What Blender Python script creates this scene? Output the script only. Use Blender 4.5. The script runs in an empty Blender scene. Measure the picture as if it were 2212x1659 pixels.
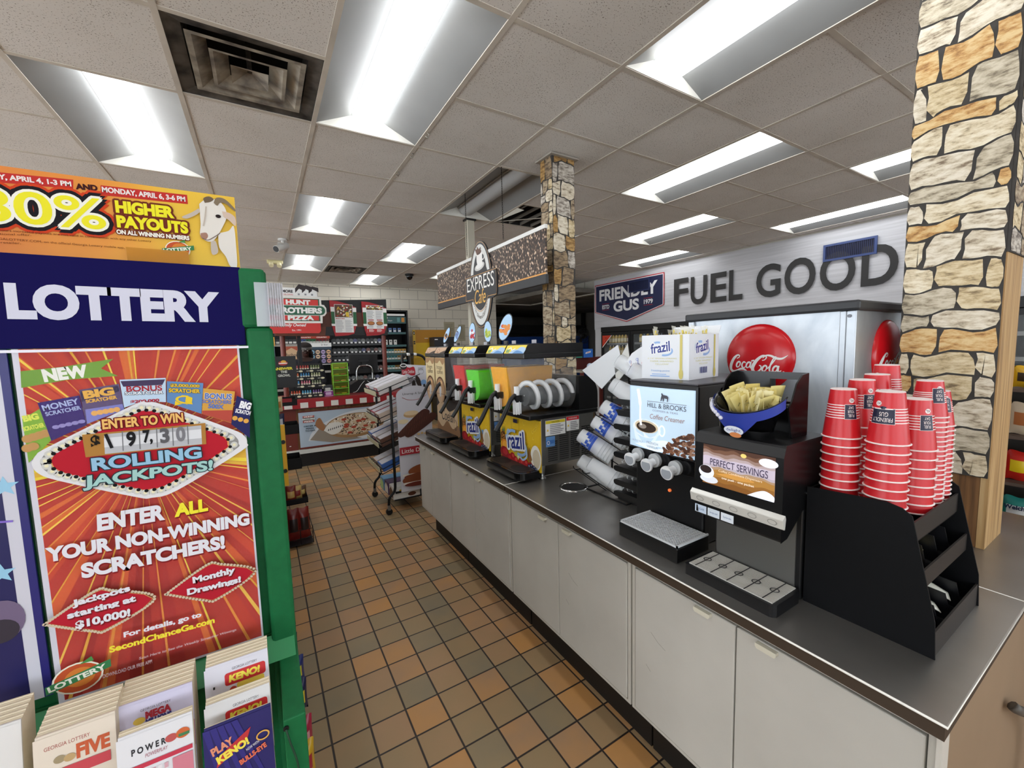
import bpy, math, random
from mathutils import Vector, Matrix
from math import sin, cos, pi, radians, sqrt, atan2, floor
SC = bpy.context.scene
COL = SC.collection
# ---------------------------------------------------------------- camera
YAW, PITCH, ROLL, FPX = 0.541, -0.0911, -0.026, 892.4
CAMP = Vector((0, 0, 1.564))
_f = Vector((sin(YAW)*cos(PITCH), cos(YAW)*cos(PITCH), sin(PITCH)))
_r0 = Vector((cos(YAW), -sin(YAW), 0)); _u0 = _r0.cross(_f)
_r = _r0*cos(ROLL) + _u0*sin(ROLL); _u = -_r0*sin(ROLL) + _u0*cos(ROLL)
cd = bpy.data.cameras.new('camera'); cam = bpy.data.objects.new('camera', cd); COL.objects.link(cam)
cd.sensor_fit = 'HORIZONTAL'; cd.sensor_width = 36.0; cd.lens = FPX*36.0/2212.0
cd.clip_start = 0.02; cd.clip_end = 100
cam.matrix_world = Matrix(((_r.x, _u.x, -_f.x, CAMP.x), (_r.y, _u.y, -_f.y, CAMP.y), (_r.z, _u.z, -_f.z, CAMP.z), (0, 0, 0, 1)))
SC.camera = cam
# ---------------------------------------------------------------- world, exposure
wd = bpy.data.worlds.new('world'); SC.world = wd; wd.use_nodes = True
wd.node_tree.nodes['Background'].inputs[0].default_value = (0.88, 0.94, 1.0, 1)
wd.node_tree.nodes['Background'].inputs[1].default_value = 5.0
SC.view_settings.view_transform = 'Standard'; SC.view_settings.look = 'None'
SC.view_settings.exposure = 0.2; SC.view_settings.gamma = 1.0; SC.view_settings.use_curve_mapping = False
SC.cycles.use_denoising = True
SC.cycles.max_bounces = 10; SC.cycles.transparent_max_bounces = 24
SC.cycles.sample_clamp_indirect = 6.0
TUBE_STRENGTH = 8.0
# ---------------------------------------------------------------- materials
def lin(c):
    c /= 255.0
    return c/12.92 if c <= 0.04045 else ((c+0.055)/1.055)**2.4
def rgb(h):
    h = h.lstrip('#')
    return tuple(lin(int(h[i:i+2], 16)) for i in (0, 2, 4)) + (1.0,)
MATS = {}
def K(h, rough=0.5, metal=0.0, emit=0.0, alpha=1.0, trans=0.0, noise=0.0, nscale=30.0, bump=0.0, ior=1.45, spec=None):
    key = (h, rough, metal, emit, alpha, trans, noise, nscale, bump, ior, spec)
    if key in MATS: return MATS[key]
    m = bpy.data.materials.new('m_' + h.strip('#') + '_%d' % len(MATS)); m.use_nodes = True
    nt = m.node_tree; b = nt.nodes['Principled BSDF']
    b.inputs['Base Color'].default_value = rgb(h); b.inputs['Roughness'].default_value = rough
    b.inputs['Metallic'].default_value = metal; b.inputs['IOR'].default_value = ior
    if spec is not None: b.inputs['Specular IOR Level'].default_value = spec
    if trans: b.inputs['Transmission Weight'].default_value = trans
    if alpha < 1: b.inputs['Alpha'].default_value = alpha
    if emit:
        b.inputs['Emission Color'].default_value = rgb(h); b.inputs['Emission Strength'].default_value = emit
    if noise or bump:
        tc = nt.nodes.new('ShaderNodeTexCoord'); n = nt.nodes.new('ShaderNodeTexNoise')
        n.inputs['Scale'].default_value = nscale; n.inputs['Detail'].default_value = 4
        nt.links.new(tc.outputs['Object'], n.inputs['Vector'])
        if noise:
            mr = nt.nodes.new('ShaderNodeMapRange'); mr.inputs['To Min'].default_value = 1-noise; mr.inputs['To Max'].default_value = 1+noise
            mr.inputs['From Min'].default_value = 0.3; mr.inputs['From Max'].default_value = 0.7
            mx = nt.nodes.new('ShaderNodeVectorMath'); mx.operation = 'SCALE'; mx.inputs[0].default_value = rgb(h)[:3]
            nt.links.new(n.outputs['Fac'], mr.inputs['Value']); nt.links.new(mr.outputs['Result'], mx.inputs['Scale'])
            nt.links.new(mx.outputs[0], b.inputs['Base Color'])
            if emit: nt.links.new(mx.outputs[0], b.inputs['Emission Color'])
        if bump:
            bp = nt.nodes.new('ShaderNodeBump'); bp.inputs['Strength'].default_value = bump; bp.inputs['Distance'].default_value = 0.002
            nt.links.new(n.outputs['Fac'], bp.inputs['Height']); nt.links.new(bp.outputs['Normal'], b.inputs['Normal'])
    MATS[key] = m
    return m
def newmat(name):
    m = bpy.data.materials.new(name); m.use_nodes = True
    return m, m.node_tree, m.node_tree.nodes['Principled BSDF']
def N(nt, t, **kw):
    n = nt.nodes.new('ShaderNode' + t)
    for k, v in kw.items():
        if k.startswith('i_'):
            n.inputs[k[2:].replace('_', ' ')].default_value = v
        else: setattr(n, k, v)
    return n
def math_(nt, op, a, b=None):
    n = nt.nodes.new('ShaderNodeMath'); n.operation = op
    for i, x in enumerate((a, b)):
        if x is None: continue
        if isinstance(x, (int, float)): n.inputs[i].default_value = x
        else: nt.links.new(x, n.inputs[i])
    return n.outputs[0]
def ramp(nt, fac, stops, interp='LINEAR'):
    r = nt.nodes.new('ShaderNodeValToRGB'); e = r.color_ramp.elements; r.color_ramp.interpolation = interp
    while len(e) < len(stops): e.new(0.5)
    for el, (p, c) in zip(e, stops):
        el.position = p; el.color = rgb(c)
    nt.links.new(fac, r.inputs[0])
    return r.outputs[0]
# ---------------------------------------------------------------- mesh builder
_TXT = {}
def text_geo(s, bold, shear):
    k = (s, bold, shear)
    if k not in _TXT:
        cu = bpy.data.curves.new('lettering', 'FONT'); cu.body = s; cu.size = 1.0; cu.offset = bold; cu.shear = shear
        cu.resolution_u = 5; cu.fill_mode = 'FRONT'
        o = bpy.data.objects.new('lettering', cu)
        me = o.to_mesh()
        vs = [(v.co.x, v.co.y) for v in me.vertices]; fs = [tuple(p.vertices) for p in me.polygons]
        o.to_mesh_clear(); bpy.data.objects.remove(o); bpy.data.curves.remove(cu)
        x0 = min(v[0] for v in vs); x1 = max(v[0] for v in vs); y0 = min(v[1] for v in vs); y1 = max(v[1] for v in vs)
        _TXT[k] = ([(a-x0, b-y0) for a, b in vs], fs, max(x1-x0, 1e-4), max(y1-y0, 1e-4))
    return _TXT[k]
class Fr:
    """a flat frame: origin, u (right), v (up); n = u x v points at the viewer"""
    def __init__(s, o, u, v):
        s.o = Vector(o); s.u = Vector(u).normalized(); v = Vector(v); s.v = (v - s.u*v.dot(s.u)).normalized(); s.n = s.u.cross(s.v)
    def __call__(s, a, b, h=0.0): return s.o + s.u*a + s.v*b + s.n*h
FX = Fr((0, 0, 0), (0, -1, 0), (0, 0, 1))     # faces -x (aisle side)
FY = Fr((0, 0, 0), (1, 0, 0), (0, 0, 1))      # faces -y (towards the camera)
def fr(o, face):
    return Fr(o, {'-x': (0, -1, 0), '-y': (1, 0, 0), '+x': (0, 1, 0), '+y': (-1, 0, 0), '+z': (1, 0, 0), 'z': (0, -1, 0)}[face], {'+z': (0, 1, 0), 'z': (1, 0, 0)}.get(face, (0, 0, 1)))
class M:
    def __init__(s): s.v = []; s.f = []; s.mi = []; s.sm = []; s.mats = []
    def add(s, vs, fs, mat, smooth=False, T=None):
        b = len(s.v)
        if mat not in s.mats: s.mats.append(mat)
        k = s.mats.index(mat)
        for p in vs:
            p = Vector(p); s.v.append(T @ p if T is not None else p)
        for f in fs:
            s.f.append(tuple(i+b for i in f)); s.mi.append(k); s.sm.append(smooth)
        return s
    def box(s, x0, y0, z0, x1, y1, z1, mat, T=None):
        return s.add([(x0,y0,z0),(x1,y0,z0),(x1,y1,z0),(x0,y1,z0),(x0,y0,z1),(x1,y0,z1),(x1,y1,z1),(x0,y1,z1)],
                     [(0,3,2,1),(4,5,6,7),(0,1,5,4),(1,2,6,5),(2,3,7,6),(3,0,4,7)], mat, False, T)
    def prism(s, pts, h0, h1, F, mat, smooth=False):
        n = len(pts)
        vs = [F(a, b, h0) for a, b in pts] + [F(a, b, h1) for a, b in pts]
        s.add(vs, [tuple(range(n-1, -1, -1)), tuple(range(n, 2*n))] , mat)
        return s.add(vs, [(i, (i+1) % n, n+(i+1) % n, n+i) for i in range(n)], mat, smooth)
    def lathe(s, prof, mat, seg=24, T=None, smooth=True, a0=0.0, a1=2*pi):
        full = abs(a1-a0-2*pi) < 1e-6; k = seg if full else seg+1
        vs = []; fs = []
        for r, z in prof:
            for i in range(k):
                a = a0+(a1-a0)*i/seg; vs.append((r*cos(a), r*sin(a), z))
        for j in range(len(prof)-1):
            for i in range(seg):
                i2 = (i+1) % k
                fs.append((j*k+i, j*k+i2, (j+1)*k+i2, (j+1)*k+i))
        return s.add(vs, fs, mat, smooth, T)
    def cyl(s, p0, p1, r, mat, seg=16, r1=None, cap=True):
        p0, p1 = Vector(p0), Vector(p1); d = p1-p0; L = d.length
        T = Matrix.Translation(p0) @ d.to_track_quat('Z', 'Y').to_matrix().to_4x4()
        r1 = r if r1 is None else r1
        s.lathe([(r, 0), (r1, L)], mat, seg, T)
        if cap:
            s.add([(r*cos(2*pi*i/seg), r*sin(2*pi*i/seg), 0) for i in range(seg)], [tuple(range(seg-1, -1, -1))], mat, False, T)
            s.add([(r1*cos(2*pi*i/seg), r1*sin(2*pi*i/seg), L) for i in range(seg)], [tuple(range(seg))], mat, False, T)
        return s
    def tube(s, pts, r, mat, seg=8, closed=False, cap=True):
        P = [Vector(p) for p in pts]; n = len(P); vs = []; fs = []
        rr = r if isinstance(r, (list, tuple)) else [r]*n
        up = None
        for i in range(n):
            a = P[i-1] if i > 0 else (P[-1] if closed else P[0]); c = P[(i+1) % n] if (i < n-1 or closed) else P[i]
            t = (c-a).normalized() if (c-a).length > 1e-9 else Vector((0, 0, 1))
            if up is None: up = t.orthogonal().normalized()
            up = (up - t*up.dot(t)); up = up.normalized() if up.length > 1e-6 else t.orthogonal().normalized()
            w = t.cross(up)
            for k in range(seg):
                q = 2*pi*k/seg; vs.append(P[i] + (up*cos(q) + w*sin(q))*rr[i])
        for i in range(n if closed else n-1):
            j = (i+1) % n
            for k in range(seg):
                k2 = (k+1) % seg; fs.append((i*seg+k, i*seg+k2, j*seg+k2, j*seg+k))
        if cap and not closed:
            fs.append(tuple(range(seg-1, -1, -1))); fs.append(tuple((n-1)*seg+k for k in range(seg)))
        return s.add(vs, fs, mat, True)
    def ball(s, c, rx, ry, rz, mat, seg=14, rings=8, T=None):
        T0 = Matrix.Translation(Vector(c)) @ (T if T is not None else Matrix()) @ Matrix.Diagonal((rx, ry, rz, 1))
        return s.lathe([(sin(pi*j/rings), -cos(pi*j/rings)) for j in range(rings+1)], mat, seg, T0)
    def grid(s, fn, nu, nv, mat, smooth=True):
        vs = [fn(i/nu, j/nv) for j in range(nv+1) for i in range(nu+1)]
        return s.add(vs, [(j*(nu+1)+i, j*(nu+1)+i+1, (j+1)*(nu+1)+i+1, (j+1)*(nu+1)+i) for j in range(nv) for i in range(nu)], mat, smooth)
    def build(s, name, parent=None, bevel=0, seg=2, auto=False, kind=None, loc=None, solid=0, sub=0):
        me = bpy.data.meshes.new(name); me.from_pydata([tuple(v) for v in s.v], [], s.f)
        for m in s.mats: me.materials.append(m)
        for p, k, sm in zip(me.polygons, s.mi, s.sm): p.material_index = k; p.use_smooth = sm
        me.update()
        o = bpy.data.objects.new(name, me); COL.objects.link(o)
        if parent is not None: o.parent = parent
        if loc is not None: o.location = loc
        if solid:
            md = o.modifiers.new('solid', 'SOLIDIFY'); md.thickness = solid; md.offset = 0
        if bevel:
            md = o.modifiers.new('bevel', 'BEVEL'); md.width = bevel; md.segments = seg; md.limit_method = 'ANGLE'; md.angle_limit = radians(40); md.use_clamp_overlap = True
        if sub:
            md = o.modifiers.new('sub', 'SUBSURF'); md.levels = sub; md.render_levels = sub
        if kind: o['kind'] = kind
        return o
class Pr:
    """print flat shapes on a frame, each a hair above the last"""
    def __init__(s, m, F, h=0.0004, step=0.0002): s.m = m; s.F = F; s.h = h; s.st = step
    def up(s): s.h += s.st
    def poly(s, pts, mat):
        ar = sum(pts[i-1][0]*pts[i][1]-pts[i][0]*pts[i-1][1] for i in range(len(pts)))
        if ar < 0: pts = pts[::-1]
        s.m.add([s.F(a, b, s.h) for a, b in pts], [tuple(range(len(pts)))], mat); s.up(); return s
    def rect(s, x0, y0, x1, y1, mat): return s.poly([(x0, y0), (x1, y0), (x1, y1), (x0, y1)], mat)
    def rrect(s, x0, y0, x1, y1, r, mat, n=4):
        P = []
        for cx, cy, a in ((x1-r, y0+r, -pi/2), (x1-r, y1-r, 0), (x0+r, y1-r, pi/2), (x0+r, y0+r, pi)):
            P += [(cx+r*cos(a+pi/2*i/n), cy+r*sin(a+pi/2*i/n)) for i in range(n+1)]
        return s.poly(P, mat)
    def ell(s, cx, cy, rx, ry, mat, rot=0, n=20):
        c, d = cos(rot), sin(rot)
        return s.poly([(cx+rx*cos(t)*c-ry*sin(t)*d, cy+rx*cos(t)*d+ry*sin(t)*c) for t in [2*pi*i/n for i in range(n)]], mat)
    def ring(s, cx, cy, rx, ry, w, mat, n=32, a0=0, a1=2*pi):
        P = [a0+(a1-a0)*i/n for i in range(n+1)]
        return s.strip([(cx+rx*cos(t), cy+ry*sin(t)) for t in P], [(cx+(rx-w)*cos(t), cy+(ry-w)*sin(t)) for t in P], mat)
    def strip(s, A, B, mat):
        n = len(A)
        s.m.add([s.F(a, b, s.h) for a, b in A] + [s.F(a, b, s.h) for a, b in B], [(i, i+1, n+i+1, n+i) for i in range(n-1)], mat); s.up(); return s
    def line(s, pts, w, mat):
        A = []; B = []; n = len(pts)
        for i, p in enumerate(pts):
            a = pts[max(i-1, 0)]; c = pts[min(i+1, n-1)]
            dx, dy = c[0]-a[0], c[1]-a[1]; L = sqrt(dx*dx+dy*dy) or 1
            ww = (w[i] if isinstance(w, (list, tuple)) else w)/2
            A.append((p[0]-dy/L*ww, p[1]+dx/L*ww)); B.append((p[0]+dy/L*ww, p[1]-dx/L*ww))
        return s.strip(A, B, mat)
    def txt(s, t, x, y, h, mat, w=None, al='l', bold=0.0, shear=0.0, rot=0.0, warp=None):
        vs, fs, W, H = text_geo(t, bold, shear)
        sy = h/H; sx = sy if w is None else w/W
        ox = {'l': 0, 'c': -W*sx/2, 'r': -W*sx}[al]
        c, d = cos(rot), sin(rot); out = []
        for a, b in vs:
            a = a*sx+ox; b = b*sy
            if warp: a, b = warp(a, b)
            out.append(s.F(x+a*c-b*d, y+a*d+b*c, s.h))
        s.m.add(out, fs, mat); s.up(); return s
    def out(s, t, x, y, h, mat, edge, ow, **kw):
        """outlined lettering"""
        st, s.st = s.st, 0
        for k in range(10):
            s.st = 1e-6; s.txt(t, x+ow*.75*cos(.6283*k), y+ow*.75*sin(.6283*k), h, edge, **kw)
        s.st = st; s.up()
        return s.txt(t, x, y, h, mat, **kw)
def spl(P, n=6):
    """Catmull-Rom through the points (any dimension)"""
    out = []
    for i in range(len(P)-1):
        p0, p1, p2, p3 = P[max(i-1, 0)], P[i], P[i+1], P[min(i+2, len(P)-1)]
        for k in range(n):
            t = k/n
            out.append(tuple(0.5*(2*b+(c-a)*t+(2*a-5*b+4*c-d)*t*t+(3*b-a-3*c+d)*t**3) for a, b, c, d in zip(p0, p1, p2, p3)))
    out.append(tuple(P[-1])); return out
def resample(P, step):
    out = [P[0]]; acc = 0
    for a, b in zip(P, P[1:]):
        L = sqrt((b[0]-a[0])**2+(b[1]-a[1])**2); d = step-acc
        while d <= L and L > 0: out.append((a[0]+(b[0]-a[0])*d/L, a[1]+(b[1]-a[1])*d/L)); d += step
        acc = L-(d-step)
    return out
def star(cx, cy, r, n=5, k=0.42, a=pi/2):
    return [(cx+(r if i % 2 == 0 else r*k)*cos(a+pi*i/n), cy+(r if i % 2 == 0 else r*k)*sin(a+pi*i/n)) for i in range(2*n)]
# ---------------------------------------------------------------- objects
def thing(name, label, cat, loc=(0, 0, 0), rz=0.0, group=None):
    o = bpy.data.objects.new(name, None); COL.objects.link(o); o.location = loc; o.rotation_euler = (0, 0, rz)
    o.empty_display_size = 0.05
    return tag(o, label, cat, group)
def tag(o, label, cat, group=None, kind=None):
    o['label'] = label; o['category'] = cat
    if group: o['group'] = group
    if kind: o['kind'] = kind
    return o
def dup(root, loc, rz=None, label=None, group=None):
    r = root.copy(); COL.objects.link(r); r.location = loc
    if rz is not None: r.rotation_euler = (0, 0, rz)
    if label: r['label'] = label
    if group: r['group'] = group
    for ch in list(root.children):
        c = ch.copy(); COL.objects.link(c); c.parent = r
        for g in list(ch.children):
            d = g.copy(); COL.objects.link(d); d.parent = c
    return r
ORD = ['first', 'second', 'third', 'fourth', 'fifth', 'sixth', 'seventh', 'eighth', 'ninth', 'tenth', 'eleventh', 'twelfth', 'thirteenth', 'fourteenth', 'fifteenth', 'sixteenth', 'seventeenth', 'eighteenth', 'nineteenth', 'twentieth']
WHITE = K('#e9e9e6', 0.5); BLACK = K('#0c0d0f', 0.4); STEEL = K('#9a9a98', 0.3, 1.0); CHROME = K('#d0d0d0', 0.12, 1.0)
DARKPL = K('#141518', 0.45); NAVY = K('#15114a', 0.8, spec=.08)
# ================================================================ the setting
CZ = 2.8815; CELL = 0.6096
def gx(i): return i*CELL - 0.262
def gy(j): return j*CELL + 0.906
# floor: square quarry tiles
fm, nt, bs = newmat('quarry_tile')
tc = N(nt, 'TexCoord'); sp = N(nt, 'SeparateXYZ'); nt.links.new(tc.outputs['Object'], sp.inputs[0])
TP = 0.148
tx = math_(nt, 'DIVIDE', math_(nt, 'SUBTRACT', sp.outputs[0], 0.132), TP); ty = math_(nt, 'DIVIDE', math_(nt, 'SUBTRACT', sp.outputs[1], 2.277), TP)
cb = N(nt, 'CombineXYZ'); nt.links.new(math_(nt, 'FLOOR', tx), cb.inputs[0]); nt.links.new(math_(nt, 'FLOOR', ty), cb.inputs[1])
wn = N(nt, 'TexWhiteNoise'); nt.links.new(cb.outputs[0], wn.inputs['Vector'])
nz = N(nt, 'TexNoise', i_Scale=5.0, i_Detail=3.0); nt.links.new(tc.outputs['Object'], nz.inputs['Vector'])
mixf = math_(nt, 'ADD', math_(nt, 'MULTIPLY', wn.outputs['Value'], 0.62), math_(nt, 'MULTIPLY', nz.outputs['Fac'], 0.38))
tcol = ramp(nt, mixf, [(0.12, '#857962'), (0.3, '#97815f'), (0.46, '#a2845f'), (0.6, '#a98562'), (0.74, '#b98a58'), (0.88, '#c48e50')])
def edge(v):
    fx = math_(nt, 'FRACT', v); return math_(nt, 'MINIMUM', fx, math_(nt, 'SUBTRACT', 1.0, fx))
ed = math_(nt, 'MINIMUM', edge(tx), edge(ty))
gm = N(nt, 'MapRange', interpolation_type='SMOOTHSTEP'); gm.inputs['From Min'].default_value = 0.018; gm.inputs['From Max'].default_value = 0.032
nt.links.new(ed, gm.inputs['Value'])
mx = N(nt, 'Mix', data_type='RGBA'); mx.inputs[6].default_value = rgb('#2b221d'); nt.links.new(gm.outputs[0], mx.inputs[0]); nt.links.new(tcol, mx.inputs[7])
nt.links.new(mx.outputs[2], bs.inputs['Base Color'])
bs.inputs['Roughness'].default_value = 0.55
bp = N(nt, 'Bump'); bp.inputs['Strength'].default_value = 0.5; bp.inputs['Distance'].default_value = 0.003; nt.links.new(gm.outputs[0], bp.inputs['Height']); nt.links.new(bp.outputs[0], bs.inputs['Normal'])
M().box(-5, -3.6, -0.12, 9.6, 13, 0, fm).build('floor', kind='structure')
# ceiling tiles
cm, nt, bs = newmat('acoustic_tile')
tc = N(nt, 'TexCoord'); n1 = N(nt, 'TexNoise', i_Scale=160.0, i_Detail=2.0); nt.links.new(tc.outputs['Object'], n1.inputs['Vector'])
n2 = N(nt, 'TexNoise', i_Scale=1.3, i_Detail=4.0); nt.links.new(tc.outputs['Object'], n2.inputs['Vector'])
n3 = N(nt, 'TexNoise', i_Scale=7.0, i_Detail=2.0); nt.links.new(tc.outputs['Object'], n3.inputs['Vector'])
thr = math_(nt, 'ADD', 0.30, math_(nt, 'MULTIPLY', n3.outputs['Fac'], 0.12))
dots = math_(nt, 'GREATER_THAN', n1.outputs['Fac'], thr)
base = ramp(nt, n2.outputs['Fac'], [(0.3, '#cfcbc5'), (0.7, '#dfdcd8')])
mx = N(nt, 'Mix', data_type='RGBA'); mx.inputs[6].default_value = rgb('#857e77'); nt.links.new(dots, mx.inputs[0]); nt.links.new(base, mx.inputs[7])
nt.links.new(mx.outputs[2], bs.inputs['Base Color']); bs.inputs['Roughness'].default_value = 0.95
FIX = [(-1, 3), (1, 1), (3, -1), (5, 1), (1, 5), (1, 9), (3, 7), (3, 11), (7, 3), (9, 5), (9, 1), (7, -1), (3, 3), (5, 9), (5, 5), (-1, -1), (-3, 1), (-3, 7), (5, -3), (1, -3), (-5, 4), (9, -3), (-1, 7), (-1, 11), (-3, 11), (-3, 4)]  # last four are unseen lights added to brighten the checkout end
HOLE = set()
for i, j in FIX: HOLE |= {(i, j), (i, j+1)}
HOLE |= {(0, 2), (2, 10), (4, 4)}
cmesh = M()
I0, I1, J0, J1 = -7, 11, -6, 14
for i in range(I0, I1):
    for j in range(J0, J1):
        if (i, j) in HOLE or gx(i) > 5.95 or gy(j) > 8.98: continue
        a, b, c, d = gx(i), gy(j), min(gx(i+1), 6.02), min(gy(j+1), 9.02)
        cmesh.add([(a, b, CZ), (c, b, CZ), (c, d, CZ), (a, d, CZ)], [(3, 2, 1, 0)], cm)
cmesh.build('ceiling', kind='structure')
sky_block = M(); sky_block.box(-5, -3.6, CZ+0.35, 9.6, 13, CZ+0.45, K('#50504e', 0.9)); sky_block.build('ceiling_sky_block', kind='structure')  # unseen cover slab added above the tiles to block sky light
gmn = K('#c4bdb2', 0.6, noise=0.12, nscale=6)
tb = M()
for i in range(I0, I1+1):
    if gx(i) < 6.0: tb.box(gx(i)-0.012, gy(J0), CZ-0.004, gx(i)+0.012, 9.0, CZ+0.012, gmn)
FIXM = {(i, j+1) for i, j in FIX}      # no cross tee under the middle of a 2x4 fixture
for i in range(I0, I1):
    for j in range(J0, J1):
        if gx(i) < 5.9 and (i, j) not in FIXM and gy(j) < 9.0:
            tb.box(gx(i)+0.012, gy(j)-0.012, CZ-0.003, min(gx(i+1), 6.0)-0.012, gy(j)+0.012, CZ+0.011, gmn)
tb.build('trim_1', kind='structure')
# walls
wm, nt, bs = newmat('painted_block')
tc = N(nt, 'TexCoord'); br = N(nt, 'TexBrick', offset=0.5); nt.links.new(tc.outputs['Object'], br.inputs['Vector'])
mp = N(nt, 'Mapping'); nt.links.new(tc.outputs['Object'], mp.inputs[0]); mp.inputs['Rotation'].default_value = (radians(90), 0, 0); nt.links.new(mp.outputs[0], br.inputs['Vector'])
br.inputs['Scale'].default_value = 1.0; br.inputs['Brick Width'].default_value = 0.405; br.inputs['Row Height'].default_value = 0.203; br.inputs['Mortar Size'].default_value = 0.006
br.inputs['Color1'].default_value = rgb('#e0dacb'); br.inputs['Color2'].default_value = rgb('#dcd6c7'); br.inputs['Mortar'].default_value = rgb('#aca79b')
nt.links.new(br.outputs['Color'], bs.inputs['Base Color']); bs.inputs['Roughness'].default_value = 0.6
wpl = K('#b9b5aa', 0.7, noise=0.05, nscale=3)
M().box(-5, 9.0, 0, 5.0, 9.15, CZ+0.1, wm).build('wall_back', kind='structure')
# right wall with the coolers let into it: the parts above, and the posts between
rw = M()
rw.box(6.0, -3.6, 1.92, 6.15, 6.55, CZ+0.1, wpl); rw.box(6.0, 6.36, 0, 6.15, 6.55, 1.92, K('#c2c3c6', 0.6)); rw.box(6.0, -3.6, 0, 6.15, -1.2, 1.92, wpl); rw.box(6.0, 3.6, 0, 6.15, 4.0, 1.92, wpl)
rw.build('wall_right', kind='structure')
lw_ = M(); lw_.box(-5.1, -3.6, 0, -5, 9.15, .5, wpl); lw_.box(-5.1, -3.6, 2.6, -5, 9.15, CZ+0.5, wpl)
for a, c in ((-3.6, -2.5), (1.0, 1.3), (4.8, 5.1), (8.6, 9.15)): lw_.box(-5.1, a, .5, -5, c, 2.6, wpl)
lw_.build('wall_left', kind='structure')
fw = M(); fw.box(-5, -3.7, 0, 9.6, -3.6, 0.9, wpl); fw.box(-5, -3.7, 2.3, 9.6, -3.6, CZ+0.5, wpl)
for a, c in ((-5, -4.4), (-1.1, -0.8), (2.4, 2.7), (5.8, 9.6)): fw.box(a, -3.7, 0.9, c, -3.6, 2.3, wpl)
fw.build('wall_front', kind='structure')
wn_ = 0
for a, c in ((-2.5, 1.0), (1.3, 4.8), (5.1, 8.6)):  # left windows added out of view for broad daylight across the room
    wn_ += 1; w = M(); al = K('#6a6a6a', 0.4, 1.0)
    for y in (a, (a+c)/2, c-0.05): w.box(-5.09, y, 0.5, -5.01, y+0.05, 2.6, al)
    w.box(-5.09, a, 0.5, -5.01, c, 0.55, al); w.box(-5.09, a, 2.55, -5.01, c, 2.6, al)
    w.build('unseen_window_%d' % wn_, kind='structure')
for a, c in ((-4.4, -1.1), (-0.8, 2.4), (2.7, 5.8)):
    wn_ += 1; w = M(); al = K('#6a6a6a', 0.4, 1.0)
    for x in (a, (a+c)/2, c-0.05): w.box(x, -3.69, 0.9, x+0.05, -3.61, 2.3, al)
    w.box(a, -3.69, 0.9, c, -3.61, 0.95, al); w.box(a, -3.69, 2.25, c, -3.61, 2.3, al)
    w.build('unseen_window_%d' % wn_, kind='structure')
# soffit over the dark side room, and the room
so = M(); bl = K('#b3aea2', 0.7, noise=0.06, nscale=8); gr = K('#8b867b', 0.8)
so.box(5.0, 8.98, 2.6, 6.1, 9.12, CZ+0.1, bl)
for k in range(8): so.box(6.0, 6.56+k*0.305, 2.6, 6.12, 6.855+k*0.305, CZ+0.1, bl)
so.build('trim_2', kind='structure')
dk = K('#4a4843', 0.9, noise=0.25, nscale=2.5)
M().box(9.5, 6.55, 0, 9.6, 13, CZ+0.3, K('#827f78', 0.9)).build('wall_sideroom_right', kind='structure')
M().box(4.0, 12.9, 0, 9.6, 13, CZ+0.3, K('#827f74', 0.9)).build('wall_sideroom_back', kind='structure')
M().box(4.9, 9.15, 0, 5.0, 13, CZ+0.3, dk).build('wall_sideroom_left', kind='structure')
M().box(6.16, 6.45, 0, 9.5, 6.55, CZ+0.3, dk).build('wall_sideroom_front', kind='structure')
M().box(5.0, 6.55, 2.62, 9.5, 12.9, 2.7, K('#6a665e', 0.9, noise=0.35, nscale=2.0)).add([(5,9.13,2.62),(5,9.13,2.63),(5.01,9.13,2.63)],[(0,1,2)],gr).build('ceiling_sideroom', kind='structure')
M().box(-5, 8.97, 0, 5.0, 8.999, 0.1, K('#22211f', 0.6)).build('baseboard_back', kind='structure')
# ================================================================ ceiling fixtures
LENS = K('#fbfdff', 0.4, emit=TUBE_STRENGTH); LENSOFF = K('#b9bcbd', 0.25); REFL = K('#8e9090', 0.45, 0.0, noise=0.05, nscale=4); ENDW = K('#dddbd3', 0.5)
def troffer(lit):
    w, L, d = 0.292, 1.207, 0.085
    t = thing('ceiling_light', 'x', 'ceiling light')
    m = M(); P = [(-w, 0), (-0.1, d), (0.1, d), (w, 0)]
    for (a, za), (c, zc) in zip(P[:-1], P[1:]):
        m.add([(a, 0.006, za), (c, 0.006, zc), (c, L, zc), (a, L, za)], [(0, 1, 2, 3)], REFL)
    m.add([(-w, 0, 0.1), (w, 0, 0.1), (w, L, 0.1), (-w, L, 0.1)], [(0, 1, 2, 3)], REFL)
    m.build('reflector', t)
    for y in (0.006, L):
        e = M(); e.prism(P, -0.004, 0.004, Fr((0, y, 0), (1, 0, 0), (0, 0, 1)), ENDW); e.build('end_plate', t)
    l = M(); n = 10
    pr = [(0.085*cos(pi+pi*i/n), d-0.012+0.06*sin(pi+pi*i/n)) for i in range(n+1)]
    l.prism(pr, -(L-0.015), -0.02, Fr((0, 0, 0), (1, 0, 0), (0, 0, 1)), LENS if lit else LENSOFF, True); l.build('lens', t)
    if not lit: 
        c = M(); c.box(-0.1, 0.03, d-0.012, 0.1, L-0.02, d-0.004, K('#9d9c98', 0.6)); c.build('lamp_tray', t)
    return t
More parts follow.
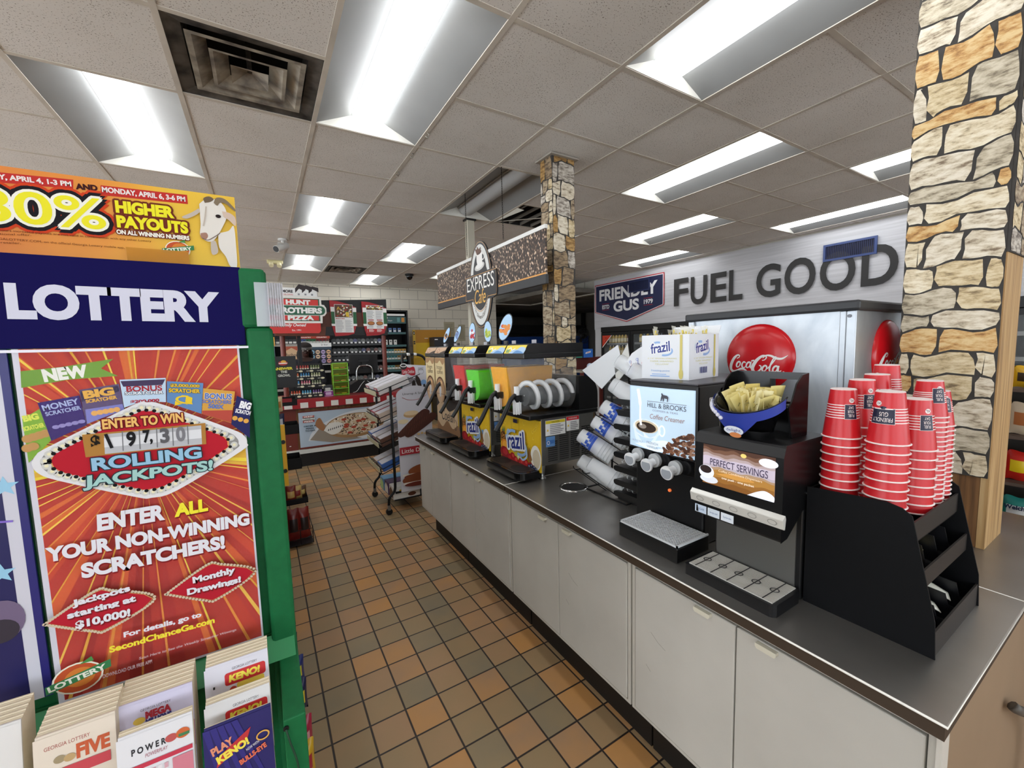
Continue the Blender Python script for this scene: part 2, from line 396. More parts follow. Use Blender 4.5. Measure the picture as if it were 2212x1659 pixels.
LIGHT_LABEL = {(-1, 3): 'bright fluorescent ceiling light above the yellow goat banner', (1, 1): 'large fluorescent ceiling light right beside the sooty air vent', (3, -1): 'long fluorescent ceiling light nearest the stone column top right',
 (5, 1): 'fluorescent ceiling light right of the slim stone pillar, nearer of the two in its row', (1, 5): 'fluorescent ceiling light above the white security camera', (1, 9): 'small far fluorescent ceiling light above the red pizza sign', (3, 7): 'fluorescent ceiling light left of the coffee sign',
 (3, 11): 'farthest fluorescent ceiling light, against the block wall', (7, 3): 'slim fluorescent ceiling light above the shield logo banner, second from the wall', (9, 5): 'short fluorescent ceiling light closest to the shield logo on the wall', (9, 1): 'long fluorescent ceiling light along the wall above the blue vent',
 (7, -1): 'fluorescent ceiling light cut off by the left edge of the near stone column', (3, 3): 'unlit ceiling light with a bare dull tube beside the slim stone pillar', (5, 9): 'fluorescent ceiling light peeping out left of the coffee sign', (5, 5): 'fluorescent ceiling light peeping out right of the slim stone pillar'}
lit0 = troffer(True); first = True
for i, j in FIX:
    loc = ((gx(i)+gx(i+1))/2, gy(j), CZ)
    if (i, j) == (3, 3): t = troffer(False); t.location = loc
    elif first: t = lit0; t.location = loc; first = False
    else: t = dup(lit0, loc)
    t['label'] = LIGHT_LABEL.get((i, j), 'fluorescent ceiling light over the shop front, behind the camera'); t['group'] = 'fluorescent ceiling lights'
# square diffusers
def soot(name, a, b):
    m, nt, bs = newmat(name); tc = N(nt, 'TexCoord'); n = N(nt, 'TexNoise', i_Scale=9.0, i_Detail=6.0); nt.links.new(tc.outputs['Object'], n.inputs['Vector'])
    nt.links.new(ramp(nt, n.outputs['Fac'], [(0.36, a), (0.62, b)]), bs.inputs['Base Color']); bs.inputs['Roughness'].default_value = 0.7
    return m
SOOT1 = soot('sooty_white', '#57504a', '#a39b8c'); SOOT2 = soot('sooty_dark', '#15120f', '#55504a')
def diffuser(i, j, label, dirty=True):
    t = thing('air_vent', label, 'air vent', ((gx(i)+gx(i+1))/2, (gy(j)+gy(j+1))/2, CZ))
    a, b = (SOOT1, SOOT2)
    h = 0.295; f = M(); f.box(-h, -h, 0.16, h, h, 0.17, K('#0b0a09', 0.9))
    for (x0, y0, x1, y1) in ((-h, -h, h, -h+.008), (-h, h-.008, h, h), (-h, -h, -h+.008, h), (h-.008, -h, h, h)): f.box(x0, y0, 0, x1, y1, 0.16, b)
    f.build('duct_box', t)
    for k, (r, z) in enumerate(((0.295, 0.0), (0.225, -0.004), (0.15, -0.008), (0.075, -0.012))):
        m = M(); r2 = r-(0.06 if k < 3 else 0.0); z2 = z+0.045; r1 = r
        if k == 0:
            P0 = [(-r, -r, .0), (r, -r, .0), (r, r, .0), (-r, r, .0)]; P1 = [(x*.79, y*.79, .012) for x, y, _ in P0]; P2 = [(x*.74, y*.74, .06) for x, y, _ in P0]
            m.add(P0+P1, [(e, (e+1) % 4, 4+(e+1) % 4, 4+e) for e in range(4)], b); m.add(P1+P2, [(e, (e+1) % 4, 4+(e+1) % 4, 4+e) for e in range(4)], b); m.build('face_plate', t)
        elif k < 3:
            lo = [(-r1, -r1, z), (r1, -r1, z), (r1, r1, z), (-r1, r1, z)]; q = r-.07; hi = [(-q, -q, z+.034), (q, -q, z+.034), (q, q, z+.034), (-q, q, z+.034)]
            lo2 = [(x*.9, y*.9, z+.001) for x, y, z in lo] if k else [(x*.93, y*.93, z) for x, y, z in lo]
            m.add(lo+lo2, [(e, (e+1) % 4, 4+(e+1) % 4, 4+e) for e in range(4)], a)
            m.add(lo2+hi, [(e, (e+1) % 4, 4+(e+1) % 4, 4+e) for e in range(4)], a if k else b)
            m.build('cone', t)
        else:
            m.add([(-r, -r, z), (r, -r, z), (r, r, z), (-r, r, z), (0, 0, z+.035)], [(0, 1, 4), (1, 2, 4), (2, 3, 4), (3, 0, 4)], a)
            m.box(-.01, -.01, z+.03, .01, .01, .165, b); m.build('center_pan', t)
    return t
diffuser(0, 2, 'soot-stained square ceiling vent above the goat banner'); diffuser(2, 10, 'small dark ceiling vent above the pizza menu boards')
t = thing('air_vent', 'open dark return vent with an ajar flap beside the slim pillar', 'air vent', ((gx(4)+gx(5))/2, (gy(4)+gy(5))/2, CZ))
m = M(); h = .295; m.box(-h, -h, .2, h, h, .21, K('#060606', .9))
for (x0, y0, x1, y1) in ((-h, -h, h, -h+.008), (-h, h-.008, h, h), (-h, -h, -h+.008, h), (h-.008, -h, h, h)): m.box(x0, y0, 0, x1, y1, .2, K('#1c1a18', .8))
m.build('duct_box', t)
for k in range(4):
    s = M(); s.box(-h+.05+k*.14, -h+.01, .0, -h+.062+k*.14, h-.01, .03, K('#6f6a62', .6)); s.build('slat', t)
s = M(); s.add([(-h, h, -.002), (-h+.02, h, -.002), (h*.4, -h, -.06), (h*.4-.03, -h, -.06)], [(0, 1, 2, 3)], K('#bdb7ab', .7)); s.add([(-h, -h+.1, -.002), (-h, h, -.002), (-h+.012, h, -.006), (-h+.012, -h, -.05)], [(0, 1, 2, 3)], K('#bdb7ab', .7)); s.build('flap', t, solid=.004)
# security cameras and exit lamp
t = thing('security_camera', 'white bullet security camera hanging from the ceiling', 'security camera', (0.30, 5.62, CZ)); wc = K('#d9d9d7', .4)
m = M(); m.cyl((0, 0, -.02), (0, 0, 0), .05, wc); m.cyl((0, 0, -.06), (0, 0, -.02), .018, wc); m.build('mount', t)
m = M(); d = Vector((-.55, -.6, -.38)).normalized(); p = Vector((0, 0, -.085)); m.cyl(p-d*.06, p+d*.13, .038, wc); m.cyl(p+d*.13, p+d*.134, .034, BLACK)
m.box(-.03, -.1, .033, .03, .05, .037, wc, Matrix.Translation(p+d*.05) @ Matrix.Rotation(.0, 4, 'Z')); m.build('camera_body', t)
t = thing('security_camera', 'black dome security camera on the ceiling near the block wall', 'security camera', (gx(4)+.15, gy(10)+.3, CZ))
m = M(); m.cyl((0, 0, -.03), (0, 0, 0), .075, BLACK); m.build('mount', t); m = M(); m.ball((0, 0, -.035), .06, .06, .07, K('#08080a', .1)); m.build('dome', t)
t = thing('emergency_lamp', 'small cream lamp bracket on the ceiling left of the pizza light', 'lamp', (0.25, 6.95, CZ)); m = M(); m.box(-.1, -.04, -.05, .1, .04, 0, K('#d8cfa0', .5)); m.build('housing', t, bevel=.01); m = M(); m.cyl((-.05, -.03, -.05), (-.05, -.06, -.09), .03, K('#e8e0b8', .4)); m.build('lamp_head', t); m = M(); m.cyl((.05, -.03, -.05), (.05, -.06, -.09), .03, K('#e8e0b8', .4)); m.build('lamp_head', t)
hk = K('#8a867e', .5, .5)
for k, (i, j) in enumerate(((2, 2.65), (2, 3.15), (2, 3.7), (2, 4.95), (2, 7.3), (2, 8.3))):
    t = thing('ceiling_hook', ['%s small hook clipped to the ceiling bar right of the big light' % o for o in ORD][k], 'hook', (gx(i), gy(j), CZ-.003), 0, 'hooks on the ceiling bar'); m = M(); m.tube([(0, 0, 0), (.012, 0, -.012), (0, 0, -.035), (-.012, 0, -.025)], .0035, hk, 6); m.build('hook', t)
# ---------------------------------------------------------------- stone-patterned pillars
def stone_mat(k, c):
    m, nt, bs = newmat('stone_%d' % k); tc = N(nt, 'TexCoord'); mp = N(nt, 'Mapping'); mp.inputs['Scale'].default_value = (14, 14, 42); mp.inputs['Rotation'].default_value = (.15, .1, 0)
    nt.links.new(tc.outputs['Object'], mp.inputs[0]); n = N(nt, 'TexNoise', i_Scale=1.6, i_Detail=7.0, i_Roughness=.65); nt.links.new(mp.outputs[0], n.inputs['Vector'])
    nt.links.new(ramp(nt, n.outputs['Fac'], [(.34, c[0]), (.46, c[1]), (.60, c[2])]), bs.inputs['Base Color']); bs.inputs['Roughness'].default_value = .75
    bp = N(nt, 'Bump'); bp.inputs['Strength'].default_value = .5; bp.inputs['Distance'].default_value = .004; nt.links.new(n.outputs['Fac'], bp.inputs['Height']); nt.links.new(bp.outputs[0], bs.inputs['Normal'])
    return m
STN = [stone_mat(k, c) for k, c in enumerate([('#7c6a4e', '#c3ae86', '#dccdab'), ('#7d6c58', '#c9bca3', '#e2d9c6'), ('#8a5f33', '#c69a5f', '#dcc08c'), ('#6d6353', '#b0a48c', '#d0c6b0'), ('#84745c', '#d0c0a0', '#e6dcc4')])]
STD = [stone_mat(k+9, c) for k, c in enumerate([('#4c3e30', '#8d7a62', '#b5a58a'), ('#5a5048', '#a0968a', '#cfc8bc'), ('#5c4226', '#94713f', '#b8945c'), ('#41342a', '#7d6a52', '#a08a6c')])]
MORT = K('#3b3835', .8, noise=.25, nscale=20)
def clad(m, F, w, h, course, wide, mats, rng):
    p = Pr(m, F, .0012, 0); q = .0022; bz = [0.0]
    while bz[-1] < h-.01:
        c = course*rng.uniform(.6, 1.4)
        bz.append(h if h-bz[-1]-c < course*.5 else bz[-1]+c)
    ph = [rng.uniform(0, 6.3) for _ in bz]; am = course*.10
    B = lambda k, x: bz[k]+(0 if k in (0, len(bz)-1) else am*(sin(ph[k]+x*31)+.5*sin(ph[k]*2+x*67)))
    for k in range(len(bz)-1):
        x = -rng.uniform(0, wide*.7); sl = rng.uniform(-.006, .006)
        while x < w:
            L = wide*rng.uniform(.45, 1.4); s2 = rng.uniform(-.010, .010); a, b = max(x+q, 0), min(x+L-q, w)
            if b-a > .012:
                c = bz[k+1]-bz[k]; e = min(.007, c*.12); P = []
                for i in range(6): u = a+e+(b-a-2*e)*i/5; P.append((u-(sl if i == 0 and a > 0 else 0)-(s2 if i == 5 and b < w else 0), B(k, u)+q+rng.uniform(0, e*.4)))
                P.append((b-(0 if b >= w else s2*.3), B(k, b)+c*.35)); P.append((b-rng.uniform(0, e*.5), B(k, b)+c*.7))
                for i in range(5, -1, -1): u = a+e+(b-a-2*e)*i/5; P.append((u+(sl if i == 0 and a > 0 else 0)+(s2 if i == 5 and b < w else 0), B(k+1, u)-q-rng.uniform(0, e*.4)))
                P.append((a+rng.uniform(0, e*.5), B(k, a)+c*.7)); P.append((a+(0 if a <= 0 else sl*.3), B(k, a)+c*.35))
                p.poly([(min(max(u, 0), w), min(max(v, 0), h)) for u, v in P], rng.choice(mats))
            x += L; sl = s2
def pillar(name, label, x0, y0, x1, y1, zb, course, wide, mats, seed, z0=0.0):
    t = thing(name, label, 'pillar', (x0, y0, z0)); rng = random.Random(seed); w, d = x1-x0, y1-y0; H = CZ-z0
    m = M(); m.box(.006, .006, 0, w-.006, d-.006, H, K('#a07a48', .6, noise=.25, nscale=14)); m.build('wooden_post', t)
    m = M(); m.box(0, 0, zb-z0, w, d, H-.003, MORT)
    clad(m, Fr((0, d, zb-z0), (0, -1, 0), (0, 0, 1)), d, H-(zb-z0), course, wide, mats, rng)
    clad(m, Fr((0, 0, zb-z0), (1, 0, 0), (0, 0, 1)), w, H-(zb-z0), course, wide*(1.0), mats, rng)
    clad(m, Fr((w, 0, zb-z0), (0, 1, 0), (0, 0, 1)), d, H-(zb-z0), course, wide, mats, rng)
    m.build('stone_cladding', t)
    return t
pillar('stone_pillar', 'slim brown stone-patterned pillar beside the hanging coffee sign', 1.80, 2.385, 1.995, 2.525, .86, .095, .125, STD+STN[:2], 5, .8405)
m = M(); m.box(1.775, 2.36, CZ-.015, 2.02, 2.55, CZ-.004, K('#a09a90', .6)); tag(m.build('pillar_collar'), 'grey collar plate around the top of the slim stone pillar', 'collar plate')
# near pillar: stone paper on the aisle face, bare wood corner below and beside it
t = thing('stone_pillar', 'wide pale stone-patterned pillar with a bare wood corner behind the red cups', 'pillar', (2.03, .33, .8405)); H = CZ-.8405; rng = random.Random(11)
wd1, nt, bs = newmat('cedar'); tc = N(nt, 'TexCoord'); mp = N(nt, 'Mapping'); mp.inputs['Scale'].default_value = (40, 40, 1.6); nt.links.new(tc.outputs['Object'], mp.inputs[0]); n = N(nt, 'TexNoise', i_Scale=1.5, i_Detail=5.0); nt.links.new(mp.outputs[0], n.inputs['Vector']); nt.links.new(ramp(nt, n.outputs['Fac'], [(.3, '#8a683f'), (.5, '#b48f5c'), (.7, '#c7a878')]), bs.inputs['Base Color']); bs.inputs['Roughness'].default_value = .6
wd2, nt, bs = newmat('dark_cedar'); tc = N(nt, 'TexCoord'); mp = N(nt, 'Mapping'); mp.inputs['Scale'].default_value = (40, 40, 1.6); nt.links.new(tc.outputs['Object'], mp.inputs[0]); n = N(nt, 'TexNoise', i_Scale=1.5, i_Detail=5.0); nt.links.new(mp.outputs[0], n.inputs['Vector']); nt.links.new(ramp(nt, n.outputs['Fac'], [(.3, '#4a3018'), (.5, '#7a5530'), (.7, '#93693e')]), bs.inputs['Base Color']); bs.inputs['Roughness'].default_value = .6
m = M(); m.box(.004, 0, 0, .225, .02, H-.004, wd1); m.build('corner_board', t); m = M(); m.box(.006, .021, 0, .225, .235, H-.004, wd2); m.build('wooden_post', t)
m = M(); m.box(-.002, .004, .245, .008, .245, H-.005, MORT); clad(m, Fr((-.002, .245, .245), (0, -1, 0), (0, 0, 1)), .24, H-.25, .078, .185, STN, rng)
m.build('stone_cladding', t)
m = M(); m.box(.0, -.004, .98, .226, .006, H-.005, MORT); clad(m, Fr((0, -.004, .98), (1, 0, 0), (0, 0, 1)), .226, H-.985, .09, .14, STD[:2]+STN[:1], rng); m.build('stone_cladding', t)
m = M(); m.box(-.012, .12, .10, -.004, .185, .26, K('#c9c9c6', .6)); m.add([(-.02, .03, .006), (-.02, .12, .006), (-.006, .12, .12), (-.006, .08, .1)], [(0, 1, 2, 3)], K('#d6d3c8', .6)); tag(m.build('paper_sheet', loc=(2.03, .33, .8405)), 'torn white paper tucked between the organizer and the stone pillar', 'paper')
t = thing('support_post', 'plain cream steel post behind the hanging coffee sign', 'post', (1.93, 3.98, 0)); m = M(); cr = K('#c3bdab', .5); m.box(-.04, -.03, 0, .04, .03, CZ-.005, cr); m.build('shaft', t, bevel=.004); m = M(); m.box(-.055, -.045, CZ-.02, .055, .045, CZ-.004, BLACK); m.build('top_plate', t)
# ================================================================ coffee counter
CT = 0.84
cst, nt, bs = newmat('stainless_top'); tc = N(nt, 'TexCoord'); n = N(nt, 'TexNoise', i_Scale=3.0, i_Detail=6.0); nt.links.new(tc.outputs['Object'], n.inputs['Vector'])
nt.links.new(ramp(nt, n.outputs['Fac'], [(.3, '#97948f'), (.7, '#a8a5a0')]), bs.inputs['Base Color']); bs.inputs['Metallic'].default_value = .85
mr = N(nt, 'MapRange'); mr.inputs['To Min'].default_value = .26; mr.inputs['To Max'].default_value = .42; nt.links.new(n.outputs['Fac'], mr.inputs['Value']); nt.links.new(mr.outputs[0], bs.inputs['Roughness'])
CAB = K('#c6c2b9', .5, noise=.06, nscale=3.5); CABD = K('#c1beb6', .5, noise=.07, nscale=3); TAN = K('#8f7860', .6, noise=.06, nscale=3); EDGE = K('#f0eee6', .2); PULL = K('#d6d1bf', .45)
def slab(name, label, x0, y0, x1, y1):
    t = thing(name, label, 'countertop', (x0, y0, CT-.036)); m = M(); m.box(0, 0, .032, x1-x0, y1-y0, .036, cst); m.build('steel_sheet', t, bevel=.002); m = M(); m.tube([(0, y1-y0, .0335), (0, .0, .0335), (x1-x0, 0, .0335)], .0026, EDGE, 8); m.build('edge_bead', t)  # near-white tube stands in for the highlight along the steel edge
    m = M(); m.box(.004, .004, 0, x1-x0-.004, y1-y0-.004, .032, K('#3f3226', .6)); m.build('core', t)
    return t
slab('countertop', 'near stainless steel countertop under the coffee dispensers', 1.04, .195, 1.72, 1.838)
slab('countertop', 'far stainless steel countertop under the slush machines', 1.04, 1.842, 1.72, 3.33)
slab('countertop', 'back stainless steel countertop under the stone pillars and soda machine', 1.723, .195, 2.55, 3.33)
def cabinet(label, y0, y1, seam, h1, h2, right=None):
    t = thing('base_cabinet', label, 'cabinet', (1.075, y0, 0), 0, 'grey base cabinets under the counter'); w = y1-y0
    m = M(); m.box(.02, .001, .235, .62, w-.001, .802, CAB); m.box(.115, 0.001, .002, .6, w-.001, .234, K('#17130f', .6)); m.build('carcass', t)
    m = M(); 
    for z0, z1 in ((.78, .802), (.235, .246)): m.box(.0, 0.001, z0, .02, w-.001, z1, CAB)
    for a, c in ((.001, .014), (w-.014, w-.001)): m.box(.0, a, .246, .02, c, .78, CAB)
    m.build('face_frame', t)
    for (a, c, hy) in ((.017, seam-y0-.002, h2-y0), (seam-y0+.002, w-.017, h1-y0)):
        d = M(); d.box(-.004, a, .25, .015, c, .775, CABD); dd = d.build('door', t, bevel=.003)
        p = M(); p.prism([(hy-.022, .758), (hy+.022, .758), (hy+.026, .764), (hy+.026, .772), (hy-.026, .772), (hy-.026, .764)], .004, .018, Fr((0, 0, 0), (0, -1, 0), (0, 0, 1)).__class__((0, 2*hy, 0), (0, -1, 0), (0, 0, 1)), PULL); p.build('handle', dd, bevel=.003)
        if (a > .1) == (y0 < .5):
            s = M(); q = Pr(s, Fr((-.004, c, .25), (0, -1, 0), (0, 0, 1)), .0003)
            q.line([(.07, .33), (.1, .31), (.13, .3)], .0012, K('#6c685f', .7)); q.line([(.05, .2), (.07, .185)], .0012, K('#6c685f', .7)); s.build('scratches', dd)
    return t
cabinet('grey two-door cabinet at the far end beside the snack rack', 2.66, 3.32, 3.05, 3.18, 2.98)
cabinet('grey two-door cabinet under the slush machines, second from the far end', 1.84, 2.655, 2.272, 2.383, 2.203)
cabinet('grey two-door cabinet under the lid rack, between two narrow gaps', .998, 1.83, 1.42, 1.531, 1.35)
cabinet('grey two-door cabinet closest to the camera', .212, .992, .613, .71, .528)
m = M(); m.box(1.10, .203, .0, 2.5, .211, .802, TAN); m.box(1.055, .203, .0, 1.10, .211, .802, CAB); tag(m.build('end_panel'), 'tan end panel closing the counter at the bottom right corner', 'panel')
m = M(); m.box(1.70, .212, .0, 2.5, 3.32, .802, TAN); tag(m.build('back_cabinet'), 'tan back half of the coffee counter below the stone pillars', 'cabinet')
m = M(); G = K('#55504a', .5); m.tube(spl([(1.585, .188, .613), (1.60, .18, .60), (1.72, .165, .53), (1.83, .15, .44), (1.87, .15, .33), (1.80, .14, .22), (1.78, .13, .1), (1.9, .12, .012)]), .013, G); tag(m.build('cable'), 'grey cable leaving a slot in the tan end panel', 'cable')
t = thing('trash_ring', 'round steel ring of a trash opening in the counter beside the lid rack', 'ring', (1.315, 1.605, CT)); m = M(); m.lathe([(.060, .001), (.066, .006), (.072, .004), (.074, .0005)], CHROME, 40); m.build('rim', t); m = M(); m.lathe([(0, .0008), (.06, .0012)], K('#1a1a1b', .5), 40); m.build('opening', t)
# ================================================================ things on the counter
CLEAR = K('#e8ecee', .08, alpha=.07); FROST = K('#f2f5f8', .3, alpha=.55); WPL = K('#e8eaec', .35); BLU = K('#1d2f86', .4); LBLU = K('#8fb0dd', .4); YEL = K('#e2b91f', .5); YEL2 = K('#f0d650', .5); SKY = K('#a9c4de', .4)
RED = K('#c3151f', .4); INK = K('#2a2a30', .5); PAPER = K('#e6e6e4', .6); GREYT = K('#8c8c90', .6); BRN = K('#6a4429', .5); SSIDE = K('#8d8b86', .35, .9)
def lines(p, x0, y0, x1, y1, n, mat, rng, k=.5):
    h = (y1-y0)/n
    for i in range(n):
        p.st, s = 0, p.st; p.rect(x0, y1-(i+.75)*h, x0+(x1-x0)*rng.uniform(.7, 1), y1-(i+.75)*h+h*k, mat); p.st = s
    p.up()
def frazil(p, x, y, w, h, full=True, edge=WPL):
    """the slanted drink logo"""
    wp = lambda a, b: (a, b*(.82+.36*a/max(w, 1e-4))+a*.12)
    p.ring(x+w*.32, y+h*.62, w*.42, h*.62, w*.09, LBLU, 18, radians(70), radians(250)); p.ring(x+w*.68, y+h*.28, w*.42, h*.5, w*.09, LBLU, 18, radians(-110), radians(60))
    s = 'frazil' if full else 'razil'
    p.out(s, x, y, h, BLU, edge, h*.16, w=w, bold=.02, warp=None, shear=.08, rot=.14)
def fruit_print(p, w, h, rng):
    """tropical drink artwork on the front panel"""
    p.rect(0, 0, w, h, YEL)
    for k in range(60):
        p.st, s = 0, p.st; a, b, r = rng.uniform(.02, w-.02), rng.uniform(h*.42, h*.98), rng.uniform(.004, .011)
        p.ell(a, b, r, r, K('#e9c93a', .4), n=12); p.h += .00004; p.ell(a+r*.2, b+r*.25, r*.6, r*.6, K('#d9a912', .4), n=10); p.h -= .00004; p.st = s
    p.up(); p.up()
    for k in range(9): a, b = rng.uniform(.1*w, w*.95), rng.uniform(h*.2, h*.5); p.poly([(a+r*cos(t), b+r*sin(t)) for t, r in [(2*pi*i/10, rng.uniform(.006, .026)) for i in range(10)]], rng.choice([SKY, K('#c9dbea', .3), K('#7fa6d0', .3)]))
    p.ell(.035, h*.46, .03, .05, K('#7b4a1c', .6), .1)
    for k in range(26): p.st, s = 0, p.st; p.ell(.035+rng.uniform(-.02, .02), h*.46+rng.uniform(-.04, .04), .006, .004, rng.choice([K('#c98a35', .5), K('#5b3616', .5)]), n=8); p.st = s
    p.up()
    for k in range(6): p.poly([(.03+.004*k, h*.6), (.02+.01*k, h*.72), (.036+.004*k, h*.6)], K('#4b7040', .5))
    p.ell(.055, h*.3, .042, .036, K('#e08a22', .5)); p.ell(.06, h*.3, .032, .026, K('#efa93e', .5))
    p.ell(.05, h*.14, .05, .036, K('#8e1420', .4)); p.ell(.06, h*.16, .03, .02, K('#b3262c', .4))
    p.ell(w-.035, h*.27, .05, .068, K('#eceae2', .5)); p.ell(w-.03, h*.25, .036, .052, K('#cfc2a8', .6))
    p.poly([(w-.1, h*.44), (w-.07, h*.2), (w-.1, h*.12), (w-.115, h*.25)], K('#8f6233', .6))
    p.ell(w*.5, h*.17, .045, .025, K('#b8b94a', .5)); p.poly(star(w*.5, h*.17, .02, 6), K('#e4e6c8', .5))
    for a, b in ((.12, .05), (.18, .045), (.24, .05), (.29, .07), (.15, .1), (.34, .04)): p.ell(a, h*b+.006, .028, .024, K('#a81a22', .4)); p.ell(a+.006, h*b+.012, .012, .01, K('#d0453f', .4))
    for a, b in ((w-.10, .05), (w-.07, .035), (w-.05, .07), (w-.03, .045), (w-.075, .085)): p.ell(a, h*b, .014, .013, K('#20253f', .4)); p.ell(a+.003, h*b+.004, .006, .005, K('#8e97b5', .3))
def slush(name, label, yc, x0, kind, near_fill, far_fill, levels):
    t = thing(name, label, 'drink machine', (x0, yc, CT)); rng = random.Random(int(yc*100)); hw = .212; W = 2*hw
    for sx in (.03, .33):
        for sy in (-.175, .175):
            m = M(); m.lathe([(0, .0005), (.022, .0005), (.022, .006), (.012, .012), (.013, .03), (.019, .085)], STEEL, 16, Matrix.Translation((sx, sy, 0))); m.build('leg', t)
    m = M(); m.box(.002, -hw, .08, .37, hw, .335, SSIDE); bd = m.build('body', t, bevel=.003)
    # louvres and warning labels on the side towards the camera
    s = M(); F = Fr((.0, -hw, .08), (1, 0, 0), (0, 0, 1)); p = Pr(s, F, .0004, 0)
    for c in range(4):
        for k in range(15):
            if not (c == 0 and k > 9): p.rect(.045+c*.078, .018+k*.0115, .045+c*.078+.064, .0245+k*.0115, K('#1b1a19', .6))
    s.build('louvers', bd)
    s = M(); p = Pr(s, F, .0008)
    p.rect(.03, .16, .165, .243, PAPER); p.rect(.032, .225, .163, .241, K('#d6c22e', .5)); p.poly([(.038, .185), (.052, .185), (.045, .198)], YEL); lines(p, .06, .165, .16, .222, 6, GREYT, rng); p.txt('CAUTION', .097, .229, .008, INK, al='c'); s.build('caution_label', bd)
    s = M(); p = Pr(s, F, .0008); p.rect(.172, .17, .262, .25, PAPER); p.rect(.173, .228, .261, .249, RED); p.txt('WARNING', .217, .234, .009, PAPER, al='c'); p.poly([(.178, .195), (.192, .195), (.185, .208)], YEL); lines(p, .2, .175, .256, .222, 5, GREYT, rng); s.build('warning_label', bd)
    s = M(); p = Pr(s, F, .0009); p.rect(.032, .1, .092, .155, K('#5f8cc4', .4)); p.rect(.034, .115, .09, .135, K('#3f6db0', .4)); p.ring(.048, .122, .01, .01, .003, PAPER); s.build('blue_sticker', bd)
    # front panel artwork
    s = M(); F = Fr((-.006, hw, .045), (0, -1, 0), (0, 0, 1)); s.box(-.006, -hw, .045, .002, hw, .325, K('#d8b01c', .5)); p = Pr(s, F, .0005)
    if kind == 'fruit':
        fruit_print(p, W, .28, rng); frazil(p, .105, .075, .19, .10, False)
        p.ring(.115, .165, .022, .03, .010, SKY, 14, radians(40), radians(270)); p.line(spl([(.30, .12), (.31, .07), (.27, .04), (.24, .05)]), .012, SKY)
        p.line([(.15, .2), (.235, .2), (.235, .275), (.15, .275), (.15, .2)], .002, K('#5a430c', .5)); p.rect(.172, .24, .215, .262, K('#2a2742', .3))
    else:
        p.rect(0, 0, W, .28, K('#c9ac8a', .5)); p.poly(spl([(0, 0), (W, 0), (W, .09), (W*.75, .05), (W*.5, .1), (W*.25, .04), (0, .08), (0, 0)]), K('#8d6848', .5)); p.poly(spl([(0, .2), (W*.3, .25), (W*.6, .18), (W, .24), (W, .28), (0, .28)]), K('#2b2422', .5))
        p.txt('Coelan', .1, .1, .085, INK, w=.26, bold=.0, shear=.15); p.line(spl([(.37, .13), (.40, .1), (.38, .05), (.36, .07)]), .006, INK)
    s.build('front_panel', t)
    # drip tray
    m = M(); r = .05; P = [(.0, hw-.01), (.0, -hw+.01)] + [(-.135+r-r*sin(a), -hw+.01+r-r*cos(a)) for a in [radians(q) for q in range(0, 91, 15)]] + [(-.135+r-r*cos(a), hw-.01-r+r*sin(a)) for a in [radians(q) for q in range(0, 91, 15)]]
    Z = Fr((0, 0, 0), (1, 0, 0), (0, 1, 0)); m.prism(P, .018, .055, Z, K('#0b0b0c', .22)); tr = m.build('drip_tray', t, bevel=.006)
    q = M(); pp = Pr(q, Fr((0, 0, .0555), (1, 0, 0), (0, 1, 0))); pp.poly([(a*.86-.004, b*.88) for a, b in P], K('#2c2019', .5)); pp.ell(-.065, .1, .045, .07, K('#0f0d0c', .6)); pp.ell(-.065, -.1, .045, .07, K('#0f0d0c', .6)); q.build('tray_insert', tr)
    m = M(); m.box(-.075, -hw-.006, .335, .40, hw+.006, .362, K('#0a0a0b', .3)); m.build('deck', t, bevel=.006)
    m = M(); m.prism([(.262, .362), (.40, .362), (.40, .44)]+[(.30+.1*cos(pi/2*i/8), .44+.11*sin(pi/2*i/8)) for i in range(1, 9)]+[(.262, .55)], -hw-.004, hw+.004, Fr((0, 0, 0), (1, 0, 0), (0, 0, 1)), K('#0a0a0b', .35))
    m.build('rear_housing', t)
    for sy, fill, lev in ((-.106, near_fill, levels[0]), (.106, far_fill, levels[1])):
        hwb = .098
        def sec(k, z1, sc=1.0):
            r = (hwb-.012)*sc; P = [(sy-hwb*sc, z1)] + [(sy-r*cos(a), .455-r*sin(a)) for a in [pi*i/10 for i in range(11)]] + [(sy+hwb*sc, z1)]
            return P
        F = Fr((0, 0, 0), (0, 1, 0), (0, 0, 1))   # n = +x
        b = M(); P = sec(0, .655); n = len(P)
        A = [F(u, v, .258) for u, v in P]; B = [F(u, v, -.06-.025*max(0, (v-.455)/.2)) for u, v in P]
        b.add(A+B, [(i, i+1, n+i+1, n+i) for i in range(n-1)], CLEAR, True); b.add(A+B, [tuple(range(n)), tuple(range(2*n-1, n-1, -1))], CLEAR)
        b.build('bowl', t)
        if fill:
            l = M(); P = sec(0, lev, .955); A = [F(u, v, .25) for u, v in P]; B = [F(u, v, -.052-.022*max(0, (v-.455)/.2)) for u, v in P]
            l.add(A+B, [(i, i+1, n+i+1, n+i) for i in range(n-1)], fill, True); l.add(A+B, [tuple(range(n)), tuple(range(2*n-1, n-1, -1)), (n, n-1+n, n-1, 0)], fill); l.build('slush', t)
        elif kind == 'fruit':
            m = M(); m.cyl((-.03, sy, .45), (.25, sy, .45), .052, K('#5a5c5e', .25)); m.build('chiller_drum', t)
            m = M(); nt_ = 60; vs = []; fs = []
            for i in range(nt_+1):
                a = 2*pi*3.5*i/nt_; x = -.035+.275*i/nt_
                for rr, dx in ((.056, 0), (.082, -.0), (.082, .016), (.056, .016)): vs.append((x+dx, sy+rr*cos(a), .455+rr*sin(a)))
            for i in range(nt_):
                for k in range(4): fs.append((4*i+k, 4*i+(k+1) % 4, 4*i+4+(k+1) % 4, 4*i+4+k))
            m.add(vs, fs, WPL, True); m.cyl((-.04, sy, .455), (.25, sy, .455), .004, WPL); m.build('auger', t)
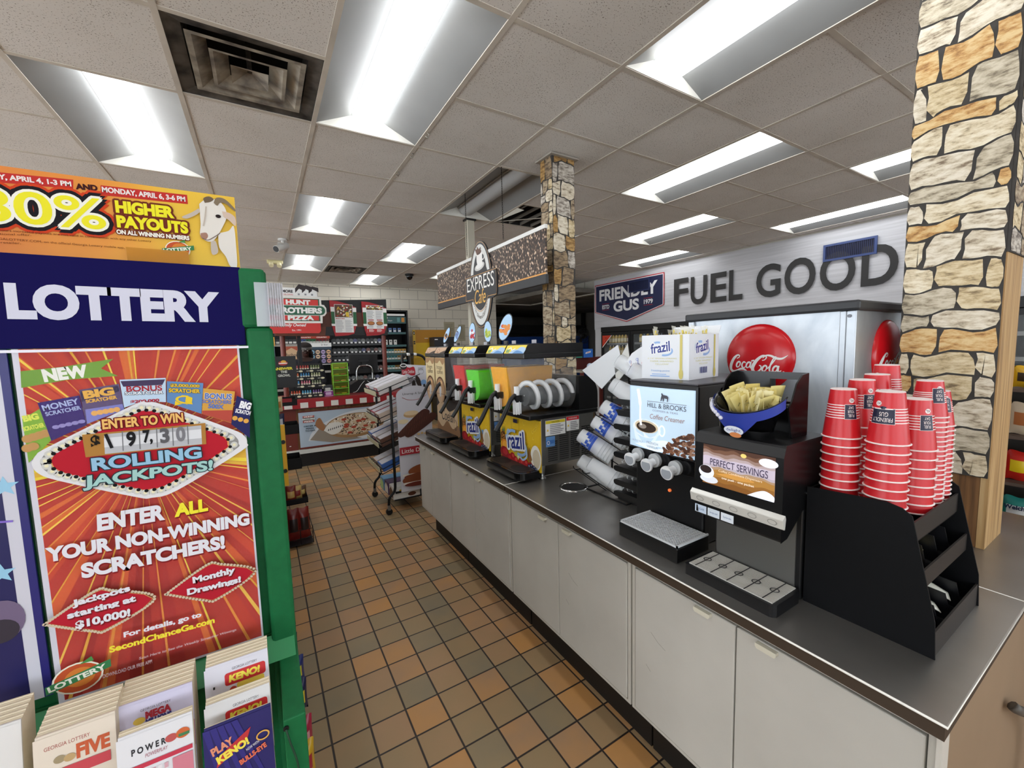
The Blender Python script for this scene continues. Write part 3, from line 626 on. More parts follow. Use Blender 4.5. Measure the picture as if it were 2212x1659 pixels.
        if kind == 'coffee':
            s = M(); F2 = Fr((-.094, sy+hwb-.004, .44), (0, -1, 0), (0.12, 0, 1)); s.box(-.0935, sy-hwb+.004, .38, -.088, sy+hwb-.004, .652, K('#cbb083', .5)); F2 = Fr((-.0938, sy+hwb-.004, .38), (0, -1, 0), (0, 0, 1)); p = Pr(s, F2); w = 2*hwb-.008
            p.rect(0, 0, w, .27, K('#cdb98c', .5)); p.poly(spl([(0, .27), (0, .235), (.05, .23), (.1, .25), (.15, .22), (w, .24), (w, .27)]), K('#9a7650', .5)); p.txt('frozen', .03, .185, .032, K('#4a3322', .5)); p.txt('coffee', .04, .15, .034, K('#4a3322', .5))
            p.ell(w*.5, .03, w*.5, .1, K('#5d3b25', .5)); p.ell(w*.5, .02, w*.44, .095, K('#a07c58', .5)); p.ell(w*.45, .0, w*.3, .075, K('#b89a7c', .5)); p.ell(w*.6, .085, .022, .014, K('#d0a678', .5)); p.rect(0, -.002, w, .001, INK); s.build('bowl_sign', t)
        # lid with artwork strip
        m = M(); m.box(-.095, sy-.103, .657, .30, sy+.103, .685, K('#101011', .3)); m.prism([(-.09, .685), (.30, .685), (.30, .735), (-.06, .735)], -.1015, .1015, Fr((0, sy, 0), (1, 0, 0), (0, 0, 1)), K('#101011', .35)); ld = m.build('lid', t, bevel=.004)
        s = M(); F2 = Fr((-.0955, sy+.1, .668), (0, -1, 0), (.5, 0, 1)); F2 = Fr((-.093, sy+.1, .685), (0, -1, 0), (.6, 0, 1)); p = Pr(s, F2, .001); w = .2; hh = .05
        if kind == 'fruit':
            p.rect(0, 0, w, hh, YEL2); p.poly(spl([(.05, 0), (.08, .02), (.12, .025), (.15, .04), (w, .03), (w, 0)]), SKY); p.poly(spl([(.09, 0), (.12, .018), (.17, .012), (w, .0)]), K('#5c8fc4', .4)); p.line(spl([(.02, .02), (.05, .035), (.07, .02), (.1, .03)]), .006, WPL); p.rect(.015, .004, .05, .024, K('#8aa66a', .5))
        else:
            p.rect(0, 0, w, hh, K('#c3a184', .5)); p.ell(.06, .02, .022, .018, K('#96694a', .5)); p.ell(.06, .021, .014, .011, K('#d2b295', .5)); p.poly(spl([(.1, 0), (.14, .012), (.2, .022), (.2, 0)]), K('#3b2a20', .5))
        s.build('lid_artwork', ld)
        # tap
        m = M(); m.box(-.095, sy-.024, .425, -.05, sy+.024, .462, K('#17171a', .35)); m.tube(spl([(-.085, sy, .462), (-.115, sy, .44), (-.15, sy, .38), (-.185, sy, .32), (-.215, sy, .28)]), [.022]+[.017]*5+[.013]*20 if False else .013, K('#131315', .3), 8); hn = m.build('tap_handle', t)
        m = M(); m.cyl((-.078, sy, .462), (-.078, sy, .508), .015, WPL, 14); m.build('tap_cap', t, bevel=.003)
        m = M(); n = 24; m.lathe([(.015, .36), (.02, .36), (.022, .43), (.016, .44)], WPL, 16, Matrix.Translation((-.078, sy, 0)))
        for k in range(8): a = 2*pi*k/8; m.cyl((-.078+.0195*cos(a), sy+.0195*sin(a), .358), (-.078+.021*cos(a), sy+.021*sin(a), .43), .004, WPL, 6)
        m.build('nozzle', t)
        m = M(); m.box(.02, sy-.022, .735, .06, sy+.022, .738, CLEAR); m.box(.04, sy-.022, .738, .043, sy+.022, .757, K('#c8c8d0', .2, alpha=.5)); m.build('card_holder', ld)
    return t
ORANGE = K('#fbb41c', .35, noise=.08, nscale=30); GREEN = K('#5fdc26', .35, noise=.08, nscale=30); REDS = K('#d8302c', .35, noise=.08, nscale=30)
slush('slush_machine', 'nearest slush machine with an orange bowl and an almost empty clear bowl', 1.985, 1.235, 'fruit', None, ORANGE, (.6, .605))
slush('slush_machine', 'slush machine holding bright green and red slush', 2.560, 1.235, 'fruit', GREEN, REDS, (.575, .60))
slush('frozen_coffee_machine', 'brown frozen coffee machine at the far end of the counter', 3.06, 1.235, 'coffee', None, None, (.6, .6))
OV = [(1.30, 2.225, 1.618, .045, .085, -.5, 'tilted oval flavour card with peaches above the orange slush', '#d9863a', '#c23a28', 1), (1.30, 2.46, 1.622, .034, .068, 0, 'upright oval flavour card with green grapes', '#b9c24a', '#8fa52e', 0), (1.30, 2.70, 1.622, .032, .07, -.12, 'narrow oval flavour card with a red splash', '#b3202a', '#e8e8ea', 0),
      (1.30, 2.96, 1.622, .022, .07, -.6, 'blue and brown pointed coffee flavour card, the right one of two', '#6f86b5', '#3b2a22', 0), (1.30, 3.18, 1.622, .022, .07, -.6, 'tan pointed coffee flavour card, the left one of two', '#c58f5c', '#3b2a22', 0)]
for x, y, z, rx, rz, rot, lab, c1, c2, big in OV:
    t = thing('flavor_card', lab, 'sign', (x, y, 1.579)); c, s = cos(rot), sin(rot)
    m = M(); P = [(rx*1.08*cos(a)*c-rz*1.06*sin(a)*s, .018+rz+rx*1.08*cos(a)*s+rz*1.06*sin(a)*c) for a in [2*pi*i/28 for i in range(28)]]
    F = Fr((-.0, 0, 0), (0.3, -1, 0), (0, 0, 1)); m.prism(P, -.003, 0, F, K('#1a1c22', .4)); p = Pr(m, F); p.ell(0, .018+rz, rx, rz, K('#a8c8e4', .4), rot)
    rng = random.Random(int(y*99))
    for k in range(16): u, v = rng.uniform(-.6, .6)*rx, rng.uniform(-.45, .25)*rz; p.st, q = 0.00002, p.st; p.ell(u*c-v*s, .018+rz+u*s+v*c, .011*(1.3 if big else .8), .011, K(rng.choice([c1, c1, c2]), .5), n=10); p.st = q
    p.up(); p.txt('SWEET PEACH' if big else 'FLAVOR' if False else '', 0, 0, .01, INK) if False else None
    m.build('card', t); m = M(); m.box(-.004, -.02, -.0, .006, .02, .02, K('#3a3b40', .3)); m.build('foot', t)
# ---------------------------------------------------------------- creamer dispenser
t = thing('creamer_dispenser', 'black coffee creamer dispenser with a lit picture panel', 'drink dispenser', (1.25, .862, CT)); Wd = .308
m = M(); m.box(.0, 0, .255, .50, Wd, .575, K('#0e0e10', .4)); m.box(.04, 0, .0, .50, Wd, .255, K('#08080a', .45)); bd = m.build('cabinet_body', t, bevel=.008)
m = M(); m.box(.0, .002, .574, .50, Wd-.002, .580, K('#45444a', .35)); m.build('top_plate', t, bevel=.002)
s = M(); F = Fr((0, Wd-.008, .318), (0, -1, 0), (0, 0, 1)); w, h = Wd-.016, .24
P = [(w*i/12, 0) for i in range(13)]
def curv(u): return .010*(1-((u/w)*2-1)**2)
class CF:
    def __call__(s, a, b, hh=0): q = F(a, b, 0); return Vector((q.x-curv(a)-.003-hh, q.y, q.z))
CFr = CF(); lit = lambda c, e=.38: K(c, .35, emit=e)
def gridrect(p, x0, y0, x1, y1, mat, n=8):
    A = [(x0+(x1-x0)*i/n, y0) for i in range(n+1)]; B = [(x0+(x1-x0)*i/n, y1) for i in range(n+1)]; p.strip(A, B, mat)
p = Pr(s, CFr, 0, .0002); gridrect(p, 0, 0, w, h, lit('#b4cce0')); gridrect(p, w*.02, h*.02, w*.98, h*.98, lit('#bcd2e4')); p.st = .0002
p.ell(w*.30, h*.33, w*.24, h*.15, lit('#dbe8f2')); p.poly(spl([(w*.07, h*.34), (w*.12, h*.12), (w*.26, h*.05), (w*.42, h*.1), (w*.53, h*.34)]), lit('#d3e3f0')); p.ell(w*.30, h*.36, w*.2, h*.10, lit('#c9b99c')); p.ell(w*.3, h*.35, w*.17, h*.083, lit('#33271f')); p.ell(w*.24, h*.36, w*.07, h*.04, lit('#8a8078'))
p.ring(w*.56, h*.34, w*.05, h*.09, w*.02, lit('#e6eff6')); p.line(spl([(w*.16, h*.95), (w*.20, h*.72), (w*.20, h*.5), (w*.22, h*.37)]), [w*.05]*7+[w*.03]*6+[w*.035]*6, lit('#f2f6fa')); p.poly(spl([(w*.1, h*.05), (w*.5, h*.0), (w*.75, h*.12), (w*.6, h*.2), (w*.3, h*.1)]), lit('#dfeaf3'))
rng = random.Random(4)
for k in range(120):
    u, v = rng.uniform(.6, .985), rng.uniform(.015, .36)
    if v > .36-(.9-u)*.7 and u < .9: continue
    p.st = .00001; p.ell(w*u, h*v, w*.034, h*.024, lit(rng.choice(['#5a3a2c', '#7c5540', '#4a2e22', '#94705a']), .3), rng.uniform(-.8, .8), 10)
    p.ell(w*u, h*v+.0008, w*.012, h*.004, lit('#2f1c14', .2), rng.uniform(-.6, .6), 6)
p.h += .0002; p.st = .0002
p.rect(w*.33, h*.775, w*.9, h*.782, lit('#5a5c66')); p.txt('HILL & BROOKS', w*.335, h*.685, h*.075, lit('#3c3d47'), w=w*.56); p.txt('COFFEES & TEAS', w*.42, h*.63, h*.028, lit('#7d8290'), w=w*.37); p.txt('Coffee Creamer', w*.38, h*.51, h*.075, lit('#8a6a5e'), w=w*.5, shear=.2)
p.poly([(w*a, h*b) for a, b in ((.545, .80), (.55, .85), (.56, .89), (.555, .915), (.565, .93), (.585, .9), (.64, .895), (.66, .87), (.65, .8), (.64, .8), (.64, .845), (.6, .85), (.59, .8), (.58, .8), (.575, .85), (.555, .8))], lit('#3c3d47'))
p.txt('HALF & HALF', w*.06, h*.09, h*.035, lit('#9aa6b2'), w=w*.2); p.txt('FRENCH', w*.33, h*.1, h*.04, lit('#7f8b99'), w=w*.18); p.txt('VANILLA', w*.33, h*.04, h*.04, lit('#7f8b99'), w=w*.18)
s.build('picture_panel', t)
m = M(); m.box(-.006, .004, .255, .0, Wd-.004, .314, K('#0b0b0d', .12)); m.build('lower_bezel', t, bevel=.002)
for yy, zz in ((.25, .288), (.168, .283), (.078, .276)):
    m = M(); m.cyl((-.001, yy, zz), (-.02, yy, zz), .026, K('#b9bcbe', .3), 24); m.cyl((-.02, yy, zz-.004), (-.055, yy+.004, zz-.012), .014, WPL, 16); m.cyl((-.05, yy+.004, zz-.012), (-.058, yy+.004, zz-.013), .025, WPL, 24); nb = m.build('push_button', t, bevel=.002)
    q = M(); q.cyl((-.058, yy+.004, zz-.013), (-.0595, yy+.004, zz-.013), .0205, K('#9aa0a8', .4), 24); q.build('button_pad', nb)
m = M(); m.cyl((.04, .14, .165), (.034, .14, .165), .006, K('#e0703a', .3, emit=.6), 12); m.build('indicator_light', t)
m = M(); p = Pr(m, Fr((.06, 0, .50), (1, 0, 0), (0, 0, 1)), .001); p.rrect(0, 0, .05, .03, .004, PAPER); lines(p, .006, .004, .044, .026, 4, GREYT, rng); m.build('rating_label', t)
m = M(); m.box(.13, -.008, .38, .20, .0, .56, K('#0c0c0e', .4)); m.build('side_latch', t, bevel=.004); m = M(); m.box(.118, -.003, .3, .122, 0, .5, STEEL); m.build('side_trim', t)
m = M(); m.box(-.135, -.025, .0, .035, .232, .05, K('#0a0a0b', .35)); tr = m.build('drip_tray', t, bevel=.003)
m = M(); m.box(-.132, -.022, .05, .03, .229, .052, K('#17171a', .5)); g = K('#d4d7da', .4)
for k in range(16): m.box(-.13+k*.0105, -.02, .052, -.1265+k*.0105, .227, .056, g)
for k in range(20): m.box(-.13, -.02+k*.0129, .052, .031, -.0165+k*.0129, .056, g)
m.box(-.134, -.024, .052, .034, -.019, .058, g); m.box(-.134, .226, .052, .034, .231, .058, g); m.box(-.134, -.024, .052, -.129, .231, .058, g); m.build('grate', tr)
# straw box
t = thing('straw_box', 'white cardboard box of yellow spoon straws on the creamer dispenser', 'box', (1.352, .973, CT+.5805), radians(8)); bw, bd_, bh = .235, .20, .172; wb = K('#e2e5ea', .55)
m = M(); m.box(0, 0, .0, bw, .004, bh, wb); m.box(0, .004, 0, .004, bd_-.004, bh, wb); m.box(bw-.004, .004, 0, bw, bd_-.004, bh, wb); m.box(0, bd_-.004, 0, bw, bd_, bh, wb); m.box(.004, .004, 0, bw-.004, bd_-.004, .004, wb); m.build('carton', t)
m = M(); m.add([(bw, .0, bh), (bw, bd_, bh), (bw+.012, bd_, bh+.035), (bw+.02, 0, bh+.035)], [(0, 1, 2, 3)], wb); m.build('flap', t, solid=.003)
gold = K('#cdbf6a', .5); paleg = K('#d8d49a', .6)
for nm, F, w in (('front_print', fr((0, bd_, 0), '-x'), bd_), ('side_print', fr((0, 0, 0), '-y'), bw)):
    s = M(); p = Pr(s, F); k = 1.0 if w < .22 else .9
    frazil(p, w*.22, .098, w*.42, .04); p.rect(w*.82, .03, w*.87, bh-.002, gold); p.ell(w*.845, .022, w*.045, .02, gold)
    p.txt('4 1/4" SPOON STRAWS', w*.45, .078, .006, paleg, al='c', w=w*.62); p.txt('PAPER WRAPPED', w*.45, .067, .006, paleg, al='c', w=w*.5); p.txt('300/CASE' if False else 'YELLOW', w*.45, .056, .006, paleg, al='c', w=w*.3)
    if nm == 'front_print': p.txt('freezing point', w*.42, .028, .009, LBLU, al='c', w=w*.4); p.rect(w*.2, .01, w*.62, .014, LBLU); p.rect(w*.24, .018, w*.55, .021, LBLU)
    else:
        for k in range(9): p.st = 0; p.rect(w*.33+k*.0065, .022, w*.33+k*.0065+(.002+.002*(k % 3)), .046, K('#5a6090', .5))
    s.build(nm, t)
rng = random.Random(8); film = K('#e8e6da', .1, alpha=.45)
grp = 'yellow spoon straws in the white box'
for k in range(26):
    o = M(); x, y = rng.uniform(.03, bw-.03), rng.uniform(.02, bd_-.02); lean = (rng.uniform(-.012, .012), rng.uniform(-.012, .012)); top = bh+rng.uniform(.004, .02)
    o.cyl((x, y, .006), (x+lean[0], y+lean[1], top), .0035, K('#dcc648', .4), 8); b = tag(o.build('straw'), 'wrapped yellow spoon straw poking out of the white carton', 'straw', grp); b.location = (1.352, .973, CT+.5805); b.rotation_euler = (0, 0, radians(8))
    w = M(); fx, fy = x+lean[0], y+lean[1]; w.add([(fx-.006, fy-.003, top-.03), (fx+.006, fy+.003, top-.03), (fx+.009, fy-.004, top+.014), (fx-.007, fy+.006, top+.018)], [(0, 1, 2, 3)], film); w.build('wrapper', b)
# cut-out sign of drink sizes
t = M(); F = Fr((1.42, 1.345, 1.4205), (.12, -1, 0), (0, 0, 1)); w, h = .19, .17
P = [(0, 0), (w, 0), (w, h)] + [(w-.01-i*.0175+(.006 if i % 2 else 0), h-.002-(i/10)**1.3*.085+(.004 if i % 2 else 0)) for i in range(10)] + [(.0, .06)]
t.prism(P, -.003, 0, F, K('#e4e6ea', .5)); p = Pr(t, F); CC = ['#2b4cae', '#e08a3a', '#d93a34', '#5fb82e', '#e8993a']
for k, c in enumerate(CC):
    x, hh = .022+k*.036, .035+k*.012; p.poly([(x-.011, 0.006), (x+.011, .006), (x+.008, hh*.45), (x+.013, hh), (x-.013, hh), (x-.008, hh*.45)], K(c, .5)); p.rect(x-.011, hh, x+.011, hh+.005, K('#3b3f8a', .5)); p.line([(x+.004, hh), (x+.004, hh+.03)], .002, K(['#d9a8a0', '#4a5fc0'][k % 2], .5)); p.ring(x-.001, hh+.024, .006, .006, .0015, K('#7f8fd0', .5))
o = t.build('cup_size_sign'); tag(o, 'white cut-out sign picturing five coloured drink cups', 'sign'); o.location = (0, 0, 0)
# ---------------------------------------------------------------- sugar dispenser "perfect servings"
t = thing('sugar_dispenser', 'black condiment dispenser with a lit coffee screen and chrome button bar', 'dispenser', (1.12, .528, CT)); W2 = .252
m = M(); m.box(.112, 0, .0, .24, W2, .26, K('#0d0d0f', .4)); m.build('back_box', t, bevel=.004)
m = M(); m.prism([(.0, .268), (.0, .42), (.012, .452), (.24, .452), (.24, .26), (.112, .26), (.03, .2), (-.003, .195), (-.004, .235)], 0, W2, Fr((0, W2, 0), (1, 0, 0), (0, 0, 1)), K('#0b0b0d', .35)); m.build('head', t, bevel=.008)
m = M(); m.box(.108, .014, .012, .112, W2-.006, .258, K('#8b8a88', .38, .9)); m.build('steel_plate', t)
s = M(); F = fr((-.0005, W2-.028, .3), '-x'); w, h = .205, .118; p = Pr(s, F, .0006); lt = lambda c: K(c, .3, emit=.5)
p.rect(0, 0, w, h, lt('#4a3228'))
def wav(y, a): return [(w*i/24, h*(y+a*sin(i*.55+y*9)+.5*a*sin(i*1.3))) for i in range(25)]+[(w, 0), (0, 0)]
for y, a, c in ((.92, .03, '#6a4c3c'), (.84, .03, '#8a7268'), (.76, .03, '#a8989a'), (.70, .02, '#b8aebc'), (.52, .02, '#aaa0aa'), (.46, .02, '#a08468'), (.40, .02, '#a07438'), (.24, .02, '#8a5e2c'), (.12, .02, '#7a5026')): p.poly(wav(y, a), lt(c))
p.poly(spl([(w*.2, h*.3), (w*.5, h*.40), (w*.75, h*.33), (w*.5, h*.27), (w*.2, h*.3)]), lt('#bd8a45'))
p.ell(w*.1, h*.12, w*.14, h*.1, lt('#c8ccd4')); p.ell(w*.06, h*.3, w*.12, h*.17, lt('#d4d8e0')); p.ell(w*.05, h*.36, w*.09, h*.1, lt('#2a2020')); p.poly(spl([(w*.66, 0), (w*.8, h*.15), (w*.9, h*.2), (w, h*.12), (w, 0)]), lt('#d8dce8')); p.ell(w*.92, h*.85, w*.12, h*.1, lt('#e0e4ec')); p.ell(w*.6, h*.9, w*.04, h*.05, lt('#d8c070'))
p.txt('PERFECT SERVINGS', w*.12, h*.5, h*.17, lt('#2c2440'), w=w*.80); p.txt('Coffee Condiment Dispensers', w*.25, h*.36, h*.07, lt('#ddd0b8'), w=w*.6); p.txt('one push - one packet', w*.3, h*.2, h*.07, lt('#f2ece0'), w=w*.45)
s.build('screen', t)
m = M(); m.prism([(-.006, .235), (-.012, .262), (-.0, .273), (.004, .262), (.0, .235)], -.008, W2+.008, Fr((0, W2, 0), (1, 0, 0), (0, 0, 1)), K('#d6d5cf', .25, .15)); br = m.build('button_bar', t, bevel=.002)
for k in range(5):
    q = M(); p = Pr(q, Fr((-.0092, W2-.025-k*.052, .249), (0, -1, 0), (-.25, 0, 1)), .001); p.ring(0, 0, .012, .008, .0016, K('#8b8a84', .4), 20); q.build('button', br)
for k, (s_, c) in enumerate((('SUGAR', '#c6d4e6'), ('equal', '#d3dde8'), ('Splenda', '#dfe6ee'))):
    q = M(); p = Pr(q, fr((-.0045, W2-.006-k*.042, .203), '-x'), .0012); p.rect(0, 0, .038, .024, K(c, .3)); p.txt(s_, .019, .008, .007, K('#4a6a9a', .5), al='c', w=.024); 
    if k == 0: p.poly([(.004, .002), (.012, .002), (.009, .022), (.005, .022)], K('#18181c', .4))
    q.build('flavor_label', t)
m = M(); m.cyl((.14, -.014, .3), (.14, .0, .3), .009, CHROME, 14); m.ball((.14, -.015, .3), .011, .007, .011, CHROME); m.build('lock_knob', t)
m = M(); m.prism([(-.03, .262), (-.03, .005), (-.018, -.004), (.1, -.004), (.107, .004), (.107, .262)], .0, .034, Fr((0, 0, 0), (1, 0, 0), (0, 1, 0)), K('#101013', .35)); tr = m.build('drip_tray', t, bevel=.006)
m = M(); Z = .0345; 
for k in range(24): m.box(-.022+k*.0052, .006, Z, -.0194+k*.0052, .252, Z+.003, K('#c6c4be', .4))
for k in range(5): m.box(-.022, .03+k*.05, Z+.003, .1, .0325+k*.05, Z+.004, K('#2a2a2c', .4)); m.lathe([(.009, 0), (.012, 0)], K('#2a2a2c', .4), 16, Matrix.Translation((.04, .031+k*.05, Z+.0042)))
m.build('grate', tr)
# packet scoop on top
t = thing('packet_bin', 'black scoop-shaped bin with a blue creamer label on the condiment dispenser', 'bin', (1.17, .66, 1.2925)); bk = K('#0c0c0e', .22)
m = M()
def bowl(u, v):
    a = -pi/2+pi*u*1.0-pi/2*0; th = pi*u; r = .105*(1-.45*(1-v)**2); lip = v
    x = .05-.085*sin(th)*(.45+.55*v)-.02*v; y = .0-.098*cos(th)*(.55+.45*v); z = .012+.105*v**.8-.045*v*sin(th)
    return (x, y, z)
m.grid(bowl, 20, 8, bk); m.add([bowl(i/20, 0) for i in range(21)], [tuple(range(21))], bk); bo = m.build('scoop', t, solid=.003)
for sy in (-.1, .1): m = M(); m.prism([(.03, .085), (.045, .1), (.07, .15), (.10, .172), (.135, .176), (.135, .0), (.05, .0)], sy-.002, sy+.002, Fr((0, 0, 0), (1, 0, 0), (0, 0, 1)).__class__((0, 0, 0), (1, 0, 0), (0, 0, 1)), bk); m.build('side_wall', t)
m = M(); m.box(.131, -.1, .0, .136, .1, .09, bk); m.box(.131, -.1, .155, .136, .1, .176, bk); m.box(.131, .0, .09, .136, .1, .155, bk); m.box(.131, -.1, .09, .136, -.085, .155, bk); m.build('back_plate', t)
m = M(); lb = K('#2c3f9c', .35)
def lab(u, v):
    q = bowl(.02+.96*u, 1.0); d = 0.026+.05*max(0, 1-abs(u-.5)/.2)*(1 if abs(u-.5) < .2 else 0)
    x, y, z = q; k = 1-v; return (x-.006-.004*sin(pi*u)+.012*k*sin(pi*u)*d/.03, y*1.02, z-.002-k*d)
m.grid(lab, 40, 3, lb); p = Pr(m, Fr(Vector(lab(.5, .35))+Vector((-.006, 0, 0)), (0, -1, 0), (-.3, 0, 1)), .002)
p.ell(0, .0, .028, .014, K('#dfe6f2', .4)); p.txt('delight', 0, -.005, .011, K('#24408e', .4), al='c', w=.042); p.ell(.004, -.013, .017, .008, K('#d88a56', .4)); 
for k in range(9): q = Vector(lab(.63+.038*k, .5)); m.ball(q+Vector((-.003, 0, 0)), .005, .007, .006, K('#d9d9e4', .5), 8, 5)
m.build('blue_label', t)
rng = random.Random(21); pk = [K('#e0d294', .6), K('#d8c880', .6), K('#e6dcaa', .6), K('#cfbb6a', .6)]
for k in range(34):
    o = M(); a = rng.uniform(-.5, .5); w, h = .042, .066; y = -.056+.112*(k % 17)/16+rng.uniform(-.003, .003); x = (.028 if k < 17 else .055)-.02*(1-(y/.06)**2)+rng.uniform(0, .008)
    T = Matrix.Translation((x, y*.95, .085+rng.uniform(-.008, .016)-(.0 if k < 17 else -.012))) @ Matrix.Rotation(rng.uniform(-.2, .2)-6.0*y, 4, 'X') @ Matrix.Rotation(rng.uniform(-.5, .0), 4, 'Y') @ Matrix.Rotation(rng.uniform(-.5, .5)+.9*(1 if k % 3 else -.3), 4, 'Z')
    o.grid(lambda u, v: T @ Vector((.0025*sin(pi*u)*sin(pi*v)+.002*sin(3*u), (u-.5)*w, (v-.5)*h)), 4, 4, rng.choice(pk)); pq = Pr(o, Fr(T @ Vector((-.003, .012, -.01)), T.to_3x3() @ Vector((0, -1, 0)), T.to_3x3() @ Vector((0, 0, 1)))); pq.line(spl([(0, .01), (.008, .016), (.016, .008), (.024, .014)]), .0016, K('#8f8450', .5))
    b = tag(o.build('sweetener_packet', solid=.0012), 'yellow sweetener packet crammed in the black scoop bin', 'packet', 'yellow packets in the scoop bin'); b.location = (1.17, .66, 1.2925)
m = M(); m.tube([(.10, -.088, .0), (.085, -.088, .05), (.06, -.085, .09)], .007, bk); m.build('strut', t); 
# ---------------------------------------------------------------- cup organizer
t = thing('condiment_organizer', 'black stepped countertop organizer holding the red cups', 'organizer', (1.24, .26, CT)); OB = K('#08090c', .6, noise=.1, nscale=40, spec=.2); RAIL = K('#26211e', .5)
prof = [(.0, .0), (.264, .0), (.264, .325), (.1, .335), (.07, .328), (.052, .314), (.004, .085)]
for k, x in enumerate((0.0, .352)):
    m = M(); m.prism(prof, -x-.004, -x, Fr((0, 0, 0), (0, 1, 0), (0, 0, 1)).__class__((0, 0, 0), (0, 1, 0), (0, 0, 1)) if False else Fr((0, 0, 0), (0, 1, 0), (0, 0, 1)), OB); 
    m.v = [Vector((abs(v.x), v.y, v.z)) for v in m.v]; m.build('side_panel', t)
m = M(); m.box(.004, .26, 0, .352, .265, .32, OB); m.build('back_panel', t)
for (y, z, hh) in ((.052, .245, .05), (.03, .145, .045), (.004, .0, .06)):
    m = M(); m.box(.004, y, z, .352, y+.004, z+hh, RAIL); m.build('front_rail', t)
for (y, z) in ((.055, .24), (.035, .14), (.006, .004)):
    m = M(); m.add([(.005, y, z), (.351, y, z), (.351, .258, z+(.0 if z > .2 else .05)), (.005, .258, z+(.0 if z > .2 else .05))], [(0, 1, 2, 3)], OB); m.build('shelf', t, solid=.004)
for zz, y0 in ((.15, .04), (.012, .012)):
    for x in (.09, .178, .265):
        m = M(); m.add([(x, y0, zz), (x, .25, zz+.04), (x, .25, zz+.085), (x, y0+.015, zz+.07)], [(0, 1, 2, 3)], K('#17171a', .3)); m.build('divider', t, solid=.0025)
rng = random.Random(3)
for k, (x, y, z, c) in enumerate(((.045, .082, .205, 0), (.05, .078, .19, 2), (.13, .095, .195, 1), (.042, .088, .222, 0), (.045, .058, .068, 2), (.134, .058, .068, 2), (.222, .058, .068, 2))):
    o = M(); T = Matrix.Translation((x, y, z)) @ Matrix.Rotation(rng.uniform(-.5, .5), 4, 'Z') @ Matrix.Rotation(.5+rng.uniform(-.2, .2), 4, 'X'); o.grid(lambda u, v: T @ Vector(((u-.5)*.045, (v-.5)*.065, .003*sin(pi*u)*sin(pi*v))), 3, 3, pk[c] if k < 4 else K('#d8d8cc', .5))
    b = tag(o.build('sugar_packet', solid=.0015), 'loose packet lying in the open slots of the black organizer', 'packet', 'packets in the organizer'); b.location = (1.24, .26, CT)
# ---------------------------------------------------------------- red cups
CR = K('#c81f27', .32); CRW = K('#ecdedb', .4); CNV = K('#141433', .4)
def cup(big, marks):
    rb, rt, H = (.0278, .0415, .127) if big else (.0255, .038, .094); g = .001
    t = thing('paper_cup', 'x', 'cup')     # upside down: z=0 is the rim, z=H the base
    m = M(); R = lambda z: rt+(rb-rt)*z/H
    m.lathe([(R(0)-.0005, .003), (rb, H)], CR, 32); m.build('cup_wall', t)
    m = M(); m.lathe([(rt-.001, .0), (rt+.0022, .0008), (rt+.0026, .0022), (rt+.001, .0038), (rt-.001, .004)], CRW, 32); m.build('rim', t)
    m = M(); m.lathe([(rb+.0004, H-.001), (rb-.001, H+.0015), (rb-.003, H-.004), (0, H-.005)], CRW, 32); m.build('base', t)
    m = M()
    for k in range(6): z = H*.42+k*H*.052; m.lathe([(R(z)+.0003, z), (R(z+.0022)+.0003, z+.0022)], CRW, 32)
    if marks: m.build('stripes', t)
    def wrapped(name, ang, z0, w, h, fn):
        s = M()
        class W:
            def __call__(s_, a, b, hh=0): r = R(z0+b)+.0006+hh; q = ang+a/R(z0); return Vector((r*cos(q), r*sin(q), z0+b))
        p = Pr(s, W(), 0, .0002); fn(p, w, h); s.build(name, t)
    def grd(p, x0, y0, x1, y1, mat): A = [(x0+(x1-x0)*i/8, y0) for i in range(9)]; B = [(x0+(x1-x0)*i/8, y1) for i in range(9)]; p.strip(A, B, mat)
    def badge(p, w, h): grd(p, 0, 0, w, h, CRW); grd(p, .0008, .0008, w-.0008, h-.0008, CNV)
    ta = dict(al='c', rot=pi)
    if marks == 'fuel':
        wrapped('fuel_badge', marks_ang, H*.41, .029, .038, lambda p, w, h: (badge(p, w, h), p.txt('FUEL', w*.5, h*.36, h*.19, CRW, w=w*.5, **ta), p.txt('YOUR', w*.5, h*.62, h*.19, CRW, w=w*.55, **ta), p.txt('DAY', w*.5, h*.88, h*.19, CRW, w=w*.42, **ta)))
    if marks == 'gus':
        wrapped('logo_badge', marks_ang, H*.40, .05, .036, lambda p, w, h: (badge(p, w, h), p.txt('FRIENDLY', w*.5, h*.42, h*.26, CRW, w=w*.8, **ta), p.txt('GUS', w*.55, h*.8, h*.28, CRW, w=w*.36, **ta), p.strip([(0, h), (w*.5, h+.007), (w, h)], [(0, h-.001), (w*.5, h), (w, h-.001)], CNV)))
    if marks:
        wrapped('size_mark', marks_ang+(.1 if marks == 'fuel' else -.0), H*.74, .012, .012, lambda p, w, h: (p.ell(.012, .006, .0062, .0062, CRW, n=16), p.txt('XL', .012, .009, .006, CNV, al='c', rot=pi)))
    return t
view = atan2(-.44, -1.33)   # the side of a cup that faces the camera
marks_ang = view+.15; cupF = cup(True, 'fuel'); marks_ang = view-1.1; cupG = cup(True, 'gus'); marks_ang = view+.1; cupS = cup(False, 'fuel'); cupP = cup(True, None)
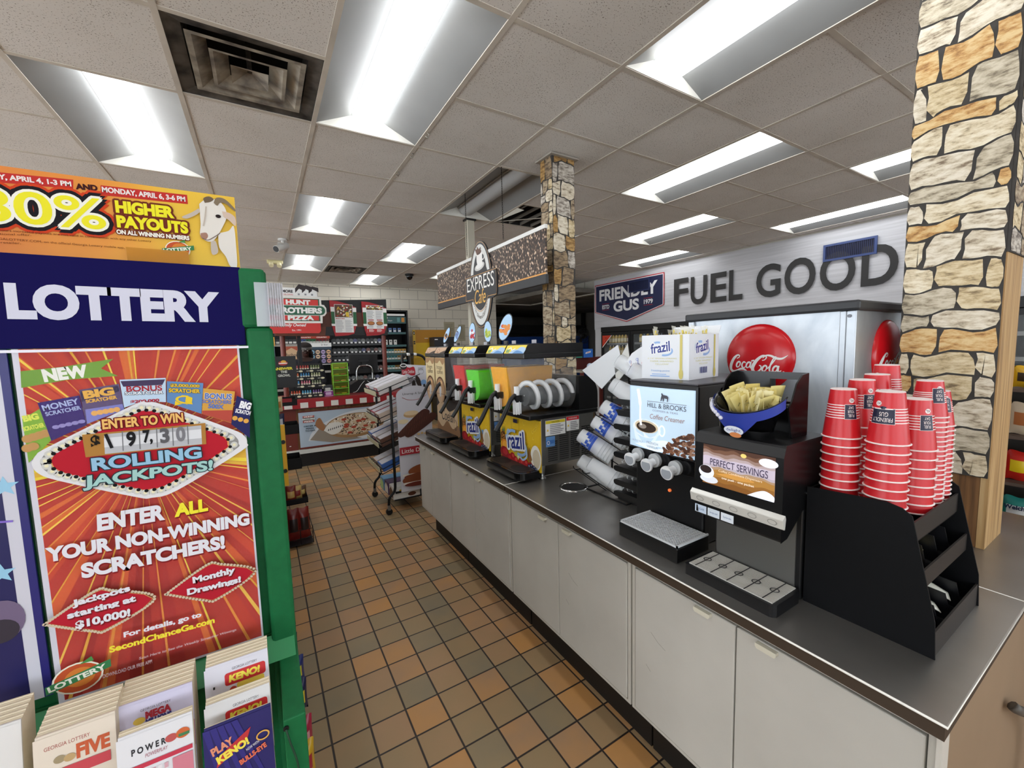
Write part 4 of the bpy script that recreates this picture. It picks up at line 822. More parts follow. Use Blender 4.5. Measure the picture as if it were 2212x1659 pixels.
STK = [('A', 1.30, .475, 1.303, .0223, 9, cupF, 'of the left front stack'), ('B', 1.30, .38, 1.304, .0223, 9, cupG, 'of the stack nearest the camera'), ('C', 1.405, .358, 1.279, .0229, 8, cupF, 'of the stack right of the nearest'),
       ('D', 1.492, .358, 1.352, .0125, 20, cupS, 'of the close-packed stack second from right'), ('E', 1.568, .361, 1.320, .0125, 17, cupS, 'of the rightmost close-packed stack'), ('F', 1.39, .467, 1.322, .0223, 10, cupF, 'of the back row, second stack'), ('G', 1.475, .462, 1.332, .0223, 10, cupG, 'of the back row, third stack'), ('H', 1.545, .463, 1.355, .0223, 11, cupG, 'of the tallest stack, farthest back')]
used = set()
for n_, x, y, zt, pit, cnt, proto, where in STK:
    for k in range(cnt):
        pr = proto if k == 0 else (cupP if proto is not cupS else cupS)
        lab = ('top red paper cup ' if k == 0 else '%s red paper cup from the top ' % ORD[k]) + where
        loc = (x+random.Random(k*7+ord(n_)).uniform(-.0006, .0006), y, zt-k*pit)
        if pr.name not in used: used.add(pr.name); o = pr; o.location = loc; o['label'] = lab; o['group'] = 'red paper cups in stacks'
        else: o = dup(pr, loc, None, lab, 'red paper cups in stacks')
for pr in (cupF, cupG, cupS, cupP):
    if pr.name not in used: bpy.data.objects.remove(pr)
# ================================================================ soda cabinet, wall banner, coolers, hanging sign
def ray(px, py): return (_f + _r*((px-1106)/FPX) + _u*((829.5-py)/FPX))
def onp(px, py, ax, v):
    d = ray(px, py); return CAMP + d*((v-CAMP[ax])/d[ax])
class PL:
    """place lettering on a flat sheet by where its two ends stand"""
    def __init__(s, p, ax, v, conv): s.p, s.ax, s.v, s.c = p, ax, v, conv
    def xy(s, px, py): return s.c(onp(px, py, s.ax, s.v))
    def pts(s, P): return [s.xy(*q) for q in P]
    def t(s, txt, L, R, h, mat, edge=None, ow=.002, **kw):
        a, b = s.xy(*L), s.xy(*R); d = (b[0]-a[0], b[1]-a[1]); w = sqrt(d[0]**2+d[1]**2)
        u = s.xy(L[0], L[1]-h); hh = sqrt((u[0]-a[0])**2+(u[1]-a[1])**2)
        kw = dict(w=w, rot=atan2(d[1], d[0]), **kw)
        (s.p.out(txt, a[0], a[1], hh, mat, edge, ow, **kw) if edge else s.p.txt(txt, a[0], a[1], hh, mat, **kw))
def coke(p, x, y, w, mat):
    S = w/100.0; f = lambda P: [(x+a*S, y+b*S) for a, b in P]
    def st(P, W, n=6):
        Q = spl([(a, b, c) for (a, b), c in zip(P, W)], n); p.st, s = .00001, p.st; p.line(f([(a, b) for a, b, c in Q]), [c*S for a, b, c in Q], mat); p.st = s
    st([(16, 27), (20, 29), (21, 32), (17, 33), (10, 27), (4, 16), (3, 7), (8, 3), (16, 5), (24, 8), (31, 7), (38, 2)], [1.5, 1.5, 2, 3, 5, 6, 5.5, 4, 2.5, 3.5, 3, .5])
    def o(cx, cy): p.st, s = .00001, p.st; P = [(cx+3.4*cos(t)+1.6*sin(t), cy+5*sin(t)) for t in [2*pi*i/18 for i in range(19)]]; p.line(f(P), [S*(1.6+1.5*abs(sin(t/1.0*1.0+.4+pi*i/18))) for i, t in enumerate([0]*19)], mat); p.st = s
    o(19, 16); st([(33, 19), (30, 21), (26.5, 17), (26.5, 12), (30, 10), (34, 14)], [2.2, 2.2, 2.8, 3, 2, 1]); o(38, 15.5); st([(43, 21), (41.5, 14), (42.5, 10.5), (46, 13)], [2.6, 3, 2.4, 1]); st([(43.5, 22.5), (48.5, 24)], [2.4, 2.4])
    st([(62, 24), (66, 25), (69, 29), (67, 32), (61, 31), (52, 23), (46, 12), (47, 5), (53, 3), (60, 9), (60, 14), (57, 15)], [1.5, 1.5, 2, 2.5, 4, 5.5, 6, 5, 3, 2.5, 2, 1.5]); st([(63, 28), (68, 32.5), (76, 32), (84, 28), (91, 27), (96, 29), (101, 33)], [1.2, 2.4, 3.4, 4, 3.6, 2.4, .5])
    o(66, 10); st([(70, 9), (76, 16), (84, 28), (82, 30), (77, 20), (74, 9), (76, 4), (80, 8)], [1.2, 2, 1.6, 1.6, 2.4, 2.8, 2.2, 1]); o(83, 9.5); st([(88.5, 15), (87, 8), (88, 4.5), (92, 7)], [2.6, 3, 2.4, 1]); p.ring(x+95*S, y+4*S, 1.6*S, 1.6*S, .6*S, mat, 12)
brs, nt, bs = newmat('brushed_panel'); tc = N(nt, 'TexCoord'); mp = N(nt, 'Mapping'); mp.inputs['Scale'].default_value = (2, 2, 1); nt.links.new(tc.outputs['Object'], mp.inputs[0]); n = N(nt, 'TexNoise', i_Scale=3.0, i_Detail=6.0, i_Distortion=1.2); nt.links.new(mp.outputs[0], n.inputs['Vector']); nt.links.new(ramp(nt, n.outputs['Fac'], [(.3, '#a9b0b8'), (.7, '#c9ced2')]), bs.inputs['Base Color']); bs.inputs['Metallic'].default_value = .75; bs.inputs['Roughness'].default_value = .42
t = thing('soda_cabinet', 'big steel soda machine cabinet with round red logo discs', 'drink machine', (1.80, .63, .8405)); sw, sd, sh = .672, .56, .855
m = M(); m.box(.012, .012, .0, sd, sw-.012, sh-.035, brs); m.build('panels', t)
m = M(); m.box(-.012, -.012, sh-.036, sd+.01, sw+.012, sh, K('#2a2b2e', .45)); m.build('top_cap', t, bevel=.008)
m = M(); m.box(0, 0, 0, .03, .03, sh-.036, brs); m.box(0, .03, 0, .013, .05, sh-.036, brs); m.build('corner_post', t, bevel=.003); m = M(); m.box(0, sw-.03, 0, .03, sw, sh-.036, brs); m.build('corner_post', t, bevel=.003)
for (F, w) in ((Fr((.012, sw-.30-0.038+.338*0, .65), (0, -1, 0), (0, 0, 1)), 1), (Fr((.325, .012, .65), (1, 0, 0), (0, 0, 1)), 2)):
    F.o = Vector((.0115, .335, .648)) if w == 1 else Vector((.325, .0115, .648))
    m = M(); r = .140; R3 = Matrix((F.u, F.v, F.n)).transposed().to_4x4(); R3.translation = F.o
    m.lathe([(r+.002, 0), (r, .006), (r*.93, .013), (r*.7, .022), (r*.35, .0275), (0, .029)], K('#c2121c', .22), 48, R3); dc = m.build('logo_disc', t)
    class Dm:
        def __init__(s, F): s.F = F
        def __call__(s, a, b, h=0):
            rr = min(sqrt(a*a+b*b)/r, 1); pf = [(0, .029), (.35, .0275), (.7, .022), (.93, .013), (1, .006), (1.02, 0)]
            for (p0, h0), (p1, h1) in zip(pf, pf[1:]):
                if p0 <= rr <= p1: z = h0+(h1-h0)*(rr-p0)/(p1-p0); break
            return s.F(a, b, z+h+.0012)
    q = M(); coke(Pr(q, Dm(F), 0, .0001), -r*.86, -r*.48, r*1.70, WHITE); q.build('logo_script', dc)
m = M(); m.cyl((-.001, .02, sh-.055), (-.004, .02, sh-.055), .006, K('#55565a', .3, .8), 10); m.build('screw', t)
# ---- wall banner
bm_, nt, bs = newmat('banner_vinyl'); tc = N(nt, 'TexCoord'); mp = N(nt, 'Mapping'); mp.inputs['Scale'].default_value = (1, .5, 14); nt.links.new(tc.outputs['Object'], mp.inputs[0]); n = N(nt, 'TexNoise', i_Scale=3.0, i_Detail=5.0); nt.links.new(mp.outputs[0], n.inputs['Vector']); nt.links.new(ramp(nt, n.outputs['Fac'], [(.3, '#b4b4b8'), (.7, '#cacace')]), bs.inputs['Base Color']); bs.inputs['Roughness'].default_value = .45
t = thing('wall_banner', 'long light grey wall banner with big dark lettering and a shield logo', 'banner', (5.994, 6.56, 1.86)); m = M(); Y0, Z0 = 6.56, 1.86
n2 = 60
m.grid(lambda u, v: (-.004-.006*sin(u*40+v*3)*sin(v*4)*(.5+.5*sin(u*9)), -u*8.4, v*1.0), 80, 8, bm_); 
F = Fr((-.018, 0, 0), (0, -1, 0), (0, 0, 1)); p = Pr(m, F, .0, .0006); cv = lambda q: (Y0-q.y, q.z-Z0); P = PL(p, 0, 5.97, cv)
q = lambda X, Y: (1240+X*.3436, 480+Y*.3436)
SH = [(.04, .35), (.04, .9), (1.76, .9), (1.76, .35), (.90, .11)]
def off(P, d): cx, cy = .9, .5; return [(cx+(a-cx)*(1-d), cy+(b-cy)*(1-d*2.2)) for a, b in P]
nv = K('#1b2145', .45); p.poly(SH, K('#b02a35', .45)); p.poly(off(SH, .02), K('#dcdce0', .45)); p.poly(off(SH, .035), nv)
lt_ = K('#e2e2e4', .45); dkt = K('#2b2a2a', .45)
p.txt('FRIENDLY', .17, .565, .225, lt_, w=1.45, bold=.035); p.txt('GUS', .565, .32, .205, lt_, w=.64, bold=.035); p.txt('ESTD', .25, .40, .08, lt_, w=.2, bold=.03); p.txt('1979', 1.32, .40, .08, lt_, w=.2, bold=.03)
rd = K('#b02a35', .45)
for a in (.25, 1.32): p.rect(a, .5, a+.2, .507, rd); p.rect(a, .375, a+.2, .382, rd)
for ch, a, b, z0, z1 in (('F', 4.60, 4.33, 2.157, 2.60), ('U', 4.285, 4.00, 2.15, 2.59), ('E', 3.94, 3.68, 2.15, 2.59), ('L', 3.645, 3.44, 2.15, 2.59), ('G', 3.25, 2.93, 2.14, 2.585), ('O', 2.885, 2.525, 2.135, 2.595), ('O', 2.48, 2.12, 2.13, 2.59), ('D', 2.065, 1.74, 2.14, 2.59)): p.txt(ch, Y0-a, z0-Z0, z1-z0, dkt, w=a-b, bold=.022)
m.build('vinyl_sheet', t)
for lab, y0, y1, z0, z1, c in (('blue wall vent over the big banner lettering', 1.93, 2.45, 2.49, 2.69, '#3a4a7a'), ('small navy wall vent over the shield logo', 5.10, 5.59, 2.50, 2.71, '#232c52')):
    t = thing('wall_vent', lab, 'vent', (5.968, y0, z0)); m = M(); w, h = y1-y0, z1-z0
    for a in ((0, 0, w, .025), (0, h-.025, w, h), (0, .025, .025, h-.025), (w-.025, .025, w, h-.025)): m.box(-.012, a[0], a[1], .004, a[2], a[3], K(c, .4))
    m.build('frame', t); m = M(); m.box(.0, .025, .025, .004, w-.025, h-.025, K('#0c1026', .6)); m.build('backing', t)
    m = M()
    for k in range(int((w-.05)/.018)): m.box(-.006, .03+k*.018, .025, .0, .036+k*.018, h-.025, K('#1d2650' if c[1] == '3' else '#1c2448', .5))
    m.build('louvers', t)
# ---- coolers
dkc = K('#121214', .4); GLASS = K('#c8d0d4', .04, alpha=.08)
def cooler(label, y0, y1, nd):
    t = thing('beverage_cooler', label, 'cooler', (6.0, y0, 0)); w = y1-y0
    m = M(); m.box(.75, 0, 0, .78, w, 1.9, K('#1a1a1c', .6)); m.box(.0, 0, 0, .75, w, .12, dkc); m.box(.06, 0, 1.86, .75, w, 1.9, dkc); m.box(.0, -.0, .12, .75, .02, 1.86, dkc); m.box(.0, w-.02, .12, .75, w, 1.86, dkc); m.build('case', t)
    m = M(); m.box(-.02, 0, 1.80, .06, w, 1.9, dkc); m.build('header_bar', t)
    dw = w/nd
    for k in range(nd):
        m = M(); a, c = k*dw+.004, (k+1)*dw-.004
        for bx in ((a, .12, a+.05, 1.79), (c-.05, .12, c, 1.79), (a+.05, .12, c-.05, .18), (a+.05, 1.73, c-.05, 1.79)): m.box(-.015, bx[0], bx[1], .04, bx[2], bx[3], dkc)
        d = m.build('door', t); m = M(); m.box(.01, a+.05, .18, .014, c-.05, 1.73, GLASS); m.build('glass_pane', d); m = M(); m.box(-.045, c-.04, .9, -.016, c-.02, 1.3, K('#3a3a3c', .4)); m.build('handle', d)
    for z in (.45, .78, 1.02, 1.31, 1.55):
        m = M(); m.box(.12, .03, z, .7, w-.03, z+.012, K('#55565a', .5)); m.box(.11, .03, z-.01, .12, w-.03, z+.03, K('#8a8a88', .5)); m.build('shelf', t)
    m = M(); m.box(.08, .03, 1.84, .12, w-.03, 1.858, K('#f2f6ff', .5, emit=2.2)); m.build('light_strip', t)
    return t
cooler('black glass-door drink cooler under the shield logo', 4.0, 6.36, 3); cooler('dark glass-door cooler seen past the right edge of the stone pillar', -1.2, 3.6, 6)
BOT = [('#c9a94e', '#e8dcae'), ('#b99a48', '#e6d9a8'), ('#5b6a72', '#d8dcdc'), ('#9a9fa2', '#e2e4e4'), ('#7a2a26', '#e0d2c8')]
def bottle(cols):
    t = thing('bottle', 'x', 'bottle'); c, l = K(cols[0], .15), K(cols[1], .5)
    m = M(); m.lathe([(0, .001), (.03, .001), (.032, .01), (.032, .12), (.026, .15), (.012, .175), (.012, .19)], c, 14); m.build('bottle_body', t); m = M(); m.lathe([(.0325, .035), (.0325, .105)], l, 14); m.build('label_band', t); m = M(); m.lathe([(.014, .19), (.014, .205), (0, .206)], K('#c8c4ba', .4), 12); m.build('cap', t)
    return t
protos = [bottle(c) for c in BOT]; usedb = set(); rng = random.Random(2)
SHN = {1.55: 'top', 1.31: 'second', 1.02: 'third'}
for (c0, c1, dn, cols) in ((5.63, 6.3, 'left', (0, 1)), (4.85, 5.5, 'middle', (2, 3, 0))):
    for z in (1.55, 1.31, 1.02):
        nb = 8
        for k in range(nb):
            pr = protos[rng.choice(cols)] if not (k > 5 and z == 1.55 and dn == 'left') else protos[4]
            lab = '%s bottle from the left on the %s shelf behind the %s cooler door' % (ORD[k], SHN[z], dn); loc = (6.16, c1-.03-k*(c1-c0)/nb, z+.0125)
            if pr.name in usedb: dup(pr, loc, None, lab, 'bottles in the drink cooler')
            else: usedb.add(pr.name); pr.location = loc; pr['label'] = lab; pr['group'] = 'bottles in the drink cooler'
m = M(); m.prism([(0, 0), (.26, 0), (0, -.24)], 0, .002, Fr((5.975, 6.31, 1.73), (0, -1, 0), (0, 0, 1)), K('#c23a22', .5)); p = Pr(m, Fr((5.973, 6.31, 1.73), (0, -1, 0), (0, 0, 1)), .0006)
for k in range(14): a, b = rng.uniform(.01, .2), -rng.uniform(.01, .2); (a/.26-b/.24 < .85) and p.ell(a, b, .018, .014, K(rng.choice(['#e07a4a', '#8a1a14', '#d8503a']), .5), n=8)
p.line([(.26, 0), (0, -.24)], .014, K('#e8e4de', .5)); tag(m.build('corner_decal'), 'red triangular food decal in the top corner of the cooler door', 'decal')
# string of lamps in the right cooler, seen past the pillar
for k in range(5):
    m = M(); m.ball((6.2, 1.06-.04*(k % 2), 1.72-.10*k), .018, .018, .022, K('#fff2c8', .3, emit=4), 8, 6); tag(m.build('light_bulb'), '%s glowing bulb from the top of the light string past the pillar' % ORD[k], 'light bulb', 'light string bulbs')
# ---- hanging coffee sign (parallel to the aisle)
t = thing('hanging_sign', 'coffee bean banner sign with an oval coffee badge hung on two chains', 'sign', (1.60, 2.19, 1.96)); L = 1.90; Hh = .37
for y in (.545, 1.18):
    m = M(); k = 0; z = .40
    while z < .918:
        a = pi/2*(k % 2); ln = [(0.004*cos(q)*(cos(a)), .004*cos(q)*sin(a), z+.009+.011*sin(q)) for q in [2*pi*i/8 for i in range(8)]]; m.tube([(x-.075*(0), y+yy, zz) for x, yy, zz in ln], .0014, K('#2a2724', .5, .5), 5, closed=True); z += .0165; k += 1
    m.build('chain', t)
m = M(); m.box(-.012, 0, .345, .012, L, .372, K('#dcdcd8', .35)); m.build('top_rail', t, bevel=.003); m = M(); m.box(-.012, 0, .0, .012, L, .06, K('#2b2d30', .4)); m.build('bottom_rail', t, bevel=.003)
bean, nt, bs = newmat('coffee_beans'); tc = N(nt, 'TexCoord'); mp = N(nt, 'Mapping'); mp.inputs['Scale'].default_value = (1, 95, 46); nt.links.new(tc.outputs['Object'], mp.inputs[0]); vo = N(nt, 'TexVoronoi', i_Scale=1.0); nt.links.new(mp.outputs[0], vo.inputs['Vector']); sx = N(nt, 'SeparateXYZ'); nt.links.new(tc.outputs['Object'], sx.inputs[0])
g_ = math_(nt, 'MULTIPLY', sx.outputs[2], 1.5); d_ = math_(nt, 'SUBTRACT', math_(nt, 'ADD', math_(nt, 'MULTIPLY', N(nt, 'RGB').outputs[0], 0) if False else 0.62, 0.0), vo.outputs['Distance']); sp2 = N(nt, 'SeparateColor'); nt.links.new(vo.outputs['Color'], sp2.inputs[0])
val = math_(nt, 'MULTIPLY', d_, math_(nt, 'ADD', math_(nt, 'MULTIPLY', sp2.outputs[0], 1.25), .25)); nt.links.new(ramp(nt, val, [(.02, '#2a1e1a'), (.16, '#54402f'), (.30, '#8a6e5c'), (.46, '#e6cdb0')]), bs.inputs['Base Color']); bs.inputs['Roughness'].default_value = .45
m = M(); m.box(-.006, .004, .06, .006, L-.004, .345, bean); p = Pr(m, Fr((-.0062, L, 0), (0, -1, 0), (0, 0, 1)), .0005); p.rect(.004, .062, L-.004, .072, K('#d99a4e', .35)); p.rect(.004, .072, L-.004, .0745, K('#3a2a20', .4)); m.build('bean_print', t)
m = M(); F = Fr((-.016, L-.985, .115), (0, -1, 0), (0, 0, 1)); rx, rz = .205, .355
E_ = lambda k, n=56: [(rx*k*cos(2*pi*i/n), rz*(1-(1-k)*.6)*sin(2*pi*i/n)) for i in range(n)]
bk = K('#2a2c30', .4); gd = K('#d8a05c', .35)
m.prism(E_(1.0), -.012, .0, F, bk); m.prism([(a+cx, b+cy) for cx, cy in [(0, 0)] for a, b in [(-.27, -.11), (-.22, -.125), (.22, -.125), (.27, -.11), (.285, -.08), (.285, .06), (.27, .09), (.22, .10), (-.22, .10), (-.27, .09), (-.285, .06), (-.285, -.08)]], -.010, .003, F, bk)
p = Pr(m, F, .0004, .0003); p.poly(E_(.965), gd); p.poly(E_(.95), bk); p.poly(E_(.87), K('#d8d8d4', .5)); p.poly([(a*.60, b*.60+.06) for a, b in E_(1.0)], bk)
rot = .0
p.poly(spl([(-.15, .0), (-.10, .1), (-.06, .16), (.02, .2), (.1, .15), (.14, .08), (.15, 0), (.12, -.1), (.06, -.17), (.0, -.2), (-.06, -.17), (-.12, -.1), (-.15, .0)]), bk)
p.ell(.0, .15, .09, .03, K('#c9c7c2', .4), .1); p.ell(0, .155, .065, .02, K('#e6e4e0', .4), .1); p.poly(spl([(-.05, .26), (-.045, .19), (-.02, .155), (.03, .155), (.055, .19), (.055, .27)]), K('#e8e6e2', .35)); p.ell(.0, .262, .056, .022, K('#f2f0ec', .35), .1); p.ell(.0, .262, .046, .016, K('#4a3024', .4), .1); p.poly(spl([(-.045, .26), (-.07, .30), (-.04, .295), (-.03, .315), (0, .29), (.03, .3), (.035, .265)]), K('#5d3a28', .4)); p.ring(.07, .22, .025, .03, .009, K('#e2e0dc', .4), 16)
p.h = .0034; GB = [(-.278, -.105), (.278, -.105), (.278, .088), (-.278, .088), (-.278, -.105)]; p.line(GB, .004, gd); p.rect(-.272, -.10, .272, .083, bk); p.poly(spl([(-.13, -.1), (-.08, -.17), (0, -.205), (.08, -.17), (.13, -.1)]), bk); p.line(spl([(-.14, -.1), (-.09, -.178), (0, -.215), (.09, -.178), (.14, -.1)]), .004, gd)
p.txt('EXPRESS', -.245, -.035, .115, K('#eceae4', .4), w=.49, bold=.0); p.txt('Cafe', -.10, -.15, .115, K('#e8b45a', .4), w=.2, shear=.25)
cir = 'Quality Coffee & Cappuccino'
for k, ch in enumerate(cir):
    if ch == ' ': continue
    a = radians(-158+k*(136/26)); p.st = .00001; p.txt(ch, rx*.74*cos(a), rz*.80*sin(a)*.97, .028 if ch.isupper() else .021, K('#6a655e', .5), al='c', rot=atan2(rz*.8*cos(a), -rx*.74*sin(a))*1.0)
m.build('oval_badge', t)
m = M(); m.box(5.9, 10.6, 0, 9.4, 11.0, 1.84, K('#2a57ad', .5)); tag(m.build('side_counter'), 'dark blue counter in the dim side room', 'counter')
m = M(); m.box(5.2, 10.3, 0, 5.85, 10.9, 1.80, K('#8a877e', .5)); m.box(5.84, 10.29, 0, 5.88, 10.9, 1.83, K('#16181c', .4)); tag(m.build('side_bin'), 'grey box unit left of the blue counter in the side room', 'cabinet')
m = M(); m.box(5.9, 10.7, 1.95, 9.4, 10.9, 2.2, K('#1b1b1c', .6)); m.box(9.3, 10.75, 2.2, 9.4, 10.85, 2.615, K('#1b1b1c', .6)); tag(m.build('side_shelf'), 'black overhead panel above the blue counter', 'shelf')
t = thing('wall_fan', 'black round fan mounted in the dim side room', 'fan', (6.93, 8.0, 1.2)); fb = K('#2b2b2c', .4)
m = M(); m.cyl((0, .1, -1.2), (0, .1, -1.18), .2, fb); m.cyl((0, .1, -1.18), (0, .1, .5), .03, fb); m.build('stand', t); m = M(); m.lathe([(.05, 0), (.08, .1), (.0, .12)], fb, 20, Matrix.Translation((0, .1, .58)) @ Matrix.Rotation(pi/2, 4, 'X')); m.build('motor', t)
m = M()
for k in range(24): a = 2*pi*k/24; m.tube([(.05*cos(a), -.03, .58+.05*sin(a)), (.17*cos(a), -.02, .58+.17*sin(a)), (.2*cos(a), .05, .58+.2*sin(a))], .004, fb, 4)
for r in (.07, .13, .19): m.tube([(r*cos(2*pi*i/28), -.02, .58+r*sin(2*pi*i/28)) for i in range(28)], .005, fb, 5, closed=True)
m.build('grille', t)
m = M()
for k in range(3): a = 2*pi*k/3; m.add([(0, .04, .58), (.15*cos(a-.4), .02, .58+.15*sin(a-.4)), (.17*cos(a), .05, .58+.17*sin(a)), (.15*cos(a+.4), .07, .58+.15*sin(a+.4))], [(0, 1, 2, 3)], K('#1b1b1d', .3))
m.build('blades', t, solid=.003)
# ---- low merchandiser in front of the coolers
t = thing('snack_table', 'red wooden display table stacked with drink cartons before the coolers', 'table', (4.55, 5.3, 0)); rw_ = K('#5a201c', .5)
m = M(); m.box(0, 0, 1.09, .9, .5, 1.12, K('#9a9488', .5)); m.build('table_top', t)
for x, y in ((.0, 0), (.85, 0), (0, .45), (.85, .45)): m = M(); m.box(x, y, 0, x+.05, y+.05, 1.09, rw_); m.build('leg', t)
m = M(); m.box(0, .42, 1.12, .9, .47, 1.33, rw_); m.build('riser', t)
def carton(label, x, y, z, w, d, h, c, txt, rz=0):
    t = thing('drink_carton', label, 'carton', (x, y, z), rz); m = M(); m.box(-w/2, 0, 0, w/2, d, h, K(c, .5)); m.build('carton_box', t); m = M(); p = Pr(m, fr((-w/2, 0, 0), '-y'), .001); p.poly([(w*.2, h*.42), (w*.75, h*.58), (w*.78, h*.78), (w*.24, h*.62)], WHITE); p.poly([(w*.3, h*.52), (w*.68, h*.62), (w*.69, h*.68), (w*.32, h*.58)], K('#b02030', .5)); m.build('logo', t)
carton('green drink carton with a white logo band by the cooler', 4.735, 5.6, 1.3305, .17, .15, .14, '#2f7f6b', 'COOL'); carton('blue drink carton with a slanted logo by the cooler', 4.96, 5.6, 1.3305, .2, .15, .15, '#2a66b8', 'COOL', -.1); carton('red drink carton half hidden by the slush machine', 4.6, 5.6, 1.3305, .07, .15, .15, '#8e1d1d', 'COOL')
for k in range(6):
    t = thing('water_pack', '%s blue and white wrapped pack in the row on the red display table' % ORD[k], 'drink pack', (4.83+.07*k, 5.35, 1.1205), 0, 'wrapped packs on the red table'); m = M(); m.ball((0, .06, .06), .034, .08, .06, K(rng.choice(['#6f93c4', '#3a5f9e', '#c9d6e6']), .25), 10, 6); m.build('wrap', t); m = M(); m.box(-.02, -.022, .04, .02, -.018, .07, WHITE); m.build('tag', t)
m = M(); m.add([(4.62, 5.05, 1.0), (4.98, 5.05, 1.0), (5.06, 5.28, 1.06), (4.72, 5.28, 1.06)], [(0, 1, 2, 3)], K('#9fbf86', .5)); tag(m.build('leaflet_tray', solid=.01), 'pale green and blue leaflet tray on the red display table', 'tray')
# ================================================================ lottery stand on the left
LY = .90
GRN = K('#176238', .5, noise=.08, nscale=60, spec=.2); GRN2 = K('#2a8250', .4)
def X(px, py, y=LY): return onp(px, py, 1, y)
t = thing('lottery_stand', 'green lottery stand with a navy lettered header and slip pockets', 'display stand', (-.30, LY, 0))
O = Vector((-.30, LY, 0)); L = lambda px, py, y=LY: X(px, py, y)-O
hz0, hz1 = X(530, 745).z, X(515, 580).z; xr = X(528, 700).x-O.x; xg = X(583, 640).x-O.x
m = M(); m.box(-.42, .0, .35, xg-.004, .05, hz1-.002, GRN); m.build('board', t, bevel=.004)
m = M(); m.box(xr+.002, -.022, .4, xg, .0, hz0+.03, GRN); m.box(xr-.004, -.014, hz0+.03, xg-.006, .0, hz1, GRN); m.build('side_frame', t, bevel=.006)
m = M(); m.box(-.42, -.012, hz0, xr, -.001, hz1, NAVY); p = Pr(m, Fr((0, -.012, 0), (1, 0, 0), (0, 0, 1)), .0004, .0003); P = PL(p, 1, LY-.0125, lambda q: (q.x-O.x, q.z-O.z)); lw = K('#c9cadb', .5)
P.t('LOTTERY', (16, 690), (478, 697), 80, lw, bold=.055); m.build('header_board', t)
m = M(); m.box(-.42, -.02, hz0-.006, xr+.004, -.0, hz0-.002, K('#dcdce6', .3)); m.build('sign_channel', t)
# slip trough leaning towards the viewer
tz = X(565, 1372).z; m = M(); yb = -.0
m.add([(-.42, -.012, tz), (xg-.004, -.012, tz), (xg-.004, -.05, tz-.03), (-.42, -.05, tz-.03)], [(3, 2, 1, 0)], GRN2); m.box(-.42, -.004, tz-.5, xg-.03, .0, tz, GRN)
m.box(xr+.012, -.20, .40, xg, -.0, tz-.03, GRN); m.box(-.42, -.21, .40, xg, -.2, tz-.36, GRN); m.build('slip_trough', t, bevel=.003)
m = M(); q = L(618, 1572, LY-.2); m.cyl(q+Vector((0, -.001, 0)), q+Vector((0, -.003, 0)), .004, BLACK, 10); m.tube(spl([tuple(q+Vector((0, -.004, 0))), tuple(q+Vector((.004, -.008, -.02))), tuple(q+Vector((.012, -.01, -.06))), tuple(q+Vector((.014, -.01, -.12)))]), .0016, K('#123a26', .5), 6); m.build('pen_cord', t)
# acrylic label clip on the right edge
m = M(); a = X(548, 612, LY-.02); b = X(612, 706, LY-.02); ac = K('#dfe3ec', .1, alpha=.35); m.box(a.x-O.x, -.022-.01, b.z, b.x-O.x, -.026-.01, a.z, ac)
for k in range(7): m.box(X(578+k*5, 650).x-O.x, -.042, b.z, X(580+k*5, 650).x-O.x, -.0, a.z, K('#c3c3cc', .2, alpha=.6))
m.build('label_clip', t)
tag(t, t['label'], 'display stand')
# ---- red scratcher poster
cvp = lambda q: (q.x, q.z)
fl = Fr((0, LY-.016, 0), (1, 0, 0), (0, 0, 1)); yp = LY-.017
m = M(); p = Pr(m, fl, .0, .00016); P = PL(p, 1, yp, cvp)
x0 = X(37, 750, yp).x; x1 = X(565, 1370, yp).x; zb = X(565, 1374, yp).z; zt = X(300, 750, yp).z; xw = X(22, 750, yp).x
m.box(xw, LY-.0159, zb-.004, x1+.003, LY-.0125, zt, K('#c8c8d4', .35))
rp = lambda c: K(c, .6, spec=.15)
p.rect(x0, zb, x1, zt, rp('#b3342a')); cx, cz = P.xy(310, 985)
rng = random.Random(5)
def clipray(a, w, r0, col):
    Q = []; 
    for s_ in (-w, w):
        dx, dz = cos(a+s_), sin(a+s_); k = 9
        if dx > 1e-6: k = min(k, (x1-cx)/dx)
        if dx < -1e-6: k = min(k, (x0-cx)/dx)
        if dz > 1e-6: k = min(k, (zt-cz)/dz)
        if dz < -1e-6: k = min(k, (zb-cz)/dz)
        Q.append((dx, dz, k))
    p.st = .000002; p.poly([(cx+Q[0][0]*r0, cz+Q[0][1]*r0), (cx+Q[0][0]*Q[0][2], cz+Q[0][1]*Q[0][2]), (cx+Q[1][0]*Q[1][2], cz+Q[1][1]*Q[1][2]), (cx+Q[1][0]*r0, cz+Q[1][1]*r0)], rp(col)); p.st = .00016
for k in range(46): clipray(2*pi*k/46+rng.uniform(-.05, .05), rng.uniform(.012, .05), .03, rng.choice(['#c4452c', '#bd3b29', '#cf5a2e', '#a92b26', '#d2682f', '#9e2722']))
p.up()
for k in range(54):
    a = 2*pi*k/54+rng.uniform(-.05, .05); s_ = sin(a); side = abs(cos(a)); far = rng.uniform(.7, 1.0)
    clipray(a, rng.uniform(.003, .009), .03, rng.choice(['#e2b44a', '#e8c84a', '#d9a038', '#dc8a3a']) if side < .93 else '#e8d24a')
p.up()
for a0 in (pi, 0):
    for k in range(12): clipray(a0+rng.uniform(-.28, .12), rng.uniform(.01, .03), .05, rng.choice(['#e8d23c', '#e6c832', '#dcae34']))
p.up(); p.poly(P.pts([(78, 1330), (110, 1503), (562, 1366), (552, 1240), (330, 1310)]), rp('#9a2228')) if False else None
p.poly(P.pts([(44, 802), (130, 793), (245, 775), (218, 796), (255, 812), (150, 820), (46, 838)]), rp('#6f9a3a')); P.t('NEW', (96, 826), (193, 814), 28, rp('#e6e6e0'), bold=.06)
